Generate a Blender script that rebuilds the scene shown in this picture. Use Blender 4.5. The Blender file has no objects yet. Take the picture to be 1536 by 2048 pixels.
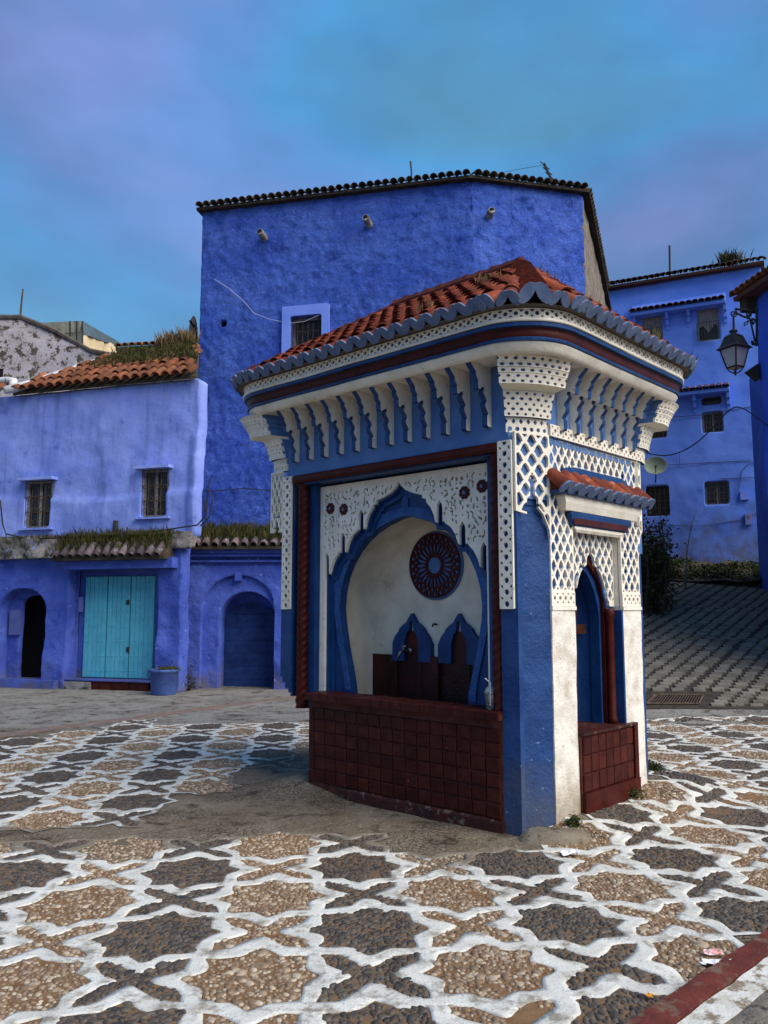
import bpy, math, random
import numpy as np
from mathutils import Vector, noise as mnoise
random.seed(7)
scene = bpy.context.scene
COL = scene.collection
R_ = math.radians

# ------------------------------------------------------------------ camera
FPX, HZ, EYE = 1650.0, 1220.0, 1.6            # focal length in photo pixels, horizon row, eye height
PITCH = math.atan((HZ - 1024.0) / FPX)
cam_data = bpy.data.cameras.new('camera')
cam = bpy.data.objects.new('camera', cam_data)
COL.objects.link(cam)
cam.location = (0, 0, EYE)
cam.rotation_euler = (math.pi / 2 + PITCH, 0, 0)
cam_data.sensor_fit = 'VERTICAL'
cam_data.sensor_height = 36.0
cam_data.lens = 36.0 * FPX / 2048.0
cam_data.clip_start = 0.05
cam_data.clip_end = 2000
scene.camera = cam
scene.render.resolution_x, scene.render.resolution_y = 768, 1024

# ------------------------------------------------------------------ sky and sun
SUN_EL, SUN_AZ = R_(42), R_(126)              # azimuth clockwise from +Y
world = bpy.data.worlds.new('World')
scene.world = world
world.use_nodes = True
wn, wl = world.node_tree.nodes, world.node_tree.links
wn.clear()
wout = wn.new('ShaderNodeOutputWorld')
wbg = wn.new('ShaderNodeBackground')
wsky = wn.new('ShaderNodeTexSky')
wsky.sky_type = 'NISHITA'
wsky.sun_disc = False
wsky.sun_elevation = SUN_EL
wsky.sun_rotation = SUN_AZ
wsky.air_density = 1.0
wsky.dust_density = 0.6
wco = wn.new('ShaderNodeTexCoord')
wmap = wn.new('ShaderNodeMapping')
wmap.inputs['Scale'].default_value = (-1.0, 1.0, 1.9)
wl.new(wco.outputs['Generated'], wmap.inputs['Vector'])
def wnoise(scale, detail, rough, off):
    n = wn.new('ShaderNodeTexNoise')
    m = wn.new('ShaderNodeVectorMath'); m.operation = 'ADD'
    m.inputs[1].default_value = off
    wl.new(wmap.outputs[0], m.inputs[0]); wl.new(m.outputs[0], n.inputs['Vector'])
    n.inputs['Scale'].default_value = scale
    n.inputs['Detail'].default_value = detail
    n.inputs['Roughness'].default_value = rough
    return n
def wramp(src, stops):
    r = wn.new('ShaderNodeValToRGB')
    el = r.color_ramp.elements
    while len(el) < len(stops): el.new(0.5)
    for e, (p, c) in zip(el, stops): e.position = p; e.color = (*c, 1)
    wl.new(src, r.inputs[0])
    return r
# thin broken cloud: its colour drifts between teal, slate and lavender
CLK = 3.6
def ck(c): return tuple(v * CLK for v in c)
wc1 = wramp(wnoise(2.3, 3, 0.45, (3.1, 0.4, 1.7)).outputs['Fac'],
            [(0.34, ck((0.050, 0.215, 0.36))), (0.45, ck((0.040, 0.240, 0.50))), (0.54, ck((0.075, 0.205, 0.48))), (0.64, ck((0.165, 0.235, 0.55)))])
wc2 = wramp(wnoise(2.6, 4, 0.5, (9.3, 2.2, 5.1)).outputs['Fac'], [(0.36, (0.60, 0.62, 0.66)), (0.64, (1.30, 1.30, 1.30))])
wmul = wn.new('ShaderNodeMix'); wmul.data_type = 'RGBA'; wmul.blend_type = 'MULTIPLY'; wmul.inputs[0].default_value = 1
wl.new(wc1.outputs[0], wmul.inputs[6]); wl.new(wc2.outputs[0], wmul.inputs[7])
wmix = wn.new('ShaderNodeMix'); wmix.data_type = 'RGBA'; wmix.inputs[0].default_value = 0.84
wl.new(wsky.outputs[0], wmix.inputs[6]); wl.new(wmul.outputs[2], wmix.inputs[7])
wl.new(wmix.outputs[2], wbg.inputs['Color'])
wbg.inputs['Strength'].default_value = 0.10
wl.new(wbg.outputs[0], wout.inputs['Surface'])

sun_data = bpy.data.lights.new('sun', 'SUN')
sun_data.energy = 1.5
sun_data.angle = R_(54)
sun_data.color = (1.0, 0.93, 0.84)
sun = bpy.data.objects.new('sun', sun_data)
COL.objects.link(sun)
sdir = Vector((math.sin(SUN_AZ) * math.cos(SUN_EL), math.cos(SUN_AZ) * math.cos(SUN_EL), math.sin(SUN_EL)))
sun.rotation_euler = sdir.to_track_quat('Z', 'Y').to_euler()
sun.location = (12, -6, 20)

scene.view_settings.view_transform = 'Standard'
scene.view_settings.look = 'None'
scene.view_settings.gamma = 1
scene.view_settings.use_curve_mapping = False
scene.view_settings.exposure = 1.68
scene.render.engine = 'CYCLES'

# ------------------------------------------------------------------ photo pixel -> place
def ray(u, v):
    x = (u - 768) / FPX; y = (1024 - v) / FPX
    return np.array([x, math.cos(PITCH) - y * math.sin(PITCH), math.sin(PITCH) + y * math.cos(PITCH)])
def on_ground(u, v, z=0.0):
    r = ray(u, v); t = (z - EYE) / r[2]
    return (r[0] * t, r[1] * t)
def at_depth(u, v, y):
    r = ray(u, v); t = y / r[1]
    return (r[0] * t, y, EYE + r[2] * t)

# ------------------------------------------------------------------ objects, naming, tagging
ORI = {}
def tag(o, label=None, cat=None, group=None, kind=None):
    if label: o['label'] = label
    if cat: o['category'] = cat
    if group: o['group'] = group
    if kind: o['kind'] = kind
    return o
def empty(name, loc, label=None, cat=None, group=None, parent=None):
    o = bpy.data.objects.new(name, None)
    COL.objects.link(o)
    o.empty_display_size = 0.2
    p = Vector(ORI[parent.name]) if parent else Vector((0, 0, 0))
    o.parent = parent
    o.location = Vector(loc) - p
    ORI[o.name] = tuple(loc)
    tag(o, label, cat, group)
    return o
def link_mesh(name, me, origin, parent=None):
    o = bpy.data.objects.new(name, me)
    COL.objects.link(o)
    p = Vector(ORI[parent.name]) if parent else Vector((0, 0, 0))
    o.parent = parent
    o.location = Vector(origin) - p
    ORI[o.name] = tuple(origin)
    return o
class MB:
    def __init__(self): self.v = []; self.f = []
    def add(self, vs, fs):
        n = len(self.v)
        self.v.extend([tuple(p) for p in vs])
        self.f.extend([tuple(i + n for i in f) for f in fs])
        return self
    def mesh(self, name, mat, origin=(0, 0, 0), smooth=False):
        me = bpy.data.meshes.new(name)
        ox, oy, oz = origin
        me.from_pydata([(x - ox, y - oy, z - oz) for x, y, z in self.v], [], self.f)
        if mat: me.materials.append(mat)
        if smooth:
            me.polygons.foreach_set('use_smooth', [True] * len(me.polygons))
        me.update()
        return me
    def build(self, name, mat, parent=None, smooth=False):
        a = np.array(self.v)
        lo, hi = a.min(0), a.max(0)
        o = (float((lo[0] + hi[0]) / 2), float((lo[1] + hi[1]) / 2), float(lo[2]))
        return link_mesh(name, self.mesh(name, mat, o, smooth), o, parent)

BOXF = [(0, 3, 2, 1), (4, 5, 6, 7), (0, 1, 5, 4), (1, 2, 6, 5), (2, 3, 7, 6), (3, 0, 4, 7)]
def box8(mb, p):  # p: 4 bottom then 4 top
    return mb.add(p, BOXF)
def prism(mb, poly, z0, z1, T=lambda a, b, z: (a, b, z)):
    n = len(poly)
    vs = [T(a, b, z0) for a, b in poly] + [T(a, b, z1) for a, b in poly]
    fs = [tuple(range(n - 1, -1, -1)), tuple(range(n, 2 * n))]
    fs += [(i, (i + 1) % n, n + (i + 1) % n, n + i) for i in range(n)]
    return mb.add(vs, fs)
def tube(mb, pts, r, n=6, closed=False):
    pts = [Vector(p) for p in pts]
    m = len(pts)
    rings = []
    up = Vector((0.13, 0.21, 0.97))
    for i in range(m):
        if closed: d = pts[(i + 1) % m] - pts[i - 1]
        else: d = pts[min(i + 1, m - 1)] - pts[max(i - 1, 0)]
        if d.length < 1e-9: d = Vector((0, 0, 1))
        d.normalize()
        x = d.cross(up)
        if x.length < 1e-3: x = d.cross(Vector((1, 0, 0)))
        x.normalize(); y = d.cross(x)
        rr = r[i] if isinstance(r, (list, tuple)) else r
        rings.append([pts[i] + x * rr * math.cos(2 * math.pi * k / n) + y * rr * math.sin(2 * math.pi * k / n) for k in range(n)])
    vs = [p for ring in rings for p in ring]
    fs = []
    for i in range(m if closed else m - 1):
        j = (i + 1) % m
        for k in range(n):
            fs.append((i * n + k, i * n + (k + 1) % n, j * n + (k + 1) % n, j * n + k))
    if not closed:
        fs.append(tuple(range(n - 1, -1, -1))); fs.append(tuple((m - 1) * n + k for k in range(n)))
    return mb.add(vs, fs)
def lathe(mb, prof, c, n=16, T=None):
    vs = []; fs = []
    for r, z in prof:
        for k in range(n):
            t = 2 * math.pi * k / n
            vs.append((c[0] + r * math.cos(t), c[1] + r * math.sin(t), c[2] + z))
    if T: vs = [T(p) for p in vs]
    for i in range(len(prof) - 1):
        for k in range(n):
            fs.append((i * n + k, i * n + (k + 1) % n, (i + 1) * n + (k + 1) % n, (i + 1) * n + k))
    fs.append(tuple(range(n - 1, -1, -1))); fs.append(tuple((len(prof) - 1) * n + k for k in range(n)))
    return mb.add(vs, fs)
def fbm(x, y, z, sc=1.0, oc=4):
    return mnoise.fractal(Vector((x * sc, y * sc, z * sc)), 0.8, 2.1, oc)

def plate(mb, f, s0, s1, t0, t1, res, thick, place, fine=False, backd=0.0):
    """Plate cut out of the field f(S,T) (positive = solid) by marching squares; edges run back by thick."""
    ns = max(2, int(math.ceil((s1 - s0) / res))); nt = max(2, int(math.ceil((t1 - t0) / res)))
    S = np.linspace(s0, s1, ns + 1); T = np.linspace(t0, t1, nt + 1)
    SS, TT = np.meshgrid(S, T)
    V = f(SS, TT).astype(float)
    V[np.abs(V) < 1e-9] = 1e-9
    rim = max((s1 - s0), (t1 - t0)) * 0.002
    V[0, :] = np.minimum(V[0, :], -1e-6); V[-1, :] = np.minimum(V[-1, :], -1e-6)
    V[:, 0] = np.minimum(V[:, 0], -1e-6); V[:, -1] = np.minimum(V[:, -1], -1e-6)
    IN = V > 0
    key = {}; vs = []; fs = []
    base = len(mb.v)
    def vert(k, s, t, d):
        kk = (k, d)
        i = key.get(kk)
        if i is None:
            i = len(vs); key[kk] = i
            vs.append(place(s, t, d))
        return i
    def corner(i, j): return ((i, j, 0), S[i], T[j])
    def cross(i, j, k, l):
        va, vb = V[j, i], V[l, k]
        w = va / (va - vb)
        kk = (min(i, k), min(j, l), 1 if j == l else 2)
        return (kk, S[i] + (S[k] - S[i]) * w, T[j] + (T[l] - T[j]) * w)
    for j in range(nt):
        cnt = IN[j, :-1].astype(int) + IN[j, 1:] + IN[j + 1, :-1] + IN[j + 1, 1:]
        i = 0
        while i < ns:
            c = cnt[i]
            if c == 0: i += 1; continue
            if c == 4:
                i2 = i + 1
                if not fine:
                    while i2 < ns and cnt[i2] == 4: i2 += 1
                q = [corner(i, j), corner(i2, j), corner(i2, j + 1), corner(i, j + 1)]
                fs.append(tuple(vert(k, s, t, backd) for k, s, t in q))
                i = i2; continue
            cs = [(i, j), (i + 1, j), (i + 1, j + 1), (i, j + 1)]
            poly = []; outs = []
            for m in range(4):
                a = cs[m]; b = cs[(m + 1) % 4]
                ia, ib = IN[a[1], a[0]], IN[b[1], b[0]]
                if ia: poly.append(corner(*a))
                if ia != ib:
                    poly.append(cross(a[0], a[1], b[0], b[1]))
                    outs.append((len(poly) - 1, bool(ia)))
            fs.append(tuple(vert(k, s, t, backd) for k, s, t in poly))
            if thick:
                for n, (pi, leaving) in enumerate(outs):
                    if leaving:
                        A = poly[pi]; B = poly[(pi + 1) % len(poly)]
                        fs.append((vert(*A, backd), vert(*A, backd - thick), vert(*B, backd - thick), vert(*B, backd)))
            i += 1
    mb.add(vs, fs)
    return mb
# 2-D fields, positive inside
def f_rect(S, T, a, b, c, d): return np.minimum(np.minimum(S - a, b - S), np.minimum(T - c, d - T))
def f_circ(S, T, x, y, r): return r - np.hypot(S - x, T - y)
def f_ell(S, T, x, y, rx, ry, ang=0.0):
    c, s = math.cos(ang), math.sin(ang)
    X = (S - x) * c + (T - y) * s; Y = -(S - x) * s + (T - y) * c
    return (1 - np.sqrt((X / rx) ** 2 + (Y / ry) ** 2)) * min(rx, ry)
def f_arch(S, T, x, hw, zb, zs, rise, p=2.0):
    """round (p=2) or pointed arch opening: straight to zs, then rise"""
    X = np.abs(S - x)
    top = zs + rise * np.maximum(0, 1 - (X / hw) ** p) ** (1 / p)
    return np.minimum(np.minimum(hw - X, T - zb), (top - T) * 0.7)

# ------------------------------------------------------------------ materials
MATS = {}
def mat(name, c, c2=None, sc=3.0, lo=0.35, hi=0.65, rough=0.8, bump=0.25, bsc=60, bdist=0.01, bump2=0.0, b2sc=8.0, b2dist=0.03,
        wear=None, wsc=8.0, wth=0.62, wsoft=0.04, wear2=None, w2sc=30.0, w2th=0.66, streak=0.0, spec=0.3, metal=0.0, attr=None, attrc=None, lowc=None, lowz=(0, 1), objvar=0.0):
    if name in MATS: return MATS[name]
    m = bpy.data.materials.new(name); m.use_nodes = True
    nt = m.node_tree; N = nt.nodes; Lk = nt.links
    bs = N['Principled BSDF']
    geo = N.new('ShaderNodeNewGeometry')
    pos = geo.outputs['Position']
    def noise(scale, detail=5, r=0.55, stretch=None, off=(0, 0, 0)):
        n = N.new('ShaderNodeTexNoise')
        mp = N.new('ShaderNodeMapping'); mp.inputs['Location'].default_value = off
        if stretch: mp.inputs['Scale'].default_value = stretch
        Lk.new(pos, mp.inputs[0]); Lk.new(mp.outputs[0], n.inputs['Vector'])
        n.inputs['Scale'].default_value = scale; n.inputs['Detail'].default_value = detail; n.inputs['Roughness'].default_value = r
        return n.outputs['Fac']
    def mr(src, a, b, c0=0.0, c1=1.0):
        n = N.new('ShaderNodeMapRange'); n.clamp = True
        n.inputs['From Min'].default_value = a; n.inputs['From Max'].default_value = b
        n.inputs['To Min'].default_value = c0; n.inputs['To Max'].default_value = c1
        Lk.new(src, n.inputs['Value']); return n.outputs[0]
    def mix(fac, A, B):
        n = N.new('ShaderNodeMix'); n.data_type = 'RGBA'
        if isinstance(fac, (int, float)): n.inputs[0].default_value = fac
        else: Lk.new(fac, n.inputs[0])
        for i, x in ((6, A), (7, B)):
            if isinstance(x, tuple): n.inputs[i].default_value = (*x, 1)
            else: Lk.new(x, n.inputs[i])
        return n.outputs[2]
    col = tuple(c)
    if c2: col = mix(mr(noise(sc), lo, hi), tuple(c), tuple(c2))
    if streak:
        st = mr(noise(5.0, 6, 0.6, (1, 1, 0.12), (4, 2, 1)), 0.50, 0.72, 0, streak)
        col = mix(st, col, tuple(x * 0.45 for x in c))
    if lowc:
        sp = N.new('ShaderNodeSeparateXYZ'); Lk.new(pos, sp.inputs[0])
        a = N.new('ShaderNodeMath'); a.operation = 'ADD'; Lk.new(sp.outputs[2], a.inputs[0])
        Lk.new(mr(noise(2.5, 7, 0.65), 0.3, 0.7, -0.6 * (lowz[1] - lowz[0]), 0.6 * (lowz[1] - lowz[0])), a.inputs[1])
        col = mix(mr(a.outputs[0], lowz[0], lowz[1], 1, 0), col, tuple(lowc))
    if attr:
        at = N.new('ShaderNodeAttribute'); at.attribute_name = attr
        a = N.new('ShaderNodeMath'); a.operation = 'ADD'; Lk.new(at.outputs['Fac'], a.inputs[0])
        Lk.new(mr(noise(7, 8, 0.7), 0.25, 0.75, -0.5, 0.5), a.inputs[1])
        col = mix(mr(a.outputs[0], 0.35, 0.6), col, tuple(attrc))
    wfac = None
    if wear:
        wfac = mr(noise(wsc, 9, 0.68, None, (1.7, 5.2, 3.3)), wth, wth + wsoft)
        col = mix(wfac, col, tuple(wear))
    if wear2:
        col = mix(mr(noise(w2sc, 6, 0.7, None, (7.7, 1.2, 6.3)), w2th, w2th + 0.05), col, tuple(wear2))
    if objvar:
        oi = N.new('ShaderNodeObjectInfo'); v = N.new('ShaderNodeMix'); v.data_type = 'RGBA'; v.blend_type = 'MULTIPLY'; v.inputs[0].default_value = 1
        g = mr(oi.outputs['Random'], 0, 1, 1 - objvar, 1 + objvar)
        if isinstance(col, tuple): v.inputs[6].default_value = (*col, 1)
        else: Lk.new(col, v.inputs[6])
        Lk.new(g, v.inputs[7]); col = v.outputs[2]
    if isinstance(col, tuple): bs.inputs['Base Color'].default_value = (*col, 1)
    else: Lk.new(col, bs.inputs['Base Color'])
    bs.inputs['Roughness'].default_value = rough
    bs.inputs['Metallic'].default_value = metal
    bs.inputs['Specular IOR Level'].default_value = spec * 0.55
    nrm = None
    if bump2:
        b = N.new('ShaderNodeBump'); b.inputs['Strength'].default_value = bump2; b.inputs['Distance'].default_value = b2dist
        Lk.new(noise(b2sc, 8, 0.62), b.inputs['Height']); nrm = b.outputs[0]
    if bump:
        b = N.new('ShaderNodeBump'); b.inputs['Strength'].default_value = bump; b.inputs['Distance'].default_value = bdist
        Lk.new(noise(bsc, 5, 0.6), b.inputs['Height'])
        if nrm: Lk.new(nrm, b.inputs['Normal'])
        nrm = b.outputs[0]
    if nrm: Lk.new(nrm, bs.inputs['Normal'])
    MATS[name] = m
    return m

WHITE = mat('white_plaster', (0.82, 0.76, 0.64), (0.68, 0.61, 0.49), 5, 0.4, 0.72, 0.75, 0.45, 70, 0.008, 0.3, 9, 0.03, wear=(0.33, 0.29, 0.22), wsc=16, wth=0.61, wsoft=0.10, streak=0.28)
WHITE_OLD = mat('white_plaster_weathered', (0.76, 0.71, 0.62), (0.52, 0.46, 0.37), 7, 0.42, 0.72, 0.85, 0.6, 60, 0.012, 0.4, 12, 0.03, wear=(0.16, 0.12, 0.08), wsc=26, wth=0.635, wsoft=0.04, wear2=(0.30, 0.24, 0.17), w2sc=70, w2th=0.62, lowc=(0.33, 0.27, 0.19), lowz=(0.0, 0.3))
NICHE_WHITE = mat('niche_white_plaster', (0.74, 0.68, 0.56), (0.57, 0.51, 0.40), 4, 0.4, 0.7, 0.8, 0.4, 45, 0.01, 0.3, 7, 0.02, wear=(0.22, 0.20, 0.14), wsc=5, wth=0.62, wsoft=0.2)
BLUE = mat('deep_blue_paint', (0.0055, 0.034, 0.125), (0.011, 0.056, 0.185), 6, 0.35, 0.7, 0.45, 0.35, 55, 0.008, 0.3, 10, 0.02, wear=(0.30, 0.34, 0.42), wsc=17, wth=0.715, wsoft=0.02, spec=0.45)
BLUE_POST = mat('worn_blue_paint', (0.007, 0.036, 0.135), (0.019, 0.064, 0.20), 5, 0.35, 0.7, 0.5, 0.5, 40, 0.012, 0.5, 7, 0.03, wear=(0.26, 0.32, 0.45), wsc=14, wth=0.66, wsoft=0.03, spec=0.4, streak=0.4, lowc=(0.06, 0.075, 0.11), lowz=(-0.05, 0.55))
SLATE = mat('slate_blue_paint', (0.062, 0.140, 0.33), (0.095, 0.185, 0.38), 4, 0.4, 0.7, 0.6, 0.25, 60, 0.006, 0.2, 8, 0.02, wear=(0.05, 0.09, 0.2), wsc=12, wth=0.68)
RED = mat('oxblood_paint', (0.038, 0.005, 0.003), (0.070, 0.010, 0.006), 7, 0.35, 0.7, 0.42, 0.35, 45, 0.006, 0.3, 9, 0.02, wear=(0.23, 0.12, 0.09), wsc=24, wth=0.72, wsoft=0.03, spec=0.25)
RED_TILE = mat('oxblood_glazed_brick', (0.036, 0.0055, 0.0035), (0.070, 0.013, 0.008), 11, 0.35, 0.7, 0.42, 0.4, 50, 0.005, 0.3, 9, 0.015, wear=(0.15, 0.065, 0.045), wsc=16, wth=0.66, wsoft=0.05, wear2=(0.42, 0.33, 0.27), w2sc=45, w2th=0.76, spec=0.25, objvar=0.25)
RED_DIRTY = mat('dirty_oxblood_paint', (0.055, 0.010, 0.007), (0.03, 0.012, 0.008), 5, 0.35, 0.65, 0.5, 0.6, 40, 0.01, 0.5, 9, 0.03, wear=(0.13, 0.10, 0.075), wsc=11, wth=0.57, wsoft=0.08, wear2=(0.34, 0.28, 0.22), w2sc=30, w2th=0.74)
RED_WET = mat('wet_stained_oxblood', (0.075, 0.012, 0.010), (0.030, 0.010, 0.009), 4, 0.38, 0.6, 0.35, 0.5, 35, 0.01, 0.4, 8, 0.02, wear=(0.20, 0.15, 0.13), wsc=13, wth=0.66, wsoft=0.08, lowc=(0.006, 0.005, 0.005), lowz=(0.55, 0.95), spec=0.3)
MORTAR_RED = mat('mortar_red', (0.11, 0.035, 0.025), (0.06, 0.015, 0.01), 9, bump=0.3, bsc=60)
TERRA = mat('terracotta_painted', (0.13, 0.019, 0.008), (0.24, 0.052, 0.020), 8, 0.35, 0.65, 0.7, 0.5, 60, 0.008, 0.3, 10, 0.02, wear=(0.36, 0.13, 0.06), wsc=9, wth=0.57, wsoft=0.12, wear2=(0.05, 0.028, 0.02), w2sc=28, w2th=0.60, objvar=0.42)
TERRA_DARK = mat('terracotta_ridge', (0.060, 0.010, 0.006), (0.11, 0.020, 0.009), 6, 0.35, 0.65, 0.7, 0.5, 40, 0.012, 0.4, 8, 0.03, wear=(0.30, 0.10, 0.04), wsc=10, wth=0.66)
TERRA_OLD = mat('terracotta_old', (0.26, 0.085, 0.035), (0.14, 0.06, 0.035), 5, 0.35, 0.65, 0.85, 0.5, 50, 0.01, 0.4, 10, 0.02, wear=(0.06, 0.05, 0.035), wsc=9, wth=0.56, wsoft=0.1, wear2=(0.40, 0.27, 0.16), w2sc=30, w2th=0.66, objvar=0.4)
TERRA_GREY = mat('terracotta_weathered_grey', (0.085, 0.065, 0.045), (0.045, 0.032, 0.022), 6, 0.35, 0.65, 0.9, 0.6, 50, 0.012, 0.4, 10, 0.02, wear=(0.24, 0.20, 0.13), wsc=14, wth=0.63, wsoft=0.08, objvar=0.35)
TILE_EDGE = mat('grey_blue_tile_edge', (0.085, 0.125, 0.225), (0.14, 0.18, 0.275), 12, 0.35, 0.65, 0.7, 0.4, 60, 0.006, wear=(0.06, 0.06, 0.07), wsc=20, wth=0.66)

# ================================================================== fountain frame (needed by the ground too)
FE1 = np.array([-.7314, .6820]); FE2 = np.array([.6820, .7314]); FO = np.array([1.0435, 5.9994])
def FW(a, b, z):
    p = FO + a * FE1 + b * FE2
    return (float(p[0]), float(p[1]), float(z))
def FL(x, y):
    dx, dy = x - 1.0435, y - 5.9994
    return -.7314 * dx + .6820 * dy, .6820 * dx + .7314 * dy
AM, BM = 2.85, 2.0                                # body footprint along the front and along the side

# ================================================================== ground
def sstep(x, a, b):
    t = min(1.0, max(0.0, (x - a) / (b - a))); return t * t * (3 - 2 * t)
def ground_h(x, y):
    h = 0.0
    if y > 12.0 and x > 1.5:
        d = y - 12.4
        h += (0.228 * 0.5 * (d + math.sqrt(d * d + 0.35)) if d > -3 else 0.0) * sstep(x, 2.2, 4.0)
        h = min(h, 0.228 * 11.2)
    a, b = FL(x, y)
    da, db = a - 2.45, b - 0.28
    h += 0.135 * math.exp(-((da / 0.42) ** 2 + (db / 0.38) ** 2))
    if -1.2 < a < 1.5 and b > 0:
        side = 1 - sstep(-a, 0.05, 0.7)
        h += (0.06 * sstep(b, 0.1, 0.45) + 0.07 * sstep(b, 1.2, 1.9)) * side * (1 - sstep(b, 2.2, 3.2))
    h += 0.012 * fbm(x, y, 0, 0.6, 3)
    return h
def lines(segs):
    out = []
    for a, b, st in segs:
        n = max(1, int(round((b - a) / st)))
        out += [a + (b - a) * k / n for k in range(n)]
    out.append(segs[-1][1]); return out
GX = lines([(-400, -60, 85), (-60, -12, 8), (-12, -5, 0.5), (-5, 9, 0.14), (9, 14, 0.5), (14, 60, 8), (60, 400, 85)])
GY = lines([(-60, 0, 10), (0, 2.4, 0.6), (2.4, 13, 0.14), (13, 26, 0.25), (26, 60, 4), (60, 600, 90)])
E_GROUND = mat('worn_cobble_ground', (0.150, 0.112, 0.074), (0.245, 0.20, 0.145), 1.6, 0.35, 0.68, 0.9, 0.9, 34, 0.025, 0.9, 9, 0.05,
               wear=(0.062, 0.045, 0.029), wsc=4.5, wth=0.515, wsoft=0.14, wear2=(0.36, 0.31, 0.23), w2sc=26, w2th=0.60, attr='grey', attrc=(0.25, 0.235, 0.205))
def cobble_relief(m, scale, strength, dist, dark, jw=0.06):
    """adds embedded stones: rounded relief and dark joints"""
    N, Lk = m.node_tree.nodes, m.node_tree.links; bs = N['Principled BSDF']
    geo = N.new('ShaderNodeNewGeometry')
    dn = N.new('ShaderNodeTexNoise'); dn.inputs['Scale'].default_value = 9
    mx = N.new('ShaderNodeVectorMath'); mx.operation = 'MULTIPLY_ADD'; mx.inputs[1].default_value = (0.05, 0.05, 0)
    Lk.new(geo.outputs['Position'], dn.inputs['Vector']); Lk.new(dn.outputs['Color'], mx.inputs[0]); Lk.new(geo.outputs['Position'], mx.inputs[2])
    v = N.new('ShaderNodeTexVoronoi'); v.feature = 'DISTANCE_TO_EDGE'; v.inputs['Scale'].default_value = scale
    Lk.new(mx.outputs[0], v.inputs['Vector'])
    pn = N.new('ShaderNodeTexNoise'); pn.inputs['Scale'].default_value = 1.3; pn.inputs['Detail'].default_value = 5
    Lk.new(geo.outputs['Position'], pn.inputs['Vector'])
    pm = N.new('ShaderNodeMapRange'); pm.inputs['From Min'].default_value = 0.40; pm.inputs['From Max'].default_value = 0.58
    Lk.new(pn.outputs['Fac'], pm.inputs['Value'])
    r = N.new('ShaderNodeMapRange'); r.inputs['From Max'].default_value = jw * 2.2; Lk.new(v.outputs['Distance'], r.inputs['Value'])
    b = N.new('ShaderNodeBump'); b.inputs['Distance'].default_value = dist
    sm = N.new('ShaderNodeMath'); sm.operation = 'MULTIPLY'; sm.inputs[1].default_value = strength
    Lk.new(pm.outputs[0], sm.inputs[0]); Lk.new(sm.outputs[0], b.inputs['Strength'])
    Lk.new(r.outputs[0], b.inputs['Height'])
    Lk.new(bs.inputs['Normal'].links[0].from_socket, b.inputs['Normal']); Lk.new(b.outputs[0], bs.inputs['Normal'])
    j = N.new('ShaderNodeMapRange'); j.inputs['From Max'].default_value = jw; j.inputs['To Min'].default_value = 0.8; j.inputs['To Max'].default_value = 0.0
    Lk.new(v.outputs['Distance'], j.inputs['Value'])
    jm = N.new('ShaderNodeMath'); jm.operation = 'MULTIPLY'; Lk.new(j.outputs[0], jm.inputs[0]); Lk.new(pm.outputs[0], jm.inputs[1])
    m2 = N.new('ShaderNodeMix'); m2.data_type = 'RGBA'; m2.inputs[7].default_value = (*dark, 1)
    Lk.new(jm.outputs[0], m2.inputs[0]); Lk.new(bs.inputs['Base Color'].links[0].from_socket, m2.inputs[6]); Lk.new(m2.outputs[2], bs.inputs['Base Color'])
cobble_relief(E_GROUND, 22, 0.8, 0.02, (0.06, 0.045, 0.03), 0.05)
gm = MB()
vs = []
for y in GY:
    for x in GX: vs.append((x, y, ground_h(x, y)))
nx = len(GX)
fs = [(j * nx + i, j * nx + i + 1, (j + 1) * nx + i + 1, (j + 1) * nx + i) for j in range(len(GY) - 1) for i in range(nx - 1)]
gm.add(vs, fs)
ground = link_mesh('ground', gm.mesh('ground', E_GROUND, (0, 0, 0), True), (0, 0, 0))
tag(ground, kind='structure')
ga = ground.data.attributes.new('grey', 'FLOAT', 'POINT')
def grey_at(x, y):
    return max(sstep(y, 9.5, 13.0) * 1.2 - 0.2, 0.0)
ga.data.foreach_set('value', [grey_at(v[0], v[1]) for v in vs])

# cell outlines of the star-and-cross paving, unit = distance from a star to the next cross
def outline(kind, M=96):
    out, inn = [], []
    if kind == 'star':
        for k in range(16):
            t = k * math.pi / 8
            if k % 2 == 0: ro, ri = 0.70711, 0.612
            else: ro, ri = 0.5412, 0.462
            out.append((ro * math.cos(t), ro * math.sin(t))); inn.append((ri * math.cos(t), ri * math.sin(t)))
    else:
        for q in range(4):
            t = q * math.pi / 2
            out.append((0.29289 * math.cos(t), 0.29289 * math.sin(t))); inn.append((0.105 * math.cos(t), 0.105 * math.sin(t)))
            d = t + math.pi / 4
            dx, dy = math.cos(d), math.sin(d); lx, ly = -dy, dx
            for dist, lat, idist, ilat in ((0.5, -0.2071, 0.44, -0.112), (0.70711, 0, 0.625, 0), (0.5, 0.2071, 0.44, 0.112)):
                out.append((dx * dist + lx * lat, dy * dist + ly * lat)); inn.append((dx * idist + lx * ilat, dy * idist + ly * ilat))
    def dens(P):
        n = len(P); per = M // n; Q = []
        for i in range(n):
            a, b = P[i], P[(i + 1) % n]
            for k in range(per): Q.append((a[0] + (b[0] - a[0]) * k / per, a[1] + (b[1] - a[1]) * k / per))
        return np.array(Q)
    o, i = dens(out), dens(inn)
    for _ in range(2): i = (np.roll(i, 1, 0) + 2 * i + np.roll(i, -1, 0)) / 4
    return o, i
OUTL = {k: outline(k) for k in ('star', 'cross')}
PA = np.array([-1.108, 4.280]); PI = np.array([.5096, .0440]); PJ = np.array([-.0440, .5096])
PB = PA + PI * -1.45 + PJ * 5.76; PJB = PJ * 1.1
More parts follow.
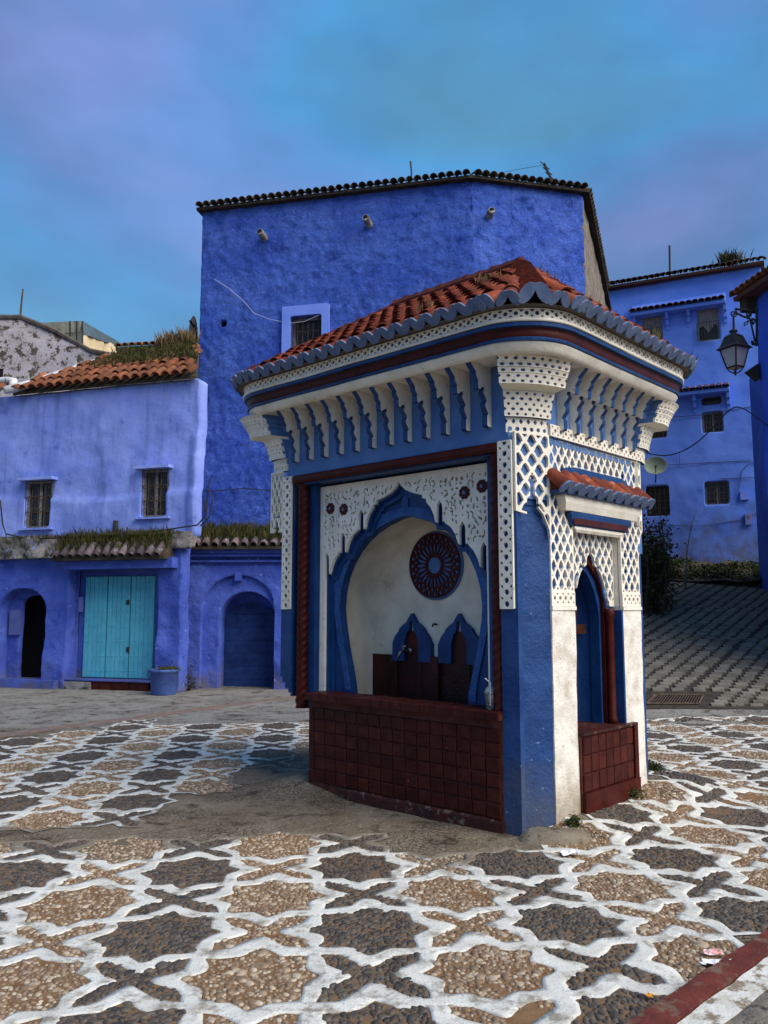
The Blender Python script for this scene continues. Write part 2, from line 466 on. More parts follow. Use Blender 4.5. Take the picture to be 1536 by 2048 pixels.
def warp(P):
    x, y = P[..., 0], P[..., 1]
    return P + np.stack([0.016 * np.sin(3.1 * y + 1.3 * x) + 0.010 * np.sin(7.7 * x - 5.2 * y + 1), 0.016 * np.sin(2.7 * x - 1.1 * y + 2) + 0.010 * np.sin(6.9 * y + 4.3 * x)], -1)
def poly_in(P, poly):
    x, y = P[..., 0], P[..., 1]; ins = np.zeros(x.shape, bool)
    n = len(poly); j = n - 1
    for i in range(n):
        xi, yi = poly[i]; xj, yj = poly[j]
        c = ((yi > y) != (yj > y)) & (x < (xj - xi) * (y - yi) / (yj - yi + 1e-12) + xi)
        ins ^= c; j = i
    return ins
def gpx(L): return [on_ground(u, v) for u, v in L]
UPL = gpx([(-400, 1640), (60, 1648), (230, 1648), (330, 1608), (440, 1555), (520, 1515), (640, 1480)])
LOL = gpx([(-400, 1702), (120, 1712), (260, 1712), (380, 1700), (460, 1690), (560, 1678), (640, 1690), (760, 1708), (880, 1738), (1010, 1742), (1060, 1712), (1100, 1665)])
WORN = UPL + [FW(2.3, 0, 0)[:2], FW(0.1, 0, 0)[:2], FW(0.0, 0.4, 0)[:2]] + LOL[::-1]
CURB0, CURB1 = np.array(on_ground(1272, 2048)), np.array(on_ground(1560, 1858))     # red kerb line, inner edge
cdir = (CURB1 - CURB0) / np.linalg.norm(CURB1 - CURB0); cnor = np.array([cdir[1], -cdir[0]])   # towards the road
BED0, BED1 = np.array(on_ground(0, 1478)), np.array(on_ground(560, 1402))           # far edge of the left field
bdir = (BED1 - BED0) / np.linalg.norm(BED1 - BED0); bnor = np.array([-bdir[1], bdir[0]])
def edge_dists(P, poly):
    best = np.full(len(P), 9.0)
    for i in range(len(poly)):
        a = np.array(poly[i]); b = np.array(poly[(i + 1) % len(poly)])
        t = np.clip((P - a) @ (b - a) / ((b - a) @ (b - a) + 1e-9), 0, 1)
        best = np.minimum(best, np.linalg.norm(P - a - t[:, None] * (b - a), axis=1))
    return best
def edge_dist(p, poly): return float(edge_dists(np.array([p]), poly)[0])
def interp(L, x):
    xs = [p[0] for p in L]; ys = [p[1] for p in L]
    return float(np.interp(x, xs, ys))
cells = []
def try_cell(kind, c, dark, pj):
    x, y = c
    a, b = FL(x, y)
    if -0.05 < a < AM and 0.0 < b < BM: return
    dy = float(np.dot(c - CURB0, cnor))
    if dy > 0.22: return
    if np.dot(c - BED0, bnor) > -0.12 and x < 0: return
    if y > 12.15: return
    if abs(x) > 0.5 * y + 0.9 or y < 2.6: return
    if any(np.linalg.norm(q[1] - c) < 0.42 for q in cells): return
    cells.append((kind, np.array(c), dark, pj))
for i in range(-8, 20):
    for j in range(-4, 19):
        c = PA + i * PI + j * PJ
        x, y = c
        if x < 1.15 and y > interp(LOL, x) + 0.22: continue
        try_cell('star' if (i + j) % 2 == 0 else 'cross', c, i % 2 == 0, PJ)
for i in range(-9, 8):
    for j in range(-2, 16):
        c = PB + i * PI + j * PJB
        x, y = c
        if x > 0.75 or y < interp(UPL, x) - 0.75: continue
        if FL(x, y)[1] > BM and x > 0.2: continue
        try_cell('star' if (i + j) % 2 == 0 else 'cross', c, i % 2 == 0, PJB)

BAND = mat('white_painted_band', (0.66, 0.645, 0.58), (0.50, 0.485, 0.43), 5, 0.35, 0.7, 0.85, 0.55, 60, 0.008, 0.3, 10, 0.02, wear=(0.27, 0.24, 0.195), wsc=9, wth=0.515, wsoft=0.12,
           wear2=(0.085, 0.075, 0.062), w2sc=85, w2th=0.60, attr='worn', attrc=(0.19, 0.155, 0.115))
BED_TAN = mat('tan_mortar_bed', (0.155, 0.080, 0.036), (0.225, 0.135, 0.070), 9, 0.35, 0.65, 0.95, 0.6, 80, 0.008, attr='worn', attrc=(0.13, 0.10, 0.07))
BED_DARK = mat('dark_mortar_bed', (0.19, 0.105, 0.05), (0.11, 0.085, 0.06), 7, 0.35, 0.65, 0.95, 0.6, 80, 0.008, attr='worn', attrc=(0.12, 0.095, 0.07))
def pebble_mat(name, a, b, c, muda):
    m = bpy.data.materials.new(name); m.use_nodes = True
    N, Lk = m.node_tree.nodes, m.node_tree.links
    bs = N['Principled BSDF']; bs.inputs['Roughness'].default_value = 0.62; bs.inputs['Specular IOR Level'].default_value = 0.4
    at = N.new('ShaderNodeAttribute'); at.attribute_name = 'tint'
    r = N.new('ShaderNodeValToRGB'); el = r.color_ramp.elements
    el[0].color = (*a, 1); el[1].color = (*c, 1); e = el.new(0.55); e.color = (*b, 1)
    Lk.new(at.outputs['Fac'], r.inputs[0])
    geo = N.new('ShaderNodeNewGeometry'); n = N.new('ShaderNodeTexNoise'); n.inputs['Scale'].default_value = 30; n.inputs['Detail'].default_value = 6
    Lk.new(geo.outputs['Position'], n.inputs['Vector'])
    mr = N.new('ShaderNodeMapRange'); mr.inputs['From Min'].default_value = 0.48; mr.inputs['From Max'].default_value = 0.7; mr.inputs['To Max'].default_value = 0.8
    Lk.new(n.outputs['Fac'], mr.inputs['Value'])
    mx = N.new('ShaderNodeMix'); mx.data_type = 'RGBA'; mx.inputs[7].default_value = (*muda, 1)
    Lk.new(mr.outputs[0], mx.inputs[0]); Lk.new(r.outputs[0], mx.inputs[6]); Lk.new(mx.outputs[2], bs.inputs['Base Color'])
    return m
PEB_TAN = pebble_mat('tan_pebble', (0.15, 0.095, 0.055), (0.27, 0.19, 0.12), (0.47, 0.39, 0.28), (0.14, 0.08, 0.04))
PEB_DARK = pebble_mat('dark_pebble', (0.028, 0.024, 0.021), (0.055, 0.046, 0.038), (0.11, 0.092, 0.07), (0.10, 0.062, 0.034))

def fast_mesh(name, V, F, mat_, tint=None):
    me = bpy.data.meshes.new(name)
    me.vertices.add(len(V)); me.vertices.foreach_set('co', np.asarray(V, np.float32).ravel())
    F = np.asarray(F, np.int32)
    me.loops.add(F.size); me.loops.foreach_set('vertex_index', F.ravel())
    me.polygons.add(len(F)); me.polygons.foreach_set('loop_start', np.arange(0, F.size, F.shape[1], dtype=np.int32))
    me.polygons.foreach_set('use_smooth', np.ones(len(F), bool))
    if tint is not None:
        a = me.attributes.new('tint', 'FLOAT', 'POINT'); a.data.foreach_set('value', np.asarray(tint, np.float32))
    me.materials.append(mat_)
    me.update(calc_edges=True); me.validate()
    return me
def dome(n, rings):
    V = []; F = []
    for r, z in rings:
        for k in range(n): V.append((r * math.cos(2 * math.pi * k / n), r * math.sin(2 * math.pi * k / n), z))
    V.append((0, 0, 1.0)); top = len(V) - 1
    for i in range(len(rings) - 1):
        for k in range(n):
            a, b, c, d = i * n + k, i * n + (k + 1) % n, (i + 1) * n + (k + 1) % n, (i + 1) * n + k
            F += [(a, b, c), (a, c, d)]
    i = len(rings) - 1
    for k in range(n): F.append((i * n + k, i * n + (k + 1) % n, top))
    return np.array(V), np.array(F)
DOME_N = dome(8, [(1.0, -0.5), (0.92, 0.35), (0.58, 0.82)])
DOME_F = dome(6, [(1.0, -0.3), (0.68, 0.65)])
rng = np.random.default_rng(11)
bandV, bandF, bandW = [], [], []
pebs = {True: [], False: []}
for kind, c, dark, pj in cells:
    o, inn = OUTL[kind]
    Bm = np.array([PI, pj])
    wobble = rng.normal(0, 0.012, inn.shape)
    for _ in range(2): wobble = (np.roll(wobble, 1, 0) + wobble + np.roll(wobble, -1, 0)) / 2.2
    inn2 = inn * (1 + rng.normal(0, 0.025)) + wobble * 1.15
    Po, Pi_ = warp(c + o @ Bm), warp(c + inn2 @ Bm)
    Pm = Po * 0.5 + Pi_ * 0.5
    hz = [ground_h(*c)] * 1
    n = len(Po); base = len(bandV)
    inside = poly_in(np.vstack([Po, Pm, Pi_, Pi_]), WORN)
    ed = edge_dists(np.vstack([Po, Pm, Pi_, Pi_]), WORN)
    ww = np.where(inside, 0.3 + np.minimum(0.9, ed * 3.0), np.maximum(0.0, 0.3 - ed * 0.9))
    bandW.extend(np.maximum(ww, 0.25 * sstep(c[1], 10.5, 12.3)).tolist())
    for q, (ring, zz) in enumerate(((Po, 0.0055), (Pm, 0.0055), (Pi_, 0.005), (Pi_, -0.004))):
        for x, y in ring.tolist():
            bandV.append((x, y, ground_h(x, y) + zz))
    for q in range(3):
        for m in range(n):
            bandF.append((base + q * n + m, base + q * n + (m + 1) % n, base + (q + 1) * n + (m + 1) % n, base + (q + 1) * n + m))
    # mortar bed of the panel
    pm = MB()
    cc = warp(np.array([c]))[0]
    sub = Pi_[::3]
    pm.add([(cc[0], cc[1], ground_h(*cc) + 0.003)] + [(p[0], p[1], ground_h(*p) + 0.0025) for p in sub], [(0, k + 1, (k + 1) % len(sub) + 1) for k in range(len(sub))])
    po = pm.build(kind + '_panel', BED_DARK if dark else BED_TAN, ground)
    wv = 1.0 if poly_in(cc[None], WORN)[0] else 0.0
    at = po.data.attributes.new('worn', 'FLOAT', 'POINT'); at.data.foreach_set('value', [wv * 0.6] * len(po.data.vertices))
    # pebbles pressed into it
    y = cc[1]
    if wv and edge_dist(cc, WORN) > 0.30: continue
    sp = (0.056 if dark else 0.049) * (1.0 if y < 7.5 else 1.25)
    g = np.arange(-0.72, 0.72, sp)
    G = np.stack(np.meshgrid(g, g * 1.0), -1).reshape(-1, 2) + rng.uniform(-0.4, 0.4, (len(g) ** 2, 2)) * sp
    G = G[poly_in(G, inn2 * 0.97)]
    G = G[rng.uniform(0, 1, len(G)) < 0.95]
    keep = np.array([fbm(c[0] + g_[0] * 0.5, c[1] + g_[1] * 0.5, 7.7, 2.6, 3) < 0.66 for g_ in G], bool) if len(G) else np.zeros(0, bool)
    G = G[keep]
    W2 = warp(c + G @ Bm)
    ang = rng.uniform(0, math.pi, len(G)) if not dark else rng.normal(0.35 + (c[0] * 7 % 1.2), 0.5, len(G))
    size = np.exp(rng.normal(0, 0.24 if dark else 0.36, len(G))) * sp * 0.51 * 0.5 * (1.1 if dark else 1.0)
    asp = np.clip(rng.normal(1.75, 0.3, len(G)), 1.1, 2.4) if dark else np.clip(rng.normal(1.3, 0.2, len(G)), 1, 1.8)
    for k in range(len(G)):
        pebs[dark].append((W2[k, 0], W2[k, 1], ground_h(*W2[k]) + 0.003, size[k] * math.sqrt(asp[k]) * (1.02 if dark else 0.90), size[k] / math.sqrt(asp[k]) * (1.02 if dark else 0.90), ang[k], rng.uniform(0, 1), po))
bm_ = bpy.data.meshes.new('painted_band')
bm_.from_pydata(bandV, [], bandF); bm_.materials.append(BAND)
bm_.polygons.foreach_set('use_smooth', [True] * len(bandF))
at = bm_.attributes.new('worn', 'FLOAT', 'POINT'); at.data.foreach_set('value', bandW)
link_mesh('painted_band', bm_, (0, 0, 0), ground)
allp = sorted([(p[1], d, k) for d in (True, False) for k, p in enumerate(pebs[d])])
def in_view(p):
    return abs(p[0]) < 0.455 * p[1] and p[1] > 3.22
single = set()
for y, d, k in allp:
    if in_view(pebs[d][k]):
        single.add((d, k))
        if len(single) >= 300: break
VAR = {}
for d in (True, False):
    for q in range(6):
        VAR[d, q] = fast_mesh('pebble', DOME_N[0] * [1, 1, 1] + rng.normal(0, 0.05, DOME_N[0].shape), DOME_N[1], PEB_DARK if d else PEB_TAN, [q / 5.0] * len(DOME_N[0]))
for d in (True, False):
    V, F, Tn = [], [], []; nb = 0
    for k, (x, y, z, rx, ry, an, ti, po) in enumerate(pebs[d]):
        h = min(min(rx, ry) * 0.52, 0.011)
        if (d, k) in single:
            o = link_mesh('pebble', VAR[d, int(ti * 5.99)], (x, y, z), po)
            o.rotation_euler = (0, 0, an); o.scale = (rx, ry, h)
            continue
        Dv, Df = DOME_N if y < 5.2 else DOME_F
        c_, s_ = math.cos(an), math.sin(an)
        L = Dv * [rx, ry, h]
        if y < 7: L = L * (1 + rng.normal(0, 0.05, L.shape))
        V.append(np.stack([x + L[:, 0] * c_ - L[:, 1] * s_, y + L[:, 0] * s_ + L[:, 1] * c_, z + L[:, 2]], -1))
        F.append(Df + nb); nb += len(Dv); Tn.append(np.full(len(Dv), ti))
    me = fast_mesh('small_pebbles', np.vstack(V), np.vstack(F), PEB_DARK if d else PEB_TAN, np.concatenate(Tn))
    tag(link_mesh('small_pebbles', me, (0, 0, 0), ground), kind='stuff')

# red kerb line, white line and the cobbled road beyond it (lower right)
def strip(name, p0, d, n, w0, w1, z0, L0, L1, m, parent, seg=0.12, jit=0.006):
    mb = MB(); k = int((L1 - L0) / seg)
    for q in range(k + 1):
        s = L0 + (L1 - L0) * q / k
        e0 = p0 + d * s + n * (w0 + random.uniform(-jit, jit)); e1 = p0 + d * s + n * (w1 + random.uniform(-jit, jit))
        mb.v += [(e0[0], e0[1], ground_h(*e0) - 0.01), (e0[0], e0[1], ground_h(*e0) + z0), (e1[0], e1[1], ground_h(*e1) + z0), (e1[0], e1[1], ground_h(*e1) - 0.01)]
        if q:
            b = (q - 1) * 4
            for r in range(3): mb.f.append((b + r, b + r + 1, b + r + 5, b + r + 4))
    return mb.build(name, m, parent, False)
KERB_RED = mat('oxblood_kerb_paint', (0.155, 0.038, 0.03), (0.09, 0.03, 0.024), 8, bump=0.6, bsc=50, bdist=0.01, wear=(0.15, 0.11, 0.08), wsc=9, wth=0.52, wsoft=0.12, rough=0.9, spec=0.1)
KERB_WHITE = mat('white_kerb_paint', (0.68, 0.66, 0.6), (0.5, 0.47, 0.4), 8, bump=0.6, bsc=40, bdist=0.012, wear=(0.22, 0.17, 0.12), wsc=9, wth=0.50, wsoft=0.08, rough=0.85)
ROAD = mat('road_cobble', (0.10, 0.09, 0.08), (0.20, 0.17, 0.13), 6, bump=0.9, bsc=24, bdist=0.02, wear=(0.05, 0.045, 0.04), wsc=9, wth=0.55, rough=0.9)
strip('red_kerb_line', CURB0, cdir, cnor, 0.0, 0.115, 0.030, -1.5, 9, KERB_RED, ground)
strip('white_kerb_line', CURB0, cdir, cnor, 0.125, 0.25, 0.024, -1.5, 9, KERB_WHITE, ground)
strip('road_edge', CURB0, cdir, cnor, 0.25, 2.6, 0.020, -1.5, 9, ROAD, ground)
PINK = mat('faded_red_strip', (0.20, 0.12, 0.095), (0.16, 0.13, 0.11), 4, bump=0.6, bsc=30, bdist=0.015, wear=(0.25, 0.21, 0.17), wsc=6, wth=0.52, wsoft=0.1, rough=0.9)
strip('faded_red_strip', BED0, bdir, bnor, 0.1, 0.42, 0.008, -3, 9, PINK, ground, 0.3)

# ------------------------------------------------------------------ paved slope on the right, laid stone by stone
PAVER = mat('slope_paver_stone', (0.185, 0.165, 0.128), (0.125, 0.112, 0.088), 3.5, 0.35, 0.65, 0.85, 0.6, 40, 0.01, 0.4, 9, 0.02, wear=(0.06, 0.055, 0.045), wsc=12, wth=0.57, wsoft=0.1, objvar=0.2)
JOINT = mat('slope_joint_earth', (0.030, 0.025, 0.019), (0.055, 0.047, 0.037), 9, bump=0.5, bsc=30, rough=0.95)
mb = MB()
ys = lines([(12.7, 23.2, 0.3)]); xs = lines([(3.2, 13.0, 0.4)])
for y in ys:
    for x in xs: mb.v.append((x + (y - 12.7) * 0.05, y, ground_h(x + (y - 12.7) * 0.05, y) + 0.006))
n = len(xs)
mb.f = [(j * n + i, j * n + i + 1, (j + 1) * n + i + 1, (j + 1) * n + i) for j in range(len(ys) - 1) for i in range(n - 1)]
slope = mb.build('paved_slope', JOINT)
tag(slope, kind='structure')
stones = []
row = 0; y = 12.85
while y < 22.9:
    dp = 0.130 + 0.012 * math.sin(row * 1.7)
    x = 1.0 + (y - 12.8) * 0.74
    x -= int((x - 3.3) / 0.30) * 0.30 + 0.30
    while x < 12.5:
        w = 0.222
        if x > 3.3 + (y - 12.8) * 0.17: stones.append((x, y, w * random.uniform(0.9, 1.04), dp * random.uniform(0.84, 0.98)))
        x += 0.30 if int(round((x - (y - 12.8) * 0.74) / 0.30)) % 7 else 0.36
    y += dp + 0.016; row += 1
def paver(mb, x, y, w, d, h=0.022):
    sk = d * 0.25
    z = ground_h(x, y) + 0.006
    dz = (ground_h(x, y + d) - ground_h(x, y))
    P = [(x, y), (x + w, y), (x + w + sk, y + d), (x + sk, y + d)]
    j = [random.uniform(-0.012, 0.012) for _ in range(8)]
    P = [(p[0] + j[2 * i], p[1] + j[2 * i + 1]) for i, p in enumerate(P)]
    zz = [z, z, z + dz, z + dz]
    ht = h + random.uniform(-0.006, 0.008)
    Q = [((p[0] - x - w / 2) * 0.93 + x + w / 2, (p[1] - y - d / 2) * 0.9 + y + d / 2) for p in P]
    vs = [(p[0], p[1], q - 0.02) for p, q in zip(P, zz)] + [(p[0], p[1], q + ht) for p, q in zip(Q, zz)]
    return mb.add(vs, BOXF[1:])
def in_grate(s):
    x, y = s[0] + s[2] / 2, s[1] + s[3] / 2; z = ground_h(x, y) - EYE
    d = y * math.cos(PITCH) + z * math.sin(PITCH); u = 768 + FPX * x / d; v = 1024 - FPX * (-y * math.sin(PITCH) + z * math.cos(PITCH)) / d
    return 1270 < u < 1425 and 1386 < v < 1420
stones = [s for s in stones if not in_grate(s)]
vis = [s for s in stones if 0.30 * s[1] < s[0] < 0.475 * s[1]]
hid = [s for s in stones if not (0.30 * s[1] < s[0] < 0.475 * s[1])]
vis.sort(key=lambda s: s[1])
for s in vis[:300]:
    m_ = MB(); paver(m_, *s); m_.build('paver', PAVER, slope)
m_ = MB()
for s in vis[300:] + hid: paver(m_, *s)
tag(m_.build('more_pavers', PAVER, slope), kind='stuff')

# ================================================================== fountain
from mathutils import Matrix
fountain = empty('fountain', FW(1.4, 1.0, 0), 'blue and white fountain pavilion with red tiled hipped roof standing on the patterned square', 'fountain')
def fbox(mb, a0, a1, b0, b1, z0, z1): return prism(mb, [(a0, b0), (a0, b1), (a1, b1), (a1, b0)], z0, z1, FW)
def fpr(poly, z0, z1, name, m, parent=fountain): return prism(MB(), poly, z0, z1, FW).build(name, m, parent)
def placeF(b0): return lambda s, t, d: FW(s, b0 - d, t)
def placeR(a0): return lambda s, t, d: FW(a0 - d, s, t)
def mirA(poly): return [(AM - a, b) for a, b in poly][::-1]
def mirB(poly): return [(a, BM - b) for a, b in poly][::-1]

# --- lattice fields (positive = plaster)
def f_lat(S, T, w=0.106, h=0.138, hw=0.031, hh=0.049, so=0.0, to=0.0):
    V = np.full(S.shape, 1.0)
    for ox, oy in ((0, 0), (w / 2, h / 2)):
        X = (S - so - ox + w / 2) % w - w / 2
        Y = (T - to - oy + h / 2) % h - h / 2
        y = Y / hh
        wid = hw * np.maximum(0, 1 - np.abs(y) ** 1.5) ** 0.75 + hw * 0.22 * np.exp(-((y + 0.12) / 0.14) ** 2)
        V = np.minimum(V, np.where(np.abs(y) < 1, (np.abs(X) - wid) * 0.8, np.maximum(np.abs(X) - wid, np.abs(Y) - hh)))
    return V
def f_beads(P, Q, per, r, q0, side=0.026, po=0.0):
    """row of round holes along P at Q=q0, with little wedges between them at both edges"""
    X = (P - po + per / 2) % per - per / 2
    V = np.hypot(X, Q - q0) - r
    X2 = (P - po + per) % per - per / 2
    for sg in (-1, 1):
        qq = (Q - q0) * sg - side
        V = np.minimum(V, np.maximum(np.abs(X2) - np.maximum(0.0, 0.010 + qq * 0.55), np.abs(qq) - r * 0.55))
    return V
def rimmed(R, holes, w=0.008): return np.minimum(R, np.maximum(holes, w - R))

# --- body core
BODY = [(0.15, 0), (0, 0.30), (0, BM - 0.30), (0.15, BM), (AM - 0.15, BM), (AM, BM - 0.30), (AM, 0.30), (AM - 0.15, 0)]
def inset(poly, k):
    cx, cy = AM / 2, BM / 2
    return [(cx + (a - cx) * (1 - k / (AM / 2)), cy + (b - cy) * (1 - k / (BM / 2))) for a, b in poly]
fpr(BODY, 2.868, 3.50, 'upper_wall', SLATE)
post_plan = [(0.24, 0), (0.09, 0), (0.088, 0.045), (0.12, 0.10), (0.012, 0.311), (0.012, 0.45), (0.24, 0.45)]
fpr(post_plan, -0.05, 2.866, 'corner_post', BLUE_POST)
lp = mirA(post_plan)
fpr(lp, 0.98, 2.866, 'corner_post', BLUE)
for k, (z0, z1) in enumerate(((0.93, 0.98), (0.88, 0.93), (0.84, 0.88), (0.81, 0.84))):    # the left post ends in a curved corbel
    sh = 0.03 * (k + 1) ** 1.25
    fpr([(a - (sh if a > AM - 0.2 else 0), b) for a, b in lp], z0, z1 - 0.001, 'post_corbel', BLUE)
fpr(mirB(post_plan), -0.05, 2.866, 'corner_post', BLUE_POST)
# upper chamfer backing and stepped blue blocks under it
cham = [(0.24, 0.006), (0.112, 0.006), (0.006, 0.296), (0.006, 0.45), (0.24, 0.45)]
for mk in (lambda p: p, mirA, mirB):
    fpr(mk(cham), 2.43, 2.864, 'chamfer_block', SLATE)
    for k, (z, t) in enumerate(((2.385, 0.30), (2.345, 0.62), (2.30, 0.85))):
        q = [(x * (1 - t) + y * t, u * (1 - t) + w * t) for (x, u), (y, w) in zip([(0.235, 0.012), (0.118, 0.012), (0.012, 0.29), (0.012, 0.44), (0.235, 0.44)], [(0.235, 0.05), (0.135, 0.06), (0.055, 0.31), (0.055, 0.44), (0.235, 0.44)])]
        fpr(mk(q), z, 2.4295 if k == 0 else (2.3845, 2.3445)[k - 1], 'corbel_step', BLUE)
# side piers
for b0, b1 in ((0.313, 0.655), (1.44, 1.775)):
    mb = MB()
    n = 14
    for k in range(n):
        z0, z1 = -0.05 + 1.68 * k / n, -0.05 + 1.68 * (k + 1) / n
        if k: pass
    ring = []
    for k in range(n + 1):
        z = -0.05 + 1.675 * k / n
        j = [0.006 * fbm(b0 * 9 + q, z * 3, q * 2.3, 1.0, 3) for q in range(4)]
        ring += [FW(j[0] * 1.3, b0 + j[1], z), FW(0.3, b0 + j[1], z), FW(0.3, b1 + j[2], z), FW(j[3] * 1.3, b1 + j[2], z)]
    fs = []
    for k in range(n):
        for q in range(4): fs.append((k * 4 + q, k * 4 + (q + 1) % 4, k * 4 + 4 + (q + 1) % 4, k * 4 + 4 + q))
    fs.append((n * 4, n * 4 + 1, n * 4 + 2, n * 4 + 3))
    mb.add(ring, fs).build('side_pier', WHITE_OLD, fountain)
    fpr([(0.034, b0 + 0.004), (0.034, b1 - 0.004), (0.3, b1 - 0.004), (0.3, b0 + 0.004)], 1.627, 2.866, 'upper_pier', WHITE)
    fpr([(0.025, b0 + 0.006), (0.025, b1 - 0.006), (0.0335, b1 - 0.006), (0.0335, b0 + 0.006)], 1.629, 2.864, 'lattice_backing', SLATE)
fpr([(0.025, 0.656), (0.025, 1.439), (0.09, 1.439), (0.09, 0.656)], 2.25, 2.864, 'lattice_backing', SLATE)
fpr([(0.025, 1.776), (0.025, 1.90), (0.20, 1.90), (0.20, 1.776)], 2.10, 2.864, 'lattice_backing', SLATE)

# back and left walls, floor of the trough
fpr([(0.06, BM - 0.1), (AM - 0.12, BM - 0.1), (AM - 0.12, BM - 0.3), (0.06, BM - 0.3)], -0.05, 2.864, 'back_wall', BLUE)
fpr([(AM - 0.12, 0.452), (AM - 0.12, BM - 0.302), (AM - 0.35, BM - 0.302), (AM - 0.35, 0.452)], 0.5, 2.864, 'left_wall', BLUE)
fpr([(2.345, 0.12), (2.345, BM - 0.302), (2.1, BM - 0.302), (2.1, 0.12)], -0.05, 0.498, 'left_footing', RED_DIRTY)

# --- front: frame, rope columns, white fretwork, arch, niche
fr = empty('front_frame', FW(1.4, 0.1, 0.8), parent=fountain)
for a0, a1 in ((0.2402, 0.42), (2.405, 2.61)):
    fbox(MB(), a0, a1, 0.10, 0.36, 0.0 if a0 < 1 else 0.7, 2.775).build('frame_jamb', BLUE, fr)
fbox(MB(), 0.2402, 2.61, 0.02, 0.36, 2.776, 2.8655).build('frame_lintel', BLUE, fr)
mb = MB()
prof = [(-0.012, 2.792), (-0.022, 2.815), (-0.022, 2.85), (-0.012, 2.867)]
vs = [FW(a, b, z) for a in (0.236, 2.60) for b, z in prof] + [FW(a, 0.1, z) for a in (0.236, 2.60) for z in (2.79, 2.867)]
mb.add(vs, [(0, 1, 5, 4), (1, 2, 6, 5), (2, 3, 7, 6), (0, 4, 10, 8), (4, 5, 6, 7, 11, 10), (0, 8, 9, 3, 2, 1)])
mb.build('red_moulding', RED, fr)
def rope(name, ac, bc, r, z0, z1, turns, m, parent, n=14, steps=150):
    vs = []; fs = []
    for k in range(steps + 1):
        z = z0 + (z1 - z0) * k / steps
        for q in range(n):
            t = 2 * math.pi * q / n
            rr = r * (0.74 + 0.30 * abs(math.sin(1.5 * t + math.pi * turns * (z - z0))) ** 0.8)
            vs.append(FW(ac + rr * math.cos(t), bc + rr * math.sin(t), z))
    for k in range(steps):
        for q in range(n): fs.append((k * n + q, k * n + (q + 1) % n, (k + 1) * n + (q + 1) % n, (k + 1) * n + q))
    fs.append(tuple(range(n))); fs.append(tuple(steps * n + q for q in range(n)))
    return MB().add(vs, fs).build(name, m, parent, True)
for ac in (0.292, 2.518): rope('rope_column', ac, 0.055, 0.056, 0.705, 2.79, 13.5, RED, fr)

AC = 1.41                                          # axis of the arch
SLOTS = ((0.455, 0.031, 2.46, 2.505), (0.69, 0.031, 2.265, 2.315), (0.90, 0.030, 2.085, 2.135))
LOBX = [0, .03, .08, .16, .24, .268, .272, .31, .315, .36, .395, .405, .417, .49, .505, .51, .57, .615, .64, .65, .725, .745, .75, .80, .84, .858, .868, .935]
LOBZ = [2.715, 2.668, 2.628, 2.594, 2.572, 2.568, 2.535, 2.53, 2.50, 2.45, 2.385, 2.335, 2.32, 2.32, 2.335, 2.31, 2.275, 2.215, 2.15, 2.125, 2.125, 2.14, 2.115, 2.07, 2.00, 1.945, 1.93, 1.93]
def f_lobed(S, T, dz=0.0, shrink=0.0, slots=True):
    X = np.abs(S - AC)
    top = np.interp(X + shrink, LOBX, LOBZ) + dz
    if slots:
        for c, h, zt, za in SLOTS:
            q = np.abs(X - c)
            t = np.where(q < h - shrink * 0.3, zt + (za - zt) * (1 - q / h) + dz, -9)
            top = np.maximum(top, t)
    return np.minimum(0.925 - shrink - X, (top - T) * 0.75)
rs = random.Random(3)
FLW = [(2.262, 2.542), (2.085, 2.520), (0.690, 2.540), (0.515, 2.575)]
def f_spandrel(S, T):
    V = np.minimum(f_rect(S, T, 0.425, 2.402, 0.84, 2.757), -f_lobed(S, T))
    V = np.minimum(V, np.maximum(np.abs(S - AC) - 0.928, T - 1.9))
    for q in range(14):                               # carved leaves, commas and dots
        for p in range(34):
            x = 0.47 + 1.89 * (p + rs.uniform(0.15, 0.85)) / 34; z = 2.0 + 0.70 * (q + rs.uniform(0.15, 0.85)) / 14
            X = abs(x - AC)
            if any(math.hypot(x - fx, z - fz) < 0.085 for fx, fz in FLW): continue
            if X > 0.93 or z < np.interp(X, LOBX, LOBZ) + 0.035 or any(abs(X - c) < 0.05 and z < za + 0.03 for c, h, zt, za in SLOTS): continue
            if z > 2.70: continue
            k = rs.random(); an = rs.gauss(0.0, 0.5)
            if k < 0.42: hole = f_ell(S, T, x, z, rs.uniform(0.007, 0.011), rs.uniform(0.016, 0.030), an)
            elif k < 0.62: hole = f_circ(S, T, x, z, rs.uniform(0.008, 0.013))
            elif k < 0.88:                             # comma
                ro = rs.uniform(0.020, 0.032); cx = x + ro * 0.7 * rs.choice((-1, 1)); cz = z - ro * 0.4
                ring = 0.0058 - np.abs(np.hypot(S - cx, T - cz) - ro)
                hole = np.minimum(ring, f_ell(S, T, x, z, 0.026, 0.030, an))
            else: hole = f_ell(S, T, x, z, 0.013, 0.019, an)
            V = np.minimum(V, -hole)
    return V
plate(MB(), f_spandrel, 0.42, 2.408, 0.835, 2.762, 0.0062, 0.03, placeF(0.165)).build('fretwork_spandrel', WHITE, fr)
plate(MB(), lambda S, T: np.minimum(f_rect(S, T, 0.425, 2.402, 0.84, 2.757), -f_lobed(S, T, -0.018, 0.012)), 0.42, 2.408, 0.835, 2.762, 0.009, 0.035, placeF(0.196)).build('lobed_arch_step', BLUE, fr)
plate(MB(), lambda S, T: np.minimum(f_rect(S, T, 0.425, 2.402, 0.84, 2.757), -f_lobed(S, T, -0.055, 0.04, False)), 0.42, 2.408, 0.835, 2.762, 0.010, 0.03, placeF(0.232)).build('lobed_arch_step', BLUE, fr)
ARZ = [0.86, 0.95, 1.28, 1.50, 1.62, 1.76, 1.90, 2.02, 2.13, 2.22, 2.29, 2.345, 2.385, 2.405, 2.41]
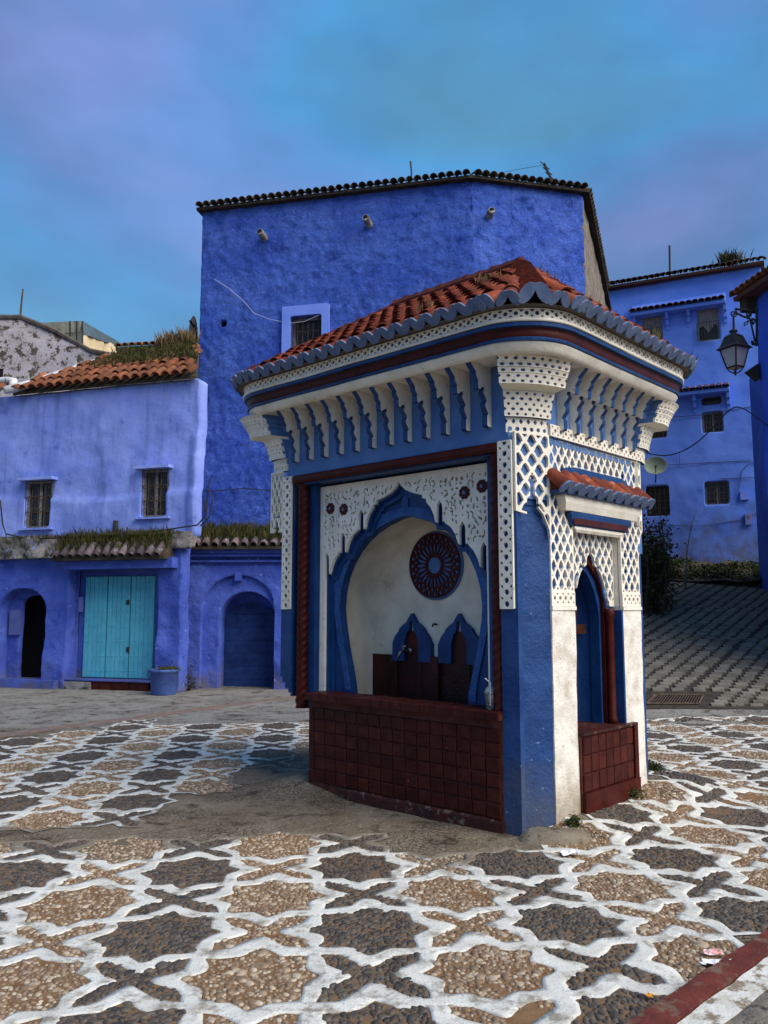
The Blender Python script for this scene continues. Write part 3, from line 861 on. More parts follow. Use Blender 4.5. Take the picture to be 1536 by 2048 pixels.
ARX = [0.655, 0.67, 0.755, 0.80, 0.812, 0.798, 0.755, 0.69, 0.60, 0.50, 0.385, 0.265, 0.14, 0.05, 0.0]
def f_ogive(S, T, g=0.0):
    hw = np.interp(T - g * 0.9, ARZ, ARX, left=0.655, right=-0.05) + g
    return np.minimum((hw - np.abs(S - AC)) * 0.75, T - 0.5)
plate(MB(), lambda S, T: np.minimum(f_rect(S, T, 0.425, 2.402, 0.80, 2.757), -f_ogive(S, T)), 0.42, 2.408, 0.79, 2.762, 0.012, 0.07, placeF(0.265)).build('arch_wall', BLUE, fr)
EMB = mat('embossed_blue_paint', (0.018, 0.075, 0.25), (0.035, 0.12, 0.33), 9, 0.35, 0.65, 0.4, 0.9, 26, 0.03, 0.9, 42, 0.02, wear=(0.35, 0.40, 0.48), wsc=34, wth=0.70, wsoft=0.02, spec=0.5)
plate(MB(), lambda S, T: np.minimum(np.minimum(f_ogive(S, T, 0.085), -f_ogive(S, T, 0.004)), T - 0.88), 0.42, 2.408, 0.80, 2.762, 0.011, 0.012, placeF(0.249), True).build('embossed_arch_band', EMB, fr)
# red flowers
for fx, fz in FLW:
    vs = [FW(fx, 0.156, fz)]; n = 40
    for k in range(n):
        t = 2 * math.pi * k / n; r = 0.047 + 0.008 * abs(math.sin(4 * t))
        vs.append(FW(fx + r * math.cos(t), 0.156, fz + r * math.sin(t)))
    vs += [FW(fx + (0.047 + 0.008 * abs(math.sin(8 * math.pi * k / n))) * math.cos(2 * math.pi * k / n), 0.168, fz + (0.047 + 0.008 * abs(math.sin(8 * math.pi * k / n))) * math.sin(2 * math.pi * k / n)) for k in range(n)]
    fs = [(0, k + 1, (k + 1) % n + 1) for k in range(n)] + [(k + 1, (k + 1) % n + 1, n + 1 + (k + 1) % n, n + 1 + k) for k in range(n)]
    fl = MB().add(vs, fs).build('flower', RED, fr)
    # centre
    mb = MB(); lathe(mb, [(0.017, 0), (0.014, 0.008), (0.002, 0.010)], (0, 0, 0), 10, lambda p: FW(fx + p[0], 0.1545 - p[2], fz + p[1]))
    mb.build('flower_centre', TILE_EDGE, fr)
# niche interior
ni = empty('niche', FW(AC, 0.5, 0.8), parent=fountain)
prof = [(0.70, 0.50)] + [(x, z) for x, z in zip(ARX, ARZ)]
half = []
for i in range(len(prof) - 1):
    for k in range(3):
        t = k / 3; half.append((prof[i][0] * (1 - t) + prof[i + 1][0] * t, prof[i][1] * (1 - t) + prof[i + 1][1] * t))
half.append((0.0, 2.41))
loop = [(-x, z) for x, z in half] + [(x, z) for x, z in half[::-1][1:]]
rings = [(0.331, 1.0, 0.0), (0.36, 1.05, 0.01), (0.50, 1.10, 0.02), (0.66, 1.13, 0.01), (0.72, 1.125, -0.01), (0.755, 1.10, -0.04)]
mb = MB(); nl = len(loop)
for b, k, dz in rings:
    mb.v += [FW(AC + math.copysign(max(abs(x), 0.775 if b > 0.34 and z < 1.3 else 0), x) * k, b, z + dz * sstep(z, 1.5, 2.3)) for x, z in loop]
for i in range(len(rings) - 1):
    for k in range(nl - 1): mb.f.append((i * nl + k, i * nl + k + 1, (i + 1) * nl + k + 1, (i + 1) * nl + k))
mb.build('niche_vault', NICHE_WHITE, ni, True)
mb = MB(); mb.v = [FW(AC + math.copysign(max(abs(x), 0.775 if z < 1.3 else 0), x) * 1.10, 0.755, z - 0.04 * sstep(z, 1.5, 2.3)) for x, z in loop]; mb.f = [tuple(range(nl))]
mb.build('niche_back', NICHE_WHITE, ni)
RC = (1.475, 2.005, 0.305)
mb = MB(); lathe(mb, [(RC[2] + 0.012, 0), (RC[2] + 0.012, 0.012), (RC[2], 0.02), (0.01, 0.02)], (0, 0, 0), 48, lambda p: FW(RC[0] + p[0], 0.752 - p[2], RC[1] + p[1]))
ros = mb.build('rosette', SLATE, ni)
def f_rosette(S, T):
    X, Y = S - RC[0], T - RC[1]
    r = np.hypot(X, Y); t = np.arctan2(Y, X)
    V = np.minimum(RC[2] - 0.006 - r, r - 0.075)
    n = 24
    tt = (t + math.pi / n) % (2 * math.pi / n) - math.pi / n
    lat = r * np.sin(tt)
    V = np.minimum(V, -(1 - np.sqrt(((r - 0.158) / 0.055) ** 2 + (lat / 0.0125) ** 2)) * 0.0125)
    t2 = (t) % (2 * math.pi / n) - math.pi / n
    V = np.minimum(V, np.hypot((r - 0.225) * 0.7, r * np.sin(t2)) - 0.0125)
    V = np.minimum(V, np.hypot((r - 0.262) * 0.6, r * np.sin(tt)) - 0.014)
    V = np.minimum(V, r - 0.075 - 0.010 * np.cos(n * t))
    return V
plate(MB(), f_rosette, RC[0] - 0.31, RC[0] + 0.31, RC[1] - 0.31, RC[1] + 0.31, 0.0062, 0.014, placeF(0.718)).build('tracery', RED, ni)
SMX = [0, .02, .05, .055, .10, .15, .155, .20, .225, .235]; SMZ = [1.575, 1.545, 1.505, 1.49, 1.465, 1.425, 1.405, 1.36, 1.31, 1.29]
for ax in (1.742, 1.190):
    def f_small(S, T, ax=ax):
        X = np.abs(S - ax); out = np.minimum(0.235 - X, (np.interp(X, SMX, SMZ) - T) * 0.75)
        hole = np.minimum(0.085 - X, (np.where(X < 0.02, 1.50, np.interp(X, [0, 0.021, 0.06, 0.085], [1.5, 1.42, 1.38, 1.30])) - T) * 0.75)
        hole2 = np.minimum(0.022 - np.abs(X - 0.155), (1.335 - T))
        return np.minimum(np.minimum(out, -hole), T - 1.13)
    plate(MB(), f_small, ax - 0.25, ax + 0.25, 1.10, 1.60, 0.008, 0.045, placeF(0.705)).build('small_lobed_arch', BLUE, ni)
    fbox(MB(), ax - 0.10, ax + 0.10, 0.735, 0.7555, 0.55, 1.41).build('tap_panel', RED_WET, ni)
fbox(MB(), 0.55, 2.27, 0.742, 0.757, 0.5, 1.182).build('dado', RED_WET, ni)
for ax in (1.467,): fbox(MB(), ax - 0.045, ax + 0.045, 0.70, 0.742, 0.55, 1.178).build('dado_pier', RED_WET, ni)
for ax in (1.955, 0.95): fbox(MB(), ax - 0.03, ax + 0.03, 0.715, 0.742, 0.55, 1.13).build('dado_pier', RED_WET, ni)
fbox(MB(), 0.55, 2.27, 0.122, 0.757, 0.42, 0.52).build('trough_floor', mat('wet_black_stain', (0.012, 0.011, 0.010), (0.03, 0.026, 0.02), 5, rough=0.3, bump=0.3, bsc=25), ni)
BRASS = mat('tap_metal', (0.42, 0.40, 0.36), (0.25, 0.23, 0.2), 20, rough=0.35, metal=0.9, bump=0)
tp = MB(); tube(tp, [FW(1.79, 0.74, 1.225), FW(1.79, 0.64, 1.225), FW(1.79, 0.60, 1.215), FW(1.79, 0.585, 1.16)], [0.013, 0.013, 0.013, 0.011], 8)
tube(tp, [FW(1.79, 0.65, 1.225), FW(1.79, 0.65, 1.265)], 0.008, 6); tube(tp, [FW(1.755, 0.65, 1.268), FW(1.825, 0.65, 1.268)], 0.008, 6)
tube(tp, [FW(1.79, 0.742, 1.225), FW(1.79, 0.728, 1.225)], 0.028, 12)
tp.build('tap', BRASS, ni, True)
tube(MB(), [FW(1.47, 0.75, 1.47), FW(1.47, 0.70, 1.475), FW(1.475, 0.69, 1.45)], 0.010, 6).build('pipe_stub', mat('dark_iron', (0.03, 0.028, 0.026), rough=0.6, bump=0.2, spec=0.4), ni)

# --- trough front, laid in glazed brick
ba = empty('basin', FW(1.3, 0, 0), parent=fountain)
fbox(MB(), 0.2405, 2.35, 0.0, 0.12, -0.03, 0.80).build('basin_wall', MORTAR_RED, ba)
mb = MB(); n = 40; ring = []
for k in range(n + 1):                               # rough footing under the bricks
    a = 0.2405 + (1.93 - 0.2405) * k / n
    o = 0.030 + 0.012 * fbm(a * 3, 1.3, 2.2, 1, 3); zt = 0.088 + 0.008 * fbm(a * 4, 5, 1, 1, 3)
    ring += [FW(a, 0.001, -0.05), FW(a, -o - 0.012, -0.05), FW(a, -o, zt * 0.8), FW(a, -o + 0.012, zt), FW(a, 0.001, zt + 0.004)]
fs = [(k * 5 + q, k * 5 + q + 1, k * 5 + 6 + q, k * 5 + 5 + q) for k in range(n) for q in range(4)] + [(0, 1, 2, 3, 4), tuple(n * 5 + q for q in (4, 3, 2, 1, 0))]
mb.add(ring, fs).build('basin_footing', RED_DIRTY, ba)
def brick(ax0, ax1, z0, z1, place, proud, m, parent, name='brick', ch=0.006):
    mb = MB()
    j = random.uniform(-0.002, 0.003)
    o = [(ax0, z0), (ax1, z0), (ax1, z1), (ax0, z1)]; i = [(ax0 + ch, z0 + ch), (ax1 - ch, z0 + ch), (ax1 - ch, z1 - ch), (ax0 + ch, z1 - ch)]
    vs = [place(s, t, 0.0) for s, t in o] + [place(s, t, proud * 0.6 + j) for s, t in o] + [place(s, t, proud + j) for s, t in i]
    fs = [(0, 1, 5, 4), (1, 2, 6, 5), (2, 3, 7, 6), (3, 0, 4, 7), (4, 5, 9, 8), (5, 6, 10, 9), (6, 7, 11, 10), (7, 4, 8, 11), (8, 9, 10, 11)]
    return mb.add(vs, fs).build(name, m, parent)
zr = [0.097, 0.206, 0.314, 0.422, 0.530, 0.637, 0.744]
for r in range(6):
    k = 0; a = 0.262
    while a < 2.30:
        w = 0.134 + random.uniform(-0.005, 0.005)
        a1 = min(a + w, 2.325)
        brick(a, a1 - 0.007, zr[r], zr[r + 1] - 0.009, placeF(0.0), 0.012, RED_TILE, ba)
        a += w
a = 0.2395
while a < 2.35:                                       # rowlock coping
    a1 = min(a + 0.105 + random.uniform(-0.006, 0.006), 2.362)
    if 2.362 - a1 < 0.04: a1 = 2.362
    mb = MB(); h = 0.866 + random.uniform(-0.003, 0.003); f = -0.058 + random.uniform(-0.004, 0.004)
    P = [(a + 0.002, f), (a + 0.002, 0.20), (a1 - 0.003, 0.20), (a1 - 0.003, f)]
    P2 = [(a + 0.006, f + 0.012), (a + 0.006, 0.19), (a1 - 0.007, 0.19), (a1 - 0.007, f + 0.012)]
    vs = [FW(x, y, 0.802) for x, y in P] + [FW(x, y, h - 0.010) for x, y in P] + [FW(x, y, h) for x, y in P2]
    mb.add(vs, BOXF[:1] + [(0, 1, 5, 4), (1, 2, 6, 5), (2, 3, 7, 6), (3, 0, 4, 7), (4, 5, 9, 8), (5, 6, 10, 9), (6, 7, 11, 10), (7, 4, 8, 11), (8, 9, 10, 11)])
    mb.build('coping_brick', RED_TILE, ba)
    a = a1
fbox(MB(), 0.2405, 2.355, -0.05, 0.19, 0.80, 0.845).build('coping_bed', MORTAR_RED, ba)

# --- side face: lattice over the piers, little roof, arched niche, bench
sd = empty('side_face', FW(0, 1.0, 0), parent=fountain)
bc = 1.05
def f_sidelat(S, T):
    R = f_rect(S, T, 0.318, 1.868, 1.742, 2.925)
    R = np.minimum(R, -np.minimum(np.minimum(S - 0.655, 1.44 - S), 2.24 - T))      # opening for the recessed bay
    R = np.minimum(R, np.maximum(1.775 - S, T - np.interp(S, [1.775, 1.79, 1.82, 1.868], [2.06, 2.1, 2.25, 2.3])))
    return rimmed(R, f_lat(S, T, so=0.04), 0.013)
plate(MB(), f_sidelat, 0.312, 1.872, 1.735, 2.93, 0.0070, 0.026, placeR(0.0)).build('lattice', WHITE, sd)
for b0, b1 in ((0.313, 0.655), (1.44, 1.775)):
    plate(MB(), lambda S, T: rimmed(f_rect(S, T, b0, b1, 1.63, 1.742), f_beads(S, T, 0.078, 0.017, 1.69, 0.030, b0 + 0.045)), b0 - 0.005, b1 + 0.005, 1.625, 1.747, 0.0062, 0.028, placeR(-0.004)).build('lattice_hem', WHITE, sd)
    fbox(MB(), -0.012, 0.02, b0 - 0.003, b1 + 0.003, 1.600, 1.6285).build('pier_cap', WHITE, sd)
# recessed bay
def f_bay(S, T):
    X = np.abs(S - bc)
    top = np.interp(X, [0, .017, .018, .06, .065, .105, .106, .135, .136, .16, .20, .235, .236, .265, .266, .30, .301], [2.22, 2.16, 2.06, 2.03, 1.97, 1.95, 2.09, 2.06, 1.93, 1.91, 1.85, 1.77, 1.90, 1.87, 1.70, 1.66, 1.2])
    hole = np.minimum(0.302 - X, (top - T) * 0.75)
    R = np.minimum(f_rect(S, T, 0.657, 1.438, 1.63, 2.26), -hole)
    return rimmed(R, np.maximum(f_lat(S, T, so=0.04), np.maximum(T - 2.235, 1.68 - T)), 0.012)
plate(MB(), f_bay, 0.650, 1.445, 1.62, 2.27, 0.0062, 0.022, placeR(0.072)).build('bay_lattice', WHITE, sd)
plate(MB(), lambda S, T: np.minimum(f_rect(S, T, 0.657, 1.438, 1.6, 2.262), -np.minimum(0.30 - np.abs(S - bc), (np.interp(np.abs(S - bc), [0, .05, .14, .23, .30], [2.13, 2.03, 1.95, 1.8, 1.6]) - T) * .75)), 0.65, 1.445, 1.59, 2.27, 0.012, 0.014, placeR(0.0965)).build('bay_backing', SLATE, sd)
def f_redarch(S, T):
    X = np.abs(S - bc)
    return np.minimum(f_rect(S, T, 0.70, 1.40, 0.66, 2.24), -np.minimum((np.interp(T, [0.6, 1.55, 1.7, 1.85, 1.95, 2.0], [0.270, 0.270, 0.262, 0.185, 0.075, 0.0], right=-0.05) - X), T - 0.6))
plate(MB(), f_redarch, 0.695, 1.405, 0.655, 2.245, 0.011, 0.030, placeR(0.1125)).build('red_arch', RED, sd)
plate(MB(), lambda S, T: np.minimum(f_rect(S, T, 0.657, 1.438, 0.62, 2.24), -f_arch(S, T, bc, 0.245, 0.5, 1.55, 0.38, 1.5)), 0.65, 1.445, 0.61, 2.25, 0.012, 0.09, placeR(0.145)).build('niche_arch', BLUE, sd)
for b in (0.735, 1.362):
    mb = MB(); lathe(mb, [(0.044, 0), (0.044, 0.05), (0.036, 0.07), (0.036, 0.86), (0.045, 0.90), (0.045, 0.94), (0.038, 0.96)], (0, 0, 0), 14, lambda p: FW(0.085 + p[0], b + p[1], 0.652 + p[2]))
    mb.build('red_column', RED, sd, True)
mb = MB(); pts = []                                   # rounded blue niche behind the arch
NB = [(-0.255, 0.22), (-0.245, 0.32), (-0.17, 0.42), (0, 0.46), (0.17, 0.42), (0.245, 0.32), (0.255, 0.22)]
zs_ = [0.60, 1.0, 1.5, 1.65, 1.78, 1.88, 1.94]; ks = [1, 1, 1, 0.97, 0.8, 0.5, 0.1]
for z, k in zip(zs_, ks): mb.v += [FW(0.22 + (a - 0.22) * max(k, 0.3), bc + x * k, z) for x, a in NB]
mb.f = [(i * 7 + q, i * 7 + q + 1, i * 7 + 8 + q, i * 7 + 7 + q) for i in range(6) for q in range(6)]
mb.build('side_niche', BLUE, sd, True)
fbox(MB(), 0.26, 0.44, bc + 0.02, bc + 0.225, 1.40, 1.48).build('niche_shelf', RED_DIRTY, sd)
fbox(MB(), 0.10, 0.144, 0.656, 0.70, 0.60, 1.63).build('bay_jamb', BLUE, sd)
fbox(MB(), -0.004, 0.144, 1.412, 1.4385, 0.60, 1.598).build('bay_jamb', BLUE, sd)
fbox(MB(), 0.30, 0.62, 0.656, 1.439, 0.30, 0.62).build('bay_core', BLUE, sd)
fbox(MB(), 0.48, 0.62, 0.456, 1.72, 0.62, 2.864).build('bay_back', BLUE, sd)
# hood
hd = empty('hood', FW(-0.1, 0.9, 2.2), parent=fountain)
hd.name = 'hood'
plate(MB(), lambda S, T: np.minimum(f_rect(S, T, 0.43, 1.66, 2.45, 2.80), np.interp(S, [.43, .50, .56, .7, 1.5, 1.6, 1.66], [2.58, 2.68, 2.715, 2.73, 2.73, 2.69, 2.60]) - T), 0.425, 1.665, 2.445, 2.81, 0.02, 0.03, placeR(-0.012)).build('hood_back', BLUE, hd)
def tier(a0, b0, b1, z0, z1, a1, m, name='hood_tier'):
    """moulded block that widens upwards"""
    mb = MB()
    for z, a, e in ((z0, a1, 0.0), (z0 + (z1 - z0) * 0.5, (a0 + a1) / 2 - 0.008, 0.03), (z1 - 0.015, a0, 0.05), (z1, a0, 0.05)):
        mb.v += [FW(0.0, b0 - e, z), FW(a, b0 - e, z), FW(a, b1 + e, z), FW(0.0, b1 + e, z)]
    for i in range(3):
        for q in range(4): mb.f.append((i * 4 + q, i * 4 + (q + 1) % 4, i * 4 + 4 + (q + 1) % 4, i * 4 + 4 + q))
    mb.f += [(3, 2, 1, 0), (12, 13, 14, 15)]
    return mb.build(name, m, hd)
tier(-0.022, 0.70, 1.40, 2.212, 2.256, -0.006, WHITE)
tier(-0.050, 0.60, 1.50, 2.258, 2.365, -0.022, BLUE)
fbox(MB(), -0.045, -0.02, 0.60, 1.50, 2.270, 2.318).build('hood_red_band', RED, hd)
tier(-0.082, 0.46, 1.64, 2.367, 2.480, -0.055, WHITE)

# --- barrel tiles
def tile_mesh(name, L, r0, r1, th, m, m2=None, n=7, petal=False):
    vs, fs, mi = [], [], []
    for y, r in ((0, r0), (L, r1)):
        for rr in (r, r - th):
            for k in range(n + 1):
                t = math.pi * k / n
                vs.append((rr * math.cos(t), y, rr * math.sin(t)))
    q = n + 1
    for k in range(n):
        fs.append((k, k + 1, 2 * q + k + 1, 2 * q + k)); mi.append(0)
        fs.append((q + k + 1, q + k, 3 * q + k, 3 * q + k + 1)); mi.append(0)
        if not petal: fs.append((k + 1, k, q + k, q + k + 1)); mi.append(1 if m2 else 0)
    if petal:
        n2 = 12                                       # two rounded petals cut into the mortared end
        for sg in (-1, 1):
            b = len(vs)
            for yy in (-0.006, 0.012):
                for k in range(n2):
                    t = 2 * math.pi * k / n2; x, z = 0.40 * r0 * math.cos(t), 0.74 * r0 * math.sin(t)
                    c_, s_ = math.cos(0.55), math.sin(0.55) * sg
                    vs.append((sg * 0.50 * r0 + x * c_ - z * s_, yy, 0.36 * r0 + x * s_ + z * c_))
            fs.append(tuple(range(b, b + n2))); mi.append(1)
            for k in range(n2): fs.append((b + k, b + (k + 1) % n2, b + n2 + (k + 1) % n2, b + n2 + k)); mi.append(1)
        for k in range(n): fs.append((k + 1, k, q + k, q + k + 1)); mi.append(1)
    me = bpy.data.meshes.new(name)
    me.from_pydata(vs, [], fs); me.materials.append(m)
    if m2: me.materials.append(m2)
    me.polygons.foreach_set('material_index', mi); me.polygons.foreach_set('use_smooth', [x == 0 for x in mi])
    me.update(); return me
def put_tile(name, me, p, up, side, parent, sc=1.0, jit=0.012):
    """p = middle of the lower end; up = direction up the slope; side = across"""
    Y = Vector(up).normalized(); X = Vector(side); X = (X - Y * X.dot(Y)).normalized(); Z = X.cross(Y)
    if Z.z < 0: X = -X; Z = X.cross(Y)
    o = link_mesh(name, me, p, parent)
    Mx = Matrix((X, Y, Z)).transposed()
    e = Mx.to_euler()
    o.rotation_euler = (e.x + random.gauss(0, jit), e.y + random.gauss(0, jit), e.z + random.gauss(0, jit))
    o.scale = (sc * random.uniform(0.96, 1.04), random.uniform(0.97, 1.02), sc)
    return o
dA, dB = Vector((*FE1, 0)), Vector((*FE2, 0)); dZ = Vector((0, 0, 1))
T_HOOD = tile_mesh('hood_tile', 0.19, 0.080, 0.072, 0.014, TERRA, TILE_EDGE, 7, True)
hs = (dA * 0.16 + dZ * 0.15)
for k in range(10): put_tile('hood_tile', T_HOOD, FW(-0.130, 0.345 + 0.152 * k, 2.500), hs, dB, hd, 1.0, 0.02)
prism(MB(), [(-0.115, 0.29), (-0.115, 1.78), (-0.013, 1.78), (-0.013, 0.29)], 2.482, 2.500, FW).build('hood_slab', BLUE, hd)
mb = MB(); mb.v = [FW(a, b, z) for b in (0.30, 1.77) for a, z in ((-0.112, 2.501), (-0.0125, 2.501), (-0.0125, 2.615), (-0.105, 2.515))]; mb.f = [(0, 1, 2, 3), (7, 6, 5, 4), (3, 2, 6, 7), (0, 3, 7, 4)]
mb.build('hood_slope', TERRA_DARK, hd)
# bench
be = empty('side_bench', FW(-0.0, 1.1, 0), parent=fountain)
fbox(MB(), -0.016, 0.34, 0.658, 1.555, -0.05, 0.64).build('bench_core', MORTAR_RED, be)
fbox(MB(), -0.050, 0.33, 0.6605, 1.565, -0.05, 0.215).build('bench_footing', RED, be)
fbox(MB(), -0.042, -0.0165, 1.50, 1.563, 0.216, 0.642).build('bench_edge', RED, be)
fbox(MB(), -0.044, 0.34, 0.6605, 1.562, 0.6425, 0.662).build('bench_top', RED_DIRTY, be)
for r in range(3):
    b = 0.672
    while b < 1.48:
        b1 = min(b + 0.118, 1.498)
        brick(b, b1 - 0.007, 0.222 + 0.138 * r, 0.222 + 0.138 * (r + 1) - 0.009, placeR(-0.016), 0.016, RED_TILE, be)
        b += 0.118
# front strips of lattice on the two front posts
for mir in (False, True):
    f = (lambda s: AM - s) if mir else (lambda s: s)
    plate(MB(), lambda S, T: rimmed(f_rect(S, T, 0.112, 0.236, 1.607, 2.868), f_beads(T, S, 0.0865, 0.022, 0.174, 0.038)), 0.106, 0.242, 1.60, 2.875, 0.0062, 0.020, (lambda s, t, d: FW(f(s), -0.001 - d, t)), False, 0.020).build('lattice_strip', WHITE, fountain)
# chamfer lattice with its lobed hem
PF, PR = np.array([0.108, -0.0]), np.array([0.0, 0.305])
CL = float(np.linalg.norm(PR - PF)); cu = (PR - PF) / CL; cn = np.array([-cu[1], cu[0]]); cn = cn if cn.sum() < 0 else -cn
def f_cham(S, T, lim=0.0):
    low = np.interp(S, [0, 0.100, 0.104, 0.135, 0.139, 0.155, 0.171, 0.175, 0.205, 0.21, 0.25, 0.30, CL], [2.33, 2.31, 2.43, 2.45, 2.58, 2.64, 2.58, 2.46, 2.44, 2.36, 2.32, 2.22, 2.10])
    low = np.maximum(low, lim)
    R = np.minimum(f_rect(S, T, 0.0, CL, 2.0, 2.93), (T - low) * 0.8)
    return rimmed(R, f_lat(S, T, 0.128, 0.150, 0.038, 0.053, 0.03, 0.02), 0.013)
for k, (ma, mbb) in enumerate(((0, 0), (1, 0), (0, 1))):
    P0_, P1_ = ((PF, PR), (PF, np.array([-0.075, 0.012])), (np.array([0.13, -0.06]), np.array([0.0, 0.24])))[k]
    cu_, L_ = (P1_ - P0_) / np.linalg.norm(P1_ - P0_), float(np.linalg.norm(P1_ - P0_)); cn_ = np.array([-cu_[1], cu_[0]]); cn_ = cn_ if cn_.sum() < 0 else -cn_
    if k: prism(MB(), [(AM - a if ma else a, BM - b if mbb else b) for a, b in (P0_ - cn_ * 0.004, P1_ - cn_ * 0.004, P1_ - cn_ * 0.1, P0_ - cn_ * 0.1)], 2.40, 2.864, FW).build('chamfer_block', SLATE, fountain)
    def pl(s, t, d):
        p = P0_ + cu_ * s * (L_ / CL) + cn_ * (d + 0.004)
        return FW(AM - p[0] if ma else p[0], BM - p[1] if mbb else p[1], t)
    plate(MB(), lambda S, T: f_cham(S, T, 2.34 if k else 0.0), -0.005, CL + 0.005, 2.14, 2.935, 0.0066, 0.026, pl, False, 0.02).build('chamfer_lattice', WHITE, fountain)

# --- cornice that runs round the building on rounded corners
rc = 0.12
D0 = 0.38
Ls = [AM - 2 * rc, math.pi / 2 * (rc + D0), BM - 2 * rc, math.pi / 2 * (rc + D0), AM - 2 * rc, math.pi / 2 * (rc + D0), BM - 2 * rc, math.pi / 2 * (rc + D0)]
CUM = np.concatenate([[0], np.cumsum(Ls)])
def cpos(s, D):
    s = s % CUM[-1]
    k = int(np.searchsorted(CUM, s, 'right') - 1); k = min(k, 7)
    l = s - CUM[k]
    if k == 0: return (AM - rc - l, -D)
    if k == 2: return (-D, rc + l)
    if k == 4: return (rc + l, BM + D)
    if k == 6: return (AM + D, BM - rc - l)
    an = l / (rc + D0); cx, cy, t0 = {1: (rc, rc, -math.pi / 2), 3: (rc, BM - rc, math.pi), 5: (AM - rc, BM - rc, math.pi / 2), 7: (AM - rc, rc, 0)}[k]
    t = t0 - an
    return (cx + (rc + D) * math.cos(t), cy + (rc + D) * math.sin(t))
SS_ = sorted(set([float(c) for c in CUM[:-1]] + [float(CUM[k] + Ls[k] * q / 12) for k in (1, 3, 5, 7) for q in range(12)] + [float(CUM[k] + Ls[k] * q / 24) for k in (0, 2, 4, 6) for q in range(24)]))
def sweep(name, prof, m, parent, smooth=False):
    vs, fs = [], []; n = len(prof)
    for i, s in enumerate(SS_):
        for q, (D, z) in enumerate(prof):
            a, b = cpos(s, D); vs.append(FW(a, b, z + 0.004 * fbm(s * 1.5, q * 3.1, 0.7, 1, 3)))
    N = len(SS_)
    for i in range(N):
        j = (i + 1) % N
        for q in range(n - 1): fs.append((i * n + q, j * n + q, j * n + q + 1, i * n + q + 1))
    return MB().add(vs, fs).build(name, m, parent, smooth)
co = empty('cornice', FW(1.4, 1, 3.4), parent=fountain)
sweep('soffit', [(-0.02, 3.462), (0.22, 3.458), (0.27, 3.448)], WHITE, co)
sweep('white_cove', [(0.26, 3.449), (0.275, 3.447), (0.295, 3.46), (0.305, 3.475), (0.325, 3.50), (0.332, 3.515), (0.30, 3.52)], WHITE, co, True)
sweep('blue_fillet', [(0.325, 3.517), (0.346, 3.519), (0.350, 3.535), (0.340, 3.543)], BLUE, co)
sweep('red_cove', [(0.338, 3.541), (0.350, 3.560), (0.345, 3.585), (0.352, 3.605), (0.358, 3.612)], RED, co, True)
sweep('blue_fillet', [(0.352, 3.610), (0.378, 3.614), (0.382, 3.640), (0.366, 3.650)], BLUE, co)
sweep('frieze_backing', [(0.36, 3.648), (0.362, 3.739), (0.20, 3.740)], mat('frieze_dark_blue', (0.06, 0.09, 0.17), (0.10, 0.13, 0.2), 8), co)  # dark blue backing behind the lattice holes
def f_frieze(S, T):
    per = 0.076
    X = (S + per / 2) % per - per / 2
    V = np.hypot(X, T - 3.703) - 0.0165
    X2 = (S + per) % per - per / 2
    V = np.minimum(V, np.maximum(np.abs(X2) - np.maximum(0, 0.006 + (T - 3.712) * 0.75), 3.712 - T))
    V = np.minimum(V, np.maximum(np.abs(X2) - np.maximum(0, 0.014 - (T - 3.676) * 0.6), np.abs(T - 3.682) - 0.007))
    return rimmed(np.minimum(T - 3.652, 3.737 - T), V, 0.005)
s0f = float(CUM[7]) - float(CUM[-1]); s1f = float(CUM[3] + Ls[3])
plate(MB(), f_frieze, s0f - 0.3, s1f + 0.3, 3.648, 3.741, 0.0062, 0.016, lambda s, t, d: FW(*cpos(s, 0.366 + d + 0.14 * max(0, t - 3.70)), t), True, 0.016).build('lattice_frieze', WHITE, co)
sweep('frieze_ring_moulding', [(0.382, 3.645), (0.392, 3.648), (0.392, 3.662), (0.384, 3.667)], WHITE, co, True)

# --- brackets
BRP = [(0.0, 2.99), (0.045, 2.99), (0.055, 3.0), (0.055, 3.075), (0.04, 3.085), (0.045, 3.10), (0.072, 3.135), (0.078, 3.16), (0.06, 3.185), (0.066, 3.205), (0.095, 3.235), (0.105, 3.255),
       (0.088, 3.262), (0.092, 3.29), (0.118, 3.285), (0.145, 3.262), (0.162, 3.265), (0.168, 3.315), (0.160, 3.325), (0.19, 3.36), (0.195, 3.375), (0.188, 3.385), (0.225, 3.42), (0.262, 3.455), (0.262, 3.462), (0.0, 3.462)]
def bracket(P, parent):
    """P(d, t, z): d outwards, t across"""
    w = 0.027; n = len(BRP)
    mb = MB()
    vs = [P(d, -w, z) for d, z in BRP] + [P(d, w, z) for d, z in BRP]
    fs = [tuple(range(n)), tuple(range(2 * n - 1, n - 1, -1))] + [(k, (k + 1) % n, n + (k + 1) % n, n + k) for k in (n - 2, n - 1)]
    o = mb.add(vs, fs).build('bracket', WHITE, parent)
    e = MB(); m = n - 2
    E_ = BRP[0:n - 1]
    vs = [P(d + 0.002, -w + 0.003, z) for d, z in E_] + [P(d + 0.002, w - 0.003, z) for d, z in E_]
    e.add(vs, [(k, k + 1, len(E_) + k + 1, len(E_) + k) for k in range(len(E_) - 1)])
    e.build('bracket_edge', BLUE, o)
    return o
for k in range(12): bracket(lambda d, t, z, a=0.325 + k * 0.2025: FW(a + t, -d, z), fountain)
for k in range(7): bracket(lambda d, t, z, b=0.490 + k * 0.193: FW(-d, b + t, z), fountain)
for k in range(7): bracket(lambda d, t, z, b=0.490 + k * 0.193: FW(AM + d, b + t, z), fountain)
# band of beads between brackets and lattice on the side, with a knot at the post
plate(MB(), lambda S, T: rimmed(f_rect(S, T, 0.318, 1.885, 2.93, 3.022), f_beads(S, T, 0.078, 0.017, 2.976, 0.026)), 0.31, 1.89, 2.925, 3.027, 0.0062, 0.022, placeR(-0.004), False, 0.02).build('bead_band', WHITE, sd)
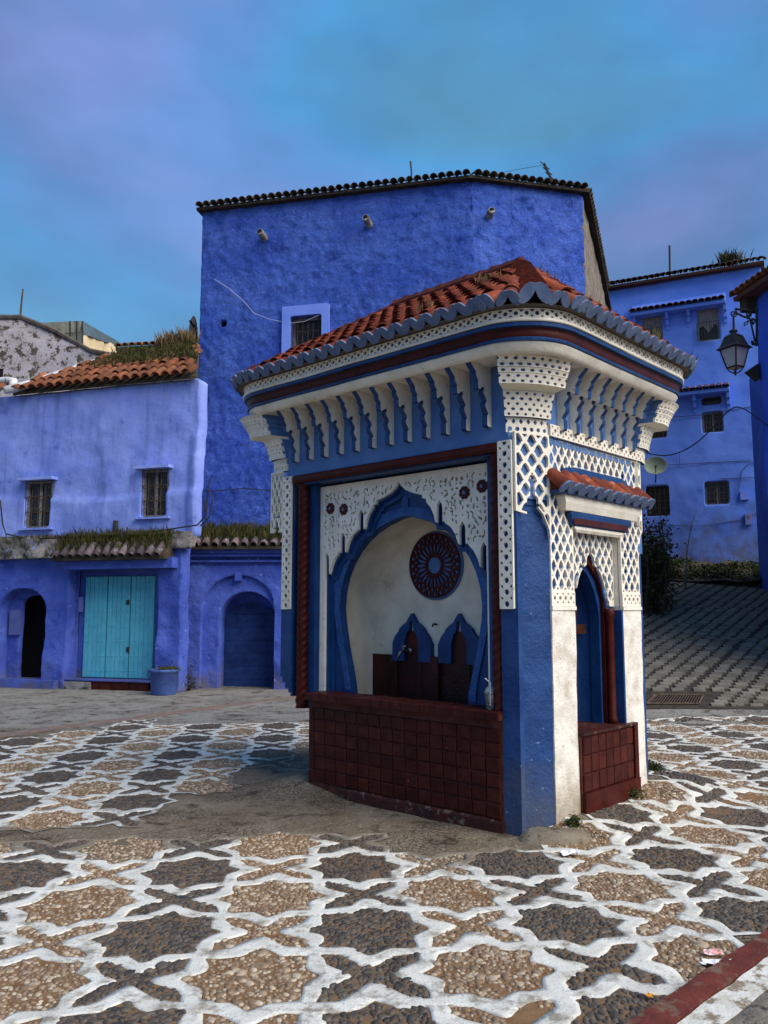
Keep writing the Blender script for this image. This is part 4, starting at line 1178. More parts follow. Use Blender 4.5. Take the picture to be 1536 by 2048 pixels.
# corner capitals flaring out under the cornice
def capital(ma, mbb):
    cp = empty('corner_capital', FW(AM if ma else 0, BM if mbb else 0, 3.0), parent=fountain)
    def pt(q, t, off):
        pf = np.array([0.165 - 0.38 * off, -off]); pr = np.array([-off, 0.30 - 0.10 * off])
        if ma: pr = np.array([-0.06 - off, 0.03 - 0.95 * off])
        if mbb: pf = np.array([0.05 - 0.85 * off, -0.04 - off]); pr = np.array([-off, 0.24 - 0.25 * off])
        ch = pr - pf; L = np.linalg.norm(ch); nn = np.array([-ch[1], ch[0]]) / L
        if nn.sum() > 0: nn = -nn
        p = pf + ch * q + nn * (0.02 + 0.18 * off) * math.sin(math.pi * min(max(q, 0), 1))
        return FW(AM - p[0] if ma else p[0], BM - p[1] if mbb else p[1], t)
    def tierp(z0, z1, o0, o1, cols, rows, per=None, bk=True):
        H = z1 - z0
        def fld(S, T):
            V = f_rect(S, T, 0.0, 1.0, z0, z1) * 1.0
            V = np.minimum(np.minimum(S, 1 - S) * 0.36, np.minimum(T - z0, z1 - T))
            cw = 0.36 / cols; rh = H / rows
            for r in range(rows):
                X = ((S * 0.36 + (cw / 2 if r % 2 else 0)) % cw) - cw / 2
                zc = z0 + rh * (r + 0.5)
                if r % 2 == 0: V = np.minimum(V, np.hypot(X, (T - zc)) - min(cw, rh) * 0.30)
                else: V = np.minimum(V, np.minimum(np.maximum(np.abs(X) - cw * 0.13, np.abs(T - zc) - rh * 0.32), np.maximum(np.abs(X) - cw * 0.26, np.abs(T - zc) - rh * 0.14)))
            return V
        off = lambda t: o0 + (o1 - o0) * ((t - z0) / H) ** 1.5
        plate(MB(), fld, -0.01, 1.01, z0 - 0.002, z1 + 0.002, 0.0068 if False else 0.012, 0.0, lambda s, t, d: pt(s, t, off(t)), True)
        ns, nt = 60, max(6, int(H / 0.0065))
        mb = MB(); plate2(mb, fld, 0.0 - 0.01, 1.01, z0 - 0.003, z1 + 0.003, ns, nt, lambda s, t, d: pt(s, t, off(t) + d), 0.018)
        mb.build('capital_lattice', WHITE, cp)
        mb = MB(); g = 10
        for zz in np.linspace(z0, z1, 5): mb.v += [pt(q / g, zz, off(zz) - 0.016) for q in range(g + 1)]
        for i in range(4):
            for q in range(g): mb.f.append((i * (g + 1) + q, i * (g + 1) + q + 1, (i + 1) * (g + 1) + q + 1, (i + 1) * (g + 1) + q))
        n0 = len(mb.v)                       # top and bottom closing faces
        mb.v += [pt(q / g, z0, off(z0)) for q in range(g + 1)] + [pt(0.0, z0, -0.03), pt(1.0, z0, -0.03)]
        mb.f.append(tuple(range(n0, n0 + g + 1)) + (n0 + g + 2, n0 + g + 1))
        n0 = len(mb.v)
        mb.v += [pt(q / g, z1, off(z1)) for q in range(g + 1)] + [pt(0.0, z1, -0.03), pt(1.0, z1, -0.03)]
        mb.f.append(tuple(range(n0, n0 + g + 1)) + (n0 + g + 2, n0 + g + 1))
        for q_ in (0.004, 0.996):
            n0 = len(mb.v)
            mb.v += [pt(q_, z0, off(z0) - 0.004), pt(q_, z1, off(z1) - 0.004), pt(q_, z1, -0.03), pt(q_, z0, -0.03)]
            mb.f.append((n0, n0 + 1, n0 + 2, n0 + 3))
        mb.build('capital_core', SLATE if bk else WHITE, cp)
    tierp(2.93, 3.045, 0.010, 0.018, 6, 2)
    tierp(3.047, 3.235, 0.045, 0.085, 6, 5)
    tierp(3.262, 3.335, 0.185, 0.205, 8, 2)
    tierp(3.337, 3.375, 0.207, 0.222, 8, 1)
    tierp(3.377, 3.455, 0.225, 0.262, 9, 2)
    mb = MB(); g = 10
    for zz, o in ((3.236, 0.08), (3.246, 0.10), (3.261, 0.185)): mb.v += [pt(q / g, zz, o) for q in range(g + 1)]
    for i in range(2):
        for q in range(g): mb.f.append((i * (g + 1) + q, i * (g + 1) + q + 1, (i + 1) * (g + 1) + q + 1, (i + 1) * (g + 1) + q))
    for q_, i in ((0, 0), (g, 1)):
        n0 = len(mb.v); mb.v += [pt(q_ / g, 3.236, -0.03), pt(q_ / g, 3.261, -0.03)]
        mb.f.append((q_, g + 1 + q_, 2 * (g + 1) + q_, n0 + 1, n0))
    mb.build('capital_neck', WHITE, cp)
    cp.name = 'corner_capital'
def plate2(mb, fld, s0, s1, t0, t1, ns, nt, place, thick):
    """as plate(), for a patch measured in different units along and up"""
    k = (t1 - t0) / nt / ((s1 - s0) / ns)
    plate(mb, lambda S, T: fld(S / k, T), s0 * k, s1 * k, t0, t1, (t1 - t0) / nt, thick, lambda s, t, d: place(s / k, t, d), True)
for ma, mbb in ((0, 0), (1, 0), (0, 1)): capital(ma, mbb)

# --- roof
roof = empty('roof', FW(1.4, 1, 3.8), parent=fountain)
DE = 0.445; ZE = 3.752; RA0, RA1, RB, RZ = 0.66, 2.19, 1.0, 4.65
mb = MB(); n = len(SS_)
for s in SS_:
    a, b = cpos(s, DE); mb.v.append(FW(a, b, ZE))
for s in SS_:
    a, b = cpos(s, DE); mb.v.append(FW(min(max(a, RA0), RA1), RB, RZ))
mb.f = [(i, (i + 1) % n, n + (i + 1) % n, n + i) for i in range(n)]
mb.build('roof_slope', TERRA_DARK, roof)  # dark base colour stands in for the shadow gaps between tiles
sweep('eave_underside', [(0.18, 3.741), (0.40, 3.745), (0.447, 3.750)], mat('eave_grey_brown', (0.10, 0.09, 0.085), (0.16, 0.12, 0.1), 8), roof)  # plain dark grey-brown underside
T_ROOF = [tile_mesh('roof_tile', 0.26, 0.074, 0.060, 0.012, TERRA, TERRA_DARK) for _ in range(2)]  # darker lower end faces imitate the shadow line under each tile row
T_EAVE = tile_mesh('eave_tile', 0.28, 0.084, 0.060, 0.014, TERRA, TILE_EDGE, 7, True)
T_HIP = tile_mesh('hip_tile', 0.17, 0.114, 0.082, 0.016, TERRA, TERRA_DARK)  # end faces darkened too, painting shadow lines between the hip rings
T_HIP0 = tile_mesh('hip_tile', 0.19, 0.115, 0.095, 0.016, TERRA, TILE_EDGE, 7, True)
nf = (RZ - ZE) / (RB + DE); nr = (RZ - ZE) / (RA0 + DE)
cand = []
def slope_rows(kind, pos):
    """one column of tiles, eave to hip"""
    if kind == 'F':
        base = lambda d: (pos, -DE - 0.02 + d * 1 / math.hypot(1, nf), ZE + 0.006 + (d / math.hypot(1, nf) - 0.02) * nf)
        up, side, run = dB + dZ * nf, dA, (RB + DE) * math.hypot(1, nf)
    else:
        base = lambda d: (-DE - 0.02 + d / math.hypot(1, nr), pos, ZE + 0.006 + (d / math.hypot(1, nr) - 0.02) * nr)
        up, side, run = dA + dZ * nr, dB, (RA0 + DE) * math.hypot(1, nr)
    d = 0.0; r = 0
    while d < run - 0.12:
        a, b, z = base(d + 0.17)
        if kind == 'F':
            lo = -0.30 + (b + 0.30) * (RA0 + 0.30) / (RB + 0.30); hi = AM + 0.30 - (b + 0.30) * (AM + 0.30 - RA1) / (RB + 0.30)
            ok = lo + 0.05 < a < hi - 0.04
        else:
            lo = -0.30 + (a + 0.30) * (RB + 0.30) / (RA0 + 0.30); hi = BM + 0.30 - (a + 0.30) * (BM + 0.30 - RB) / (RA0 + 0.30)
            ok = lo + 0.05 < b < hi - 0.04
        if ok or r == 0:
            a, b, z = base(d)
            if r == 0: put_tile('eave_tile', T_EAVE, FW(a, b, z), up, side, roof, 1.0, 0.02)
            else: cand.append((FW(a, b, z + 0.022 + 0.006 * random.random()), up - dZ * 0.07, side))
        d += 0.205; r += 1
for k in range(18): slope_rows('F', 0.09 + k * 0.1535)
for k in range(12): slope_rows('R', 0.09 + k * 0.1535)
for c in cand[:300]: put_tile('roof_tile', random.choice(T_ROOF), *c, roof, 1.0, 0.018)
# tiles fanning round the near corner, the left corner and the far right corner
for base_s, cnt, ap in ((1, 5, (RA0, RB)), (7, 6, (RA1, RB)), (3, 6, (RA0, RB))):
    for k in range(cnt):
        s = CUM[base_s] + Ls[base_s] * (k + 0.5) / cnt
        if base_s == 1 and k == 2: continue            # the hip tile comes down here
        a, b = cpos(s, DE + 0.02); a2, b2 = cpos(s, DE - 0.3); a3, b3 = cpos(s + 0.05, DE + 0.02)
        u_ = Vector(FW(a2, b2, 0)) - Vector(FW(a, b, 0)); u_ = u_ / u_.length
        sv = Vector(FW(a3, b3, 0)) - Vector(FW(a, b, 0))
        put_tile('eave_tile', T_EAVE, FW(a, b, ZE + 0.004), u_ + dZ * 0.62, sv, roof, 1.0, 0.015)
        if 0 < k < cnt - 1:
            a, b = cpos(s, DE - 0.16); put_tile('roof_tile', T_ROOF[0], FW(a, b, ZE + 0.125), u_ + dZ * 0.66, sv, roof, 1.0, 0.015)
h0, h1 = Vector(FW(-0.305, -0.305, ZE + 0.005)), Vector(FW(RA0, RB, RZ - 0.03))
hv = h1 - h0; nh = 15
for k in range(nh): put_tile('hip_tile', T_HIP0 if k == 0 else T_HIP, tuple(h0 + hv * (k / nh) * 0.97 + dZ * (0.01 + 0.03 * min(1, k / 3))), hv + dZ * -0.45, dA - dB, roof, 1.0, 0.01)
def ridge(p, q, w, h, nseg, name):
    p, q = Vector(p), Vector(q); d = (q - p); sdv = d.cross(dZ).normalized(); upv = sdv.cross(d).normalized()
    mb = MB()
    for k in range(nseg + 1):
        c = p + d * k / nseg; j = 0.014 * fbm(k * 0.7, 2.2, 4.1, 1, 3) + (0.010 if k % 3 == 0 else 0)
        for x, z in ((-w, -0.05), (-w * 0.95, h * 0.55), (-w * 0.4, h + j), (w * 0.4, h + j), (w * 0.95, h * 0.55), (w, -0.05)): mb.v.append(tuple(c + sdv * x + upv * z))
    for k in range(nseg):
        for q_ in range(5): mb.f.append((k * 6 + q_, k * 6 + q_ + 1, k * 6 + 7 + q_, k * 6 + 6 + q_))
    mb.f += [(0, 1, 2, 3, 4, 5), tuple(nseg * 6 + q_ for q_ in (5, 4, 3, 2, 1, 0))]
    mb.build(name, TERRA_DARK, roof)
ridge(FW(RA0 - 0.02, RB, RZ), FW(RA1, RB, RZ), 0.085, 0.12, 30, 'ridge_cap')
ridge(FW(RA1, RB, RZ), FW(AM + 0.27, -0.27, ZE + 0.07), 0.075, 0.09, 40, 'hip_ridge')
ridge(FW(RA0, RB, RZ), FW(-0.27, BM + 0.27, ZE + 0.07), 0.075, 0.09, 40, 'hip_ridge')
ridge(FW(RA1, RB, RZ), FW(AM + 0.27, BM + 0.27, ZE + 0.07), 0.075, 0.09, 10, 'hip_ridge')

# ================================================================== buildings round the square
class Wall:
    """vertical plane through two photo columns at given distances; s runs left to right, d is outwards (towards the square)"""
    def __init__(self, u0, y0, u1, y1):
        r0, r1 = ray(u0, HZ), ray(u1, HZ)
        self.A = np.array([r0[0] / r0[1] * y0, y0]); self.B = np.array([r1[0] / r1[1] * y1, y1])
        self.L = float(np.linalg.norm(self.B - self.A)); self.e = (self.B - self.A) / self.L
        self.n = np.array([self.e[1], -self.e[0]])
    def at(self, u, v, d=0.0):
        r = ray(u, v); P = self.A + self.n * d
        t = (P @ self.n) / (r[:2] @ self.n)
        p = r[:2] * t
        return float((p - self.A) @ self.e), float(EYE + r[2] * t)
    def pt(self, s, z, d=0.0):
        p = self.A + self.e * s + self.n * d
        return (float(p[0]), float(p[1]), float(z))
    def place(self, d0=0.0, amp=0.0, sc=1.0, extra=None, seed=0.0):
        def f(s, t, d):
            k = d + d0
            if amp: k += amp * fbm(s + seed, t * 1.0, seed * 3.1, sc, 5)
            if extra: k += extra(s, t)
            return self.pt(s, t, k)
        return f
    def box(self, mb, s0, s1, z0, z1, d0, d1):
        return box8(mb, [self.pt(s0, z0, d1), self.pt(s1, z0, d1), self.pt(s1, z0, d0), self.pt(s0, z0, d0), self.pt(s0, z1, d1), self.pt(s1, z1, d1), self.pt(s1, z1, d0), self.pt(s0, z1, d0)])
    def up(self): return Vector((float(self.e[0]), float(self.e[1]), 0)), Vector((float(self.n[0]), float(self.n[1]), 0))
def rect_px(W, u0, v0, u1, v1, d=0.0):
    a = W.at(u0, v0, d); b = W.at(u1, v1, d); c = W.at(u0, v1, d); e = W.at(u1, v0, d)
    return (a[0] + c[0]) / 2, (b[0] + e[0]) / 2, (b[1] + c[1]) / 2, (a[1] + e[1]) / 2     # s0 s1 z0 z1
def cut(V, S, T, R): return np.minimum(V, -f_rect(S, T, *R))

TALL_BLUE = mat('rough_ultramarine_plaster', (0.075, 0.165, 0.70), (0.125, 0.240, 0.82), 1.3, 0.38, 0.62, 0.9, 1.0, 42, 0.05, 1.0, 13, 0.20, wear=(0.030, 0.080, 0.42), wsc=2.8, wth=0.53, wsoft=0.16, wear2=(0.03, 0.045, 0.16), w2sc=13, w2th=0.67, streak=0.35, spec=0.1)
LIGHT_BLUE = mat('pale_cornflower_limewash', (0.185, 0.255, 0.66), (0.27, 0.345, 0.75), 1.2, 0.35, 0.65, 0.85, 0.45, 45, 0.012, 0.5, 4, 0.05, wear=(0.085, 0.14, 0.46), wsc=2.2, wth=0.60, wsoft=0.12, streak=0.55, spec=0.2)
DOOR_BLUE = mat('violet_blue_limewash', (0.042, 0.076, 0.36), (0.078, 0.125, 0.47), 1.6, 0.35, 0.65, 0.85, 0.6, 35, 0.02, 0.7, 6, 0.05, wear=(0.020, 0.036, 0.22), wsc=3.2, wth=0.56, wsoft=0.16, wear2=(0.20, 0.25, 0.55), w2sc=9, w2th=0.63, lowc=(0.10, 0.10, 0.16), lowz=(-0.1, 0.5))
RIGHT_BLUE = mat('azure_limewash', (0.10, 0.215, 0.70), (0.145, 0.27, 0.77), 0.8, 0.35, 0.65, 0.85, 0.3, 30, 0.012, 0.35, 2.5, 0.05, wear=(0.06, 0.145, 0.56), wsc=1.6, wth=0.60, wsoft=0.2, lowc=(0.12, 0.14, 0.26), lowz=(2.6, 4.6))
SURROUND = mat('sky_blue_surround', (0.15, 0.25, 0.72), (0.19, 0.29, 0.76), 3, bump=0.3, bsc=30)
IRON = MATS['dark_iron']
RUST = mat('rusty_iron', (0.045, 0.032, 0.024), (0.11, 0.075, 0.05), 18, rough=0.75, bump=0.3, bsc=80, spec=0.3)
GLASS = mat('dark_window_glass', (0.012, 0.012, 0.014), (0.03, 0.028, 0.026), 2.0, rough=0.18, bump=0, spec=0.5)
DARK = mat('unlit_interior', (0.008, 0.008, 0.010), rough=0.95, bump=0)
STONE = mat('mossy_ledge_stone', (0.16, 0.145, 0.13), (0.28, 0.26, 0.25), 5, 0.35, 0.65, 0.9, 0.8, 25, 0.03, 0.7, 7, 0.05, wear=(0.04, 0.04, 0.025), wsc=5, wth=0.52, wsoft=0.1, wear2=(0.16, 0.20, 0.42), w2sc=4, w2th=0.6)
OLDWALL = mat('mouldy_grey_render', (0.40, 0.37, 0.39), (0.28, 0.26, 0.26), 1.3, 0.35, 0.65, 0.9, 0.6, 25, 0.03, 0.5, 6, 0.05, wear=(0.075, 0.062, 0.045), wsc=4.2, wth=0.515, wsoft=0.05, wear2=(0.12, 0.095, 0.07), w2sc=12, w2th=0.60)
BARE = mat('bare_rubble_render', (0.26, 0.215, 0.16), (0.16, 0.13, 0.10), 4, bump=0.8, bsc=14, bdist=0.04, wear=(0.08, 0.07, 0.06), wsc=8, wth=0.56)
LEAF = mat('dark_weed_leaves', (0.030, 0.042, 0.012), (0.065, 0.075, 0.022), 6, rough=0.75, bump=0)
GRASS = mat('olive_roof_grass', (0.030, 0.034, 0.010), (0.075, 0.066, 0.020), 4, rough=0.8, bump=0)
DRYG = mat('dry_stalks', (0.20, 0.13, 0.06), (0.12, 0.07, 0.03), 9, rough=0.85, bump=0)

def blades(mb, p, h, n, spread, w=0.012, lean=0.5):
    for _ in range(n):
        x = p[0] + random.gauss(0, spread); y = p[1] + random.gauss(0, spread); z = p[2]
        a = random.uniform(0, 6.28); hh = h * random.uniform(0.45, 1.15); l = hh * random.uniform(0.1, lean)
        dx, dy = math.cos(a), math.sin(a); ww = w * random.uniform(0.6, 1.4)
        mb.add([(x - dy * ww, y + dx * ww, z - 0.02), (x + dy * ww, y - dx * ww, z - 0.02), (x + dx * l * 0.4 + dy * ww * 0.6, y + dy * l * 0.4 - dx * ww * 0.6, z + hh * 0.6), (x + dx * l, y + dy * l, z + hh), (x + dx * l * 0.4 - dy * ww * 0.6, y + dy * l * 0.4 + dx * ww * 0.6, z + hh * 0.6)], [(0, 1, 2, 3, 4)])
def leaves(mb, p, n, spread, size):
    for _ in range(n):
        c = Vector((p[0] + random.gauss(0, spread[0]), p[1] + random.gauss(0, spread[1]), p[2] + random.gauss(0, spread[2])))
        a = Vector((random.gauss(0, 1), random.gauss(0, 1), random.gauss(0, 0.7))).normalized(); b = a.cross(Vector((random.gauss(0, 1), random.gauss(0, 1), random.gauss(0, 1)))).normalized()
        s = size * random.uniform(0.5, 1.3)
        mb.add([tuple(c - a * s), tuple(c + b * s * 0.5), tuple(c + a * s), tuple(c - b * s * 0.5)], [(0, 1, 2, 3)])

def grille(W, parent, R, d, nv, nh, style='plain', r=0.009, m=None):
    s0, s1, z0, z1 = R; mb = MB()
    for k in range(nv + 1):
        s = s0 + (s1 - s0) * k / nv; tube(mb, [W.pt(s, z0, d), W.pt(s, z1, d)], r, 5)
    for k in range(nh + 1):
        z = z0 + (z1 - z0) * k / nh; tube(mb, [W.pt(s0 - 0.03, z, d), W.pt(s1 + 0.03, z, d)], r, 5)
    if style == 'scroll':
        w = (s1 - s0) / nv; rows = max(3, int((z1 - z0) / (w * 1.5)))
        for k in range(nv):
            for q in range(rows):
                cs = s0 + w * (k + 0.5); cz = z0 + (z1 - z0) * (q + 0.5) / rows; rr = w * 0.36
                sg = 1 if (k + q) % 2 else -1
                tube(mb, [W.pt(cs + sg * rr * (1 - t / 14) * math.cos(t * 0.55), cz + rr * 1.3 * (1 - t / 14) * math.sin(t * 0.55), d) for t in range(12)], r * 0.75, 4)
    if style == 'zigzag':
        w = (s1 - s0) / (nv * 2)
        for q in range(2):
            za = z0 + (z1 - z0) * (0.12 + 0.45 * q); zb = za + (z1 - z0) * 0.38
            tube(mb, [W.pt(s0 + w * k, za if k % 2 else zb, d) for k in range(nv * 2 + 1)], r, 4)
    return mb.build('window_grille', m or IRON, parent)
def window(W, parent, R, depth=0.18, frame=None, gr=('plain', 4, 4), mull=True, curtain=False, fw=0.04, gd=0.02, gm=None):
    s0, s1, z0, z1 = R
    wn_ = MB(); W.box(wn_, s0 - 0.002, s1 + 0.002, z0 - 0.002, z1 + 0.002, -depth - 0.02, -depth)
    win = wn_.build('window', GLASS, parent)
    fr_ = MB()
    for a, b, c, e in ((s0, s0 + fw, z0, z1), (s1 - fw, s1, z0, z1), (s0 + fw, s1 - fw, z0, z0 + fw), (s0 + fw, s1 - fw, z1 - fw, z1)): W.box(fr_, a, b, c, e, -depth + 0.001, -depth + 0.05)
    if mull: W.box(fr_, (s0 + s1) / 2 - 0.02, (s0 + s1) / 2 + 0.02, z0 + fw, z1 - fw, -depth + 0.001, -depth + 0.04)
    fr_.build('window_frame', frame or mat('brown_window_wood', (0.05, 0.035, 0.025), (0.09, 0.06, 0.04), 12, bump=0.3), win)
    if curtain:
        cu_ = MB(); n = 18
        for k in range(n + 1):
            s = s0 + fw + (s1 - s0 - 2 * fw) * k / n; dd = -depth + 0.055 + 0.02 * math.sin(k * 1.7)
            zb = z0 + (z1 - z0) * (0.40 + 0.10 * math.sin(k * 0.5))
            cu_.v += [W.pt(s, z1 - fw, dd), W.pt(s, zb, dd)]
        cu_.f = [(2 * k, 2 * k + 1, 2 * k + 3, 2 * k + 2) for k in range(n)]
        cu_.build('curtain', mat('grey_net_curtain', (0.30, 0.28, 0.27), (0.22, 0.2, 0.19), 6, bump=0.1), win, True)
    if gr: grille(W, win, R, gd, gr[1], gr[2], gr[0], m=gm)
    return win
def tile_row(W, parent, s0, s1, z, d, pitch, me, slope=0.45, name='eave_tile', zs=None, jit=0.02, back=0.0, sc=1.0):
    e, n = W.up(); k = 0; s = s0
    while s < s1:
        zz = zs(s) if zs else z
        put_tile(name, me, W.pt(s, zz, d), -n + Vector((0, 0, slope)), e, parent, sc, jit)
        s += pitch
T_GREY = tile_mesh('eave_tile', 0.36, 0.086, 0.07, 0.016, TERRA_GREY)
T_OLD = tile_mesh('roof_tile', 0.40, 0.105, 0.085, 0.018, TERRA_OLD)
T_SMALL = tile_mesh('eave_tile', 0.34, 0.085, 0.07, 0.016, mat('limewashed_old_tile', (0.17, 0.13, 0.14), (0.10, 0.07, 0.06), 6, 0.35, 0.65, 0.9, 0.5, 40, 0.01, wear=(0.30, 0.27, 0.36), wsc=9, wth=0.56, wsoft=0.1, objvar=0.45))
T_RED = tile_mesh('eave_tile', 0.42, 0.112, 0.09, 0.018, mat('terracotta_brown', (0.12, 0.040, 0.022), (0.07, 0.032, 0.022), 5, bump=0.5, bsc=40, wear=(0.05, 0.045, 0.035), wsc=8, wth=0.55, wear2=(0.28, 0.2, 0.12), w2sc=18, w2th=0.64, objvar=0.4))

# ------------------------------------------------------------------ tall ultramarine house
t1 = Wall(384, 18.6, 955, 17.15); t2 = Wall(955, 17.15, 1190, 17.75); t3 = Wall(1190, 17.75, 1250, 29)
tall = empty('tall_house', (float(t1.B[0]), float(t1.B[1]) + 3, 0), 'tall ultramarine house of rough plaster with grey tiled eaves behind the fountain', 'house')
zt = t1.at(945, 362)[1]; ZT = zt
RWIN = rect_px(t1, 582, 632, 645, 716); RV = rect_px(t1, 440, 640, 453, 654)
def f_t1(S, T): return cut(cut(f_rect(S, T, 0, t1.L + 0.004, -0.1, ZT), S, T, RWIN), S, T, RV)
plate(MB(), f_t1, -0.01, t1.L + 0.01, -0.12, ZT + 0.01, 0.05, 0.35, t1.place(0, 0.026, 5.5, seed=3), True).build('front_wall', TALL_BLUE, tall, True)
plate(MB(), lambda S, T: f_rect(S, T, -0.004, t2.L, -0.1, ZT), -0.01, t2.L + 0.01, -0.12, ZT + 0.01, 0.05, 0.35, t2.place(0, 0.026, 5.5, seed=8), True).build('front_wall', TALL_BLUE, tall, True)
plate(MB(), lambda S, T: f_rect(S, T, 0.0, t3.L, -0.1, ZT - 0.02), -0.01, t3.L + 0.01, -0.12, ZT, 0.12, 0.3, t3.place(0, 0.03, 1.5, seed=5), True).build('side_wall', BARE, tall, True)
mb = MB(); back = [t1.pt(0, 0, -0.3), t1.pt(t1.L, 0, -0.3), t2.pt(t2.L, 0, -0.3), t3.pt(t3.L, 0, -0.3), (t1.pt(0, 0, 0)[0] - 0.5, 29.5, 0)]
prism(mb, [(p[0], p[1]) for p in back], 0, ZT - 0.15).build('core', BARE, tall)
mb = MB(); r_ = [t1.pt(-0.1, ZT + 0.0, 0.14), t1.pt(t1.L, ZT + 0.0, 0.15), t2.pt(t2.L + 0.1, ZT + 0.0, 0.14), t3.pt(t3.L, ZT, 0.1), t1.pt(-0.1, ZT + 0.02, -8)]
prism(mb, [(p[0], p[1]) for p in r_], ZT + 0.002, ZT + 0.07).build('eave_slab', TERRA_GREY, tall)
tile_row(t1, tall, 0.0, t1.L, ZT + 0.085, 0.22, 0.180, T_GREY, 0.30)
tile_row(t2, tall, 0.08, t2.L, ZT + 0.085, 0.22, 0.180, T_GREY, 0.30)
tile_row(t3, tall, 0.10, 6.0, ZT + 0.085, 0.18, 0.20, T_GREY, 0.30)
for k, (u, v, dd) in enumerate(((530, 476, 0.28), (739, 449, 0.30), (979, 431, 0.2))):
    W_ = t2 if u > 945 else t1
    s, z = W_.at(u, v); mb = MB()
    tube(mb, [W_.pt(s, z - 0.02, -0.05), W_.pt(s - 0.02, z + 0.03, dd)], [0.085, 0.075], 10)
    sp_ = mb.build('roof_spout', mat('lime_spout', (0.36, 0.33, 0.28), (0.12, 0.1, 0.08), 7, bump=0.5, bsc=30), tall)
    mb = MB(); tube(mb, [W_.pt(s - 0.02, z + 0.03, dd - 0.03), W_.pt(s - 0.0205, z + 0.031, dd + 0.004)], 0.055, 10); mb.build('spout_mouth', DARK, sp_)
R = rect_px(t1, 566, 612, 660, 720)
plate(MB(), lambda S, T: cut(f_rect(S, T, R[0], R[1], R[2], R[3]), S, T, RWIN), R[0] - 0.02, R[1] + 0.02, R[2] - 0.02, R[3] + 0.02, 0.06, 0.06, t1.place(0.085)).build('window_surround', SURROUND, tall)
window(t1, tall, RWIN, 0.2, mat('grey_reveal', (0.30, 0.29, 0.27), (0.2, 0.19, 0.18), 9, bump=0.3), ('zigzag', 6, 3), False, False, 0.05, -0.08, RUST)
mb = MB(); t1.box(mb, RV[0], RV[1], RV[2], RV[3], -0.3, -0.12); mb.build('vent', DARK, tall)
mb = MB(); tube(mb, [t1.pt(*t1.at(u, v), 0.06) for u, v in ((430, 560), (462, 580), (490, 605), (510, 628), (540, 640), (580, 648), (610, 645), (640, 632))], 0.006, 5)
mb.build('cable', mat('white_cable', (0.5, 0.52, 0.6), bump=0), tall)
mb = MB(); tube(mb, [t1.pt(*t1.at(u, v), 0.07) for u, v in ((400, 985), (440, 982), (490, 978), (540, 982), (600, 984))], 0.012, 5); mb.build('cable', IRON, tall)
p0 = at_depth(823, 362, 18.2); p1 = at_depth(821, 323, 18.2)
tag(tube(MB(), [p0, (p0[0], p0[1], (p0[2] + p1[2]) / 2), p1], 0.022, 6).build('roof_mast', IRON), 'short thin iron mast rising from the tall house roof', 'mast')
an = empty('tv_antenna', at_depth(1106, 362, 18.6), 'leaning television antenna on the tall house roof', 'antenna')
tube(MB(), [at_depth(1106, 366, 18.6), at_depth(1088, 327, 18.6)], 0.030, 6).build('mast', IRON, an)
for k, (u, v) in enumerate(((1090, 331), (1095, 342), (1100, 352))):
    c = Vector(at_depth(u, v, 18.6)); tube(MB(), [c + Vector((-0.13, -0.12, 0.03)), c + Vector((0.13, 0.12, -0.03))], 0.012, 5).build('antenna_rod', IRON, an)
tube(MB(), [at_depth(1088, 330, 18.6), at_depth(1040, 338, 18.5), at_depth(1000, 346, 18.4)], 0.006, 4).build('stay_wire', IRON, an)

# ------------------------------------------------------------------ pale house on the left
lh = Wall(-90, 18.15, 388, 16.37)
left = empty('pale_house', lh.pt(lh.L * 0.5, 0, -2), 'pale cornflower blue house with weedy tiled roof left of the tall house', 'house')
s_e0, z_e0 = lh.at(40, 792); s_e1, z_e1 = lh.at(385, 756)
ZL = (z_e0 + z_e1) / 2
s_mid = lh.at(300, 1095)[0]; Z1 = lh.at(200, 1075)[1]
W1 = rect_px(lh, 53, 963, 104, 1056); W2 = rect_px(lh, 286, 940, 336, 1034)
def ledge(s, t):
    zl = lh.at(200, 992)[1] + 0.05 * math.sin(s * 1.3)
    k = 0.055 * (1 - sstep(t, zl - 0.03, zl + 0.02))
    if s > lh.at(380, 900)[0]: k += 0.04 * (1 - sstep(t, 5.1, 5.2)) + 0.03 * (1 - sstep(t, 4.7, 4.75))
    return k
plate(MB(), lambda S, T: cut(cut(f_rect(S, T, 0, lh.L, Z1 - 0.05, ZL), S, T, W1), S, T, W2), -0.01, lh.L + 0.01, Z1 - 0.07, ZL + 0.02, 0.07, 0.30, lh.place(0, 0.05, 0.9, ledge, 1.0), True).build('upper_wall', LIGHT_BLUE, left, True)
prism(MB(), [lh.pt(0, 0, -0.39)[:2], lh.pt(lh.L - 0.25, 0, -0.39)[:2], lh.pt(lh.L - 1.0, 0, -1.6)[:2], lh.pt(0, 0, -4)[:2]], Z1 - 0.04, ZL - 0.1).build('core', LIGHT_BLUE, left)
for R_w, um in ((W1, 0), (W2, 1)):
    w_ = window(lh, left, R_w, 0.07, mat('grey_reveal', (0.3, 0.29, 0.27)), ('scroll', 4, 3), True, False, 0.04, 0.03, RUST)
    mb = MB(); lh.box(mb, R_w[0] - 0.12, R_w[1] + 0.12, R_w[3] + 0.01, R_w[3] + 0.07, 0.0, 0.20)
    o = mb.build('window_hood', mat('pale_blue_slab', (0.30, 0.37, 0.74), (0.22, 0.3, 0.68), 6, bump=0.3), w_)
    mb = MB(); lh.box(mb, R_w[0] - 0.10, R_w[1] + 0.12, R_w[2] - 0.05, R_w[2] - 0.012, 0.02, 0.15); mb.build('window_sill', LIGHT_BLUE, w_)
s, z = lh.at(238, 1055); tube(MB(), [lh.pt(s, z - 0.12, 0.12), lh.pt(s, z + 0.13, 0.12)], 0.05, 8).build('pipe_stub', IRON, left)
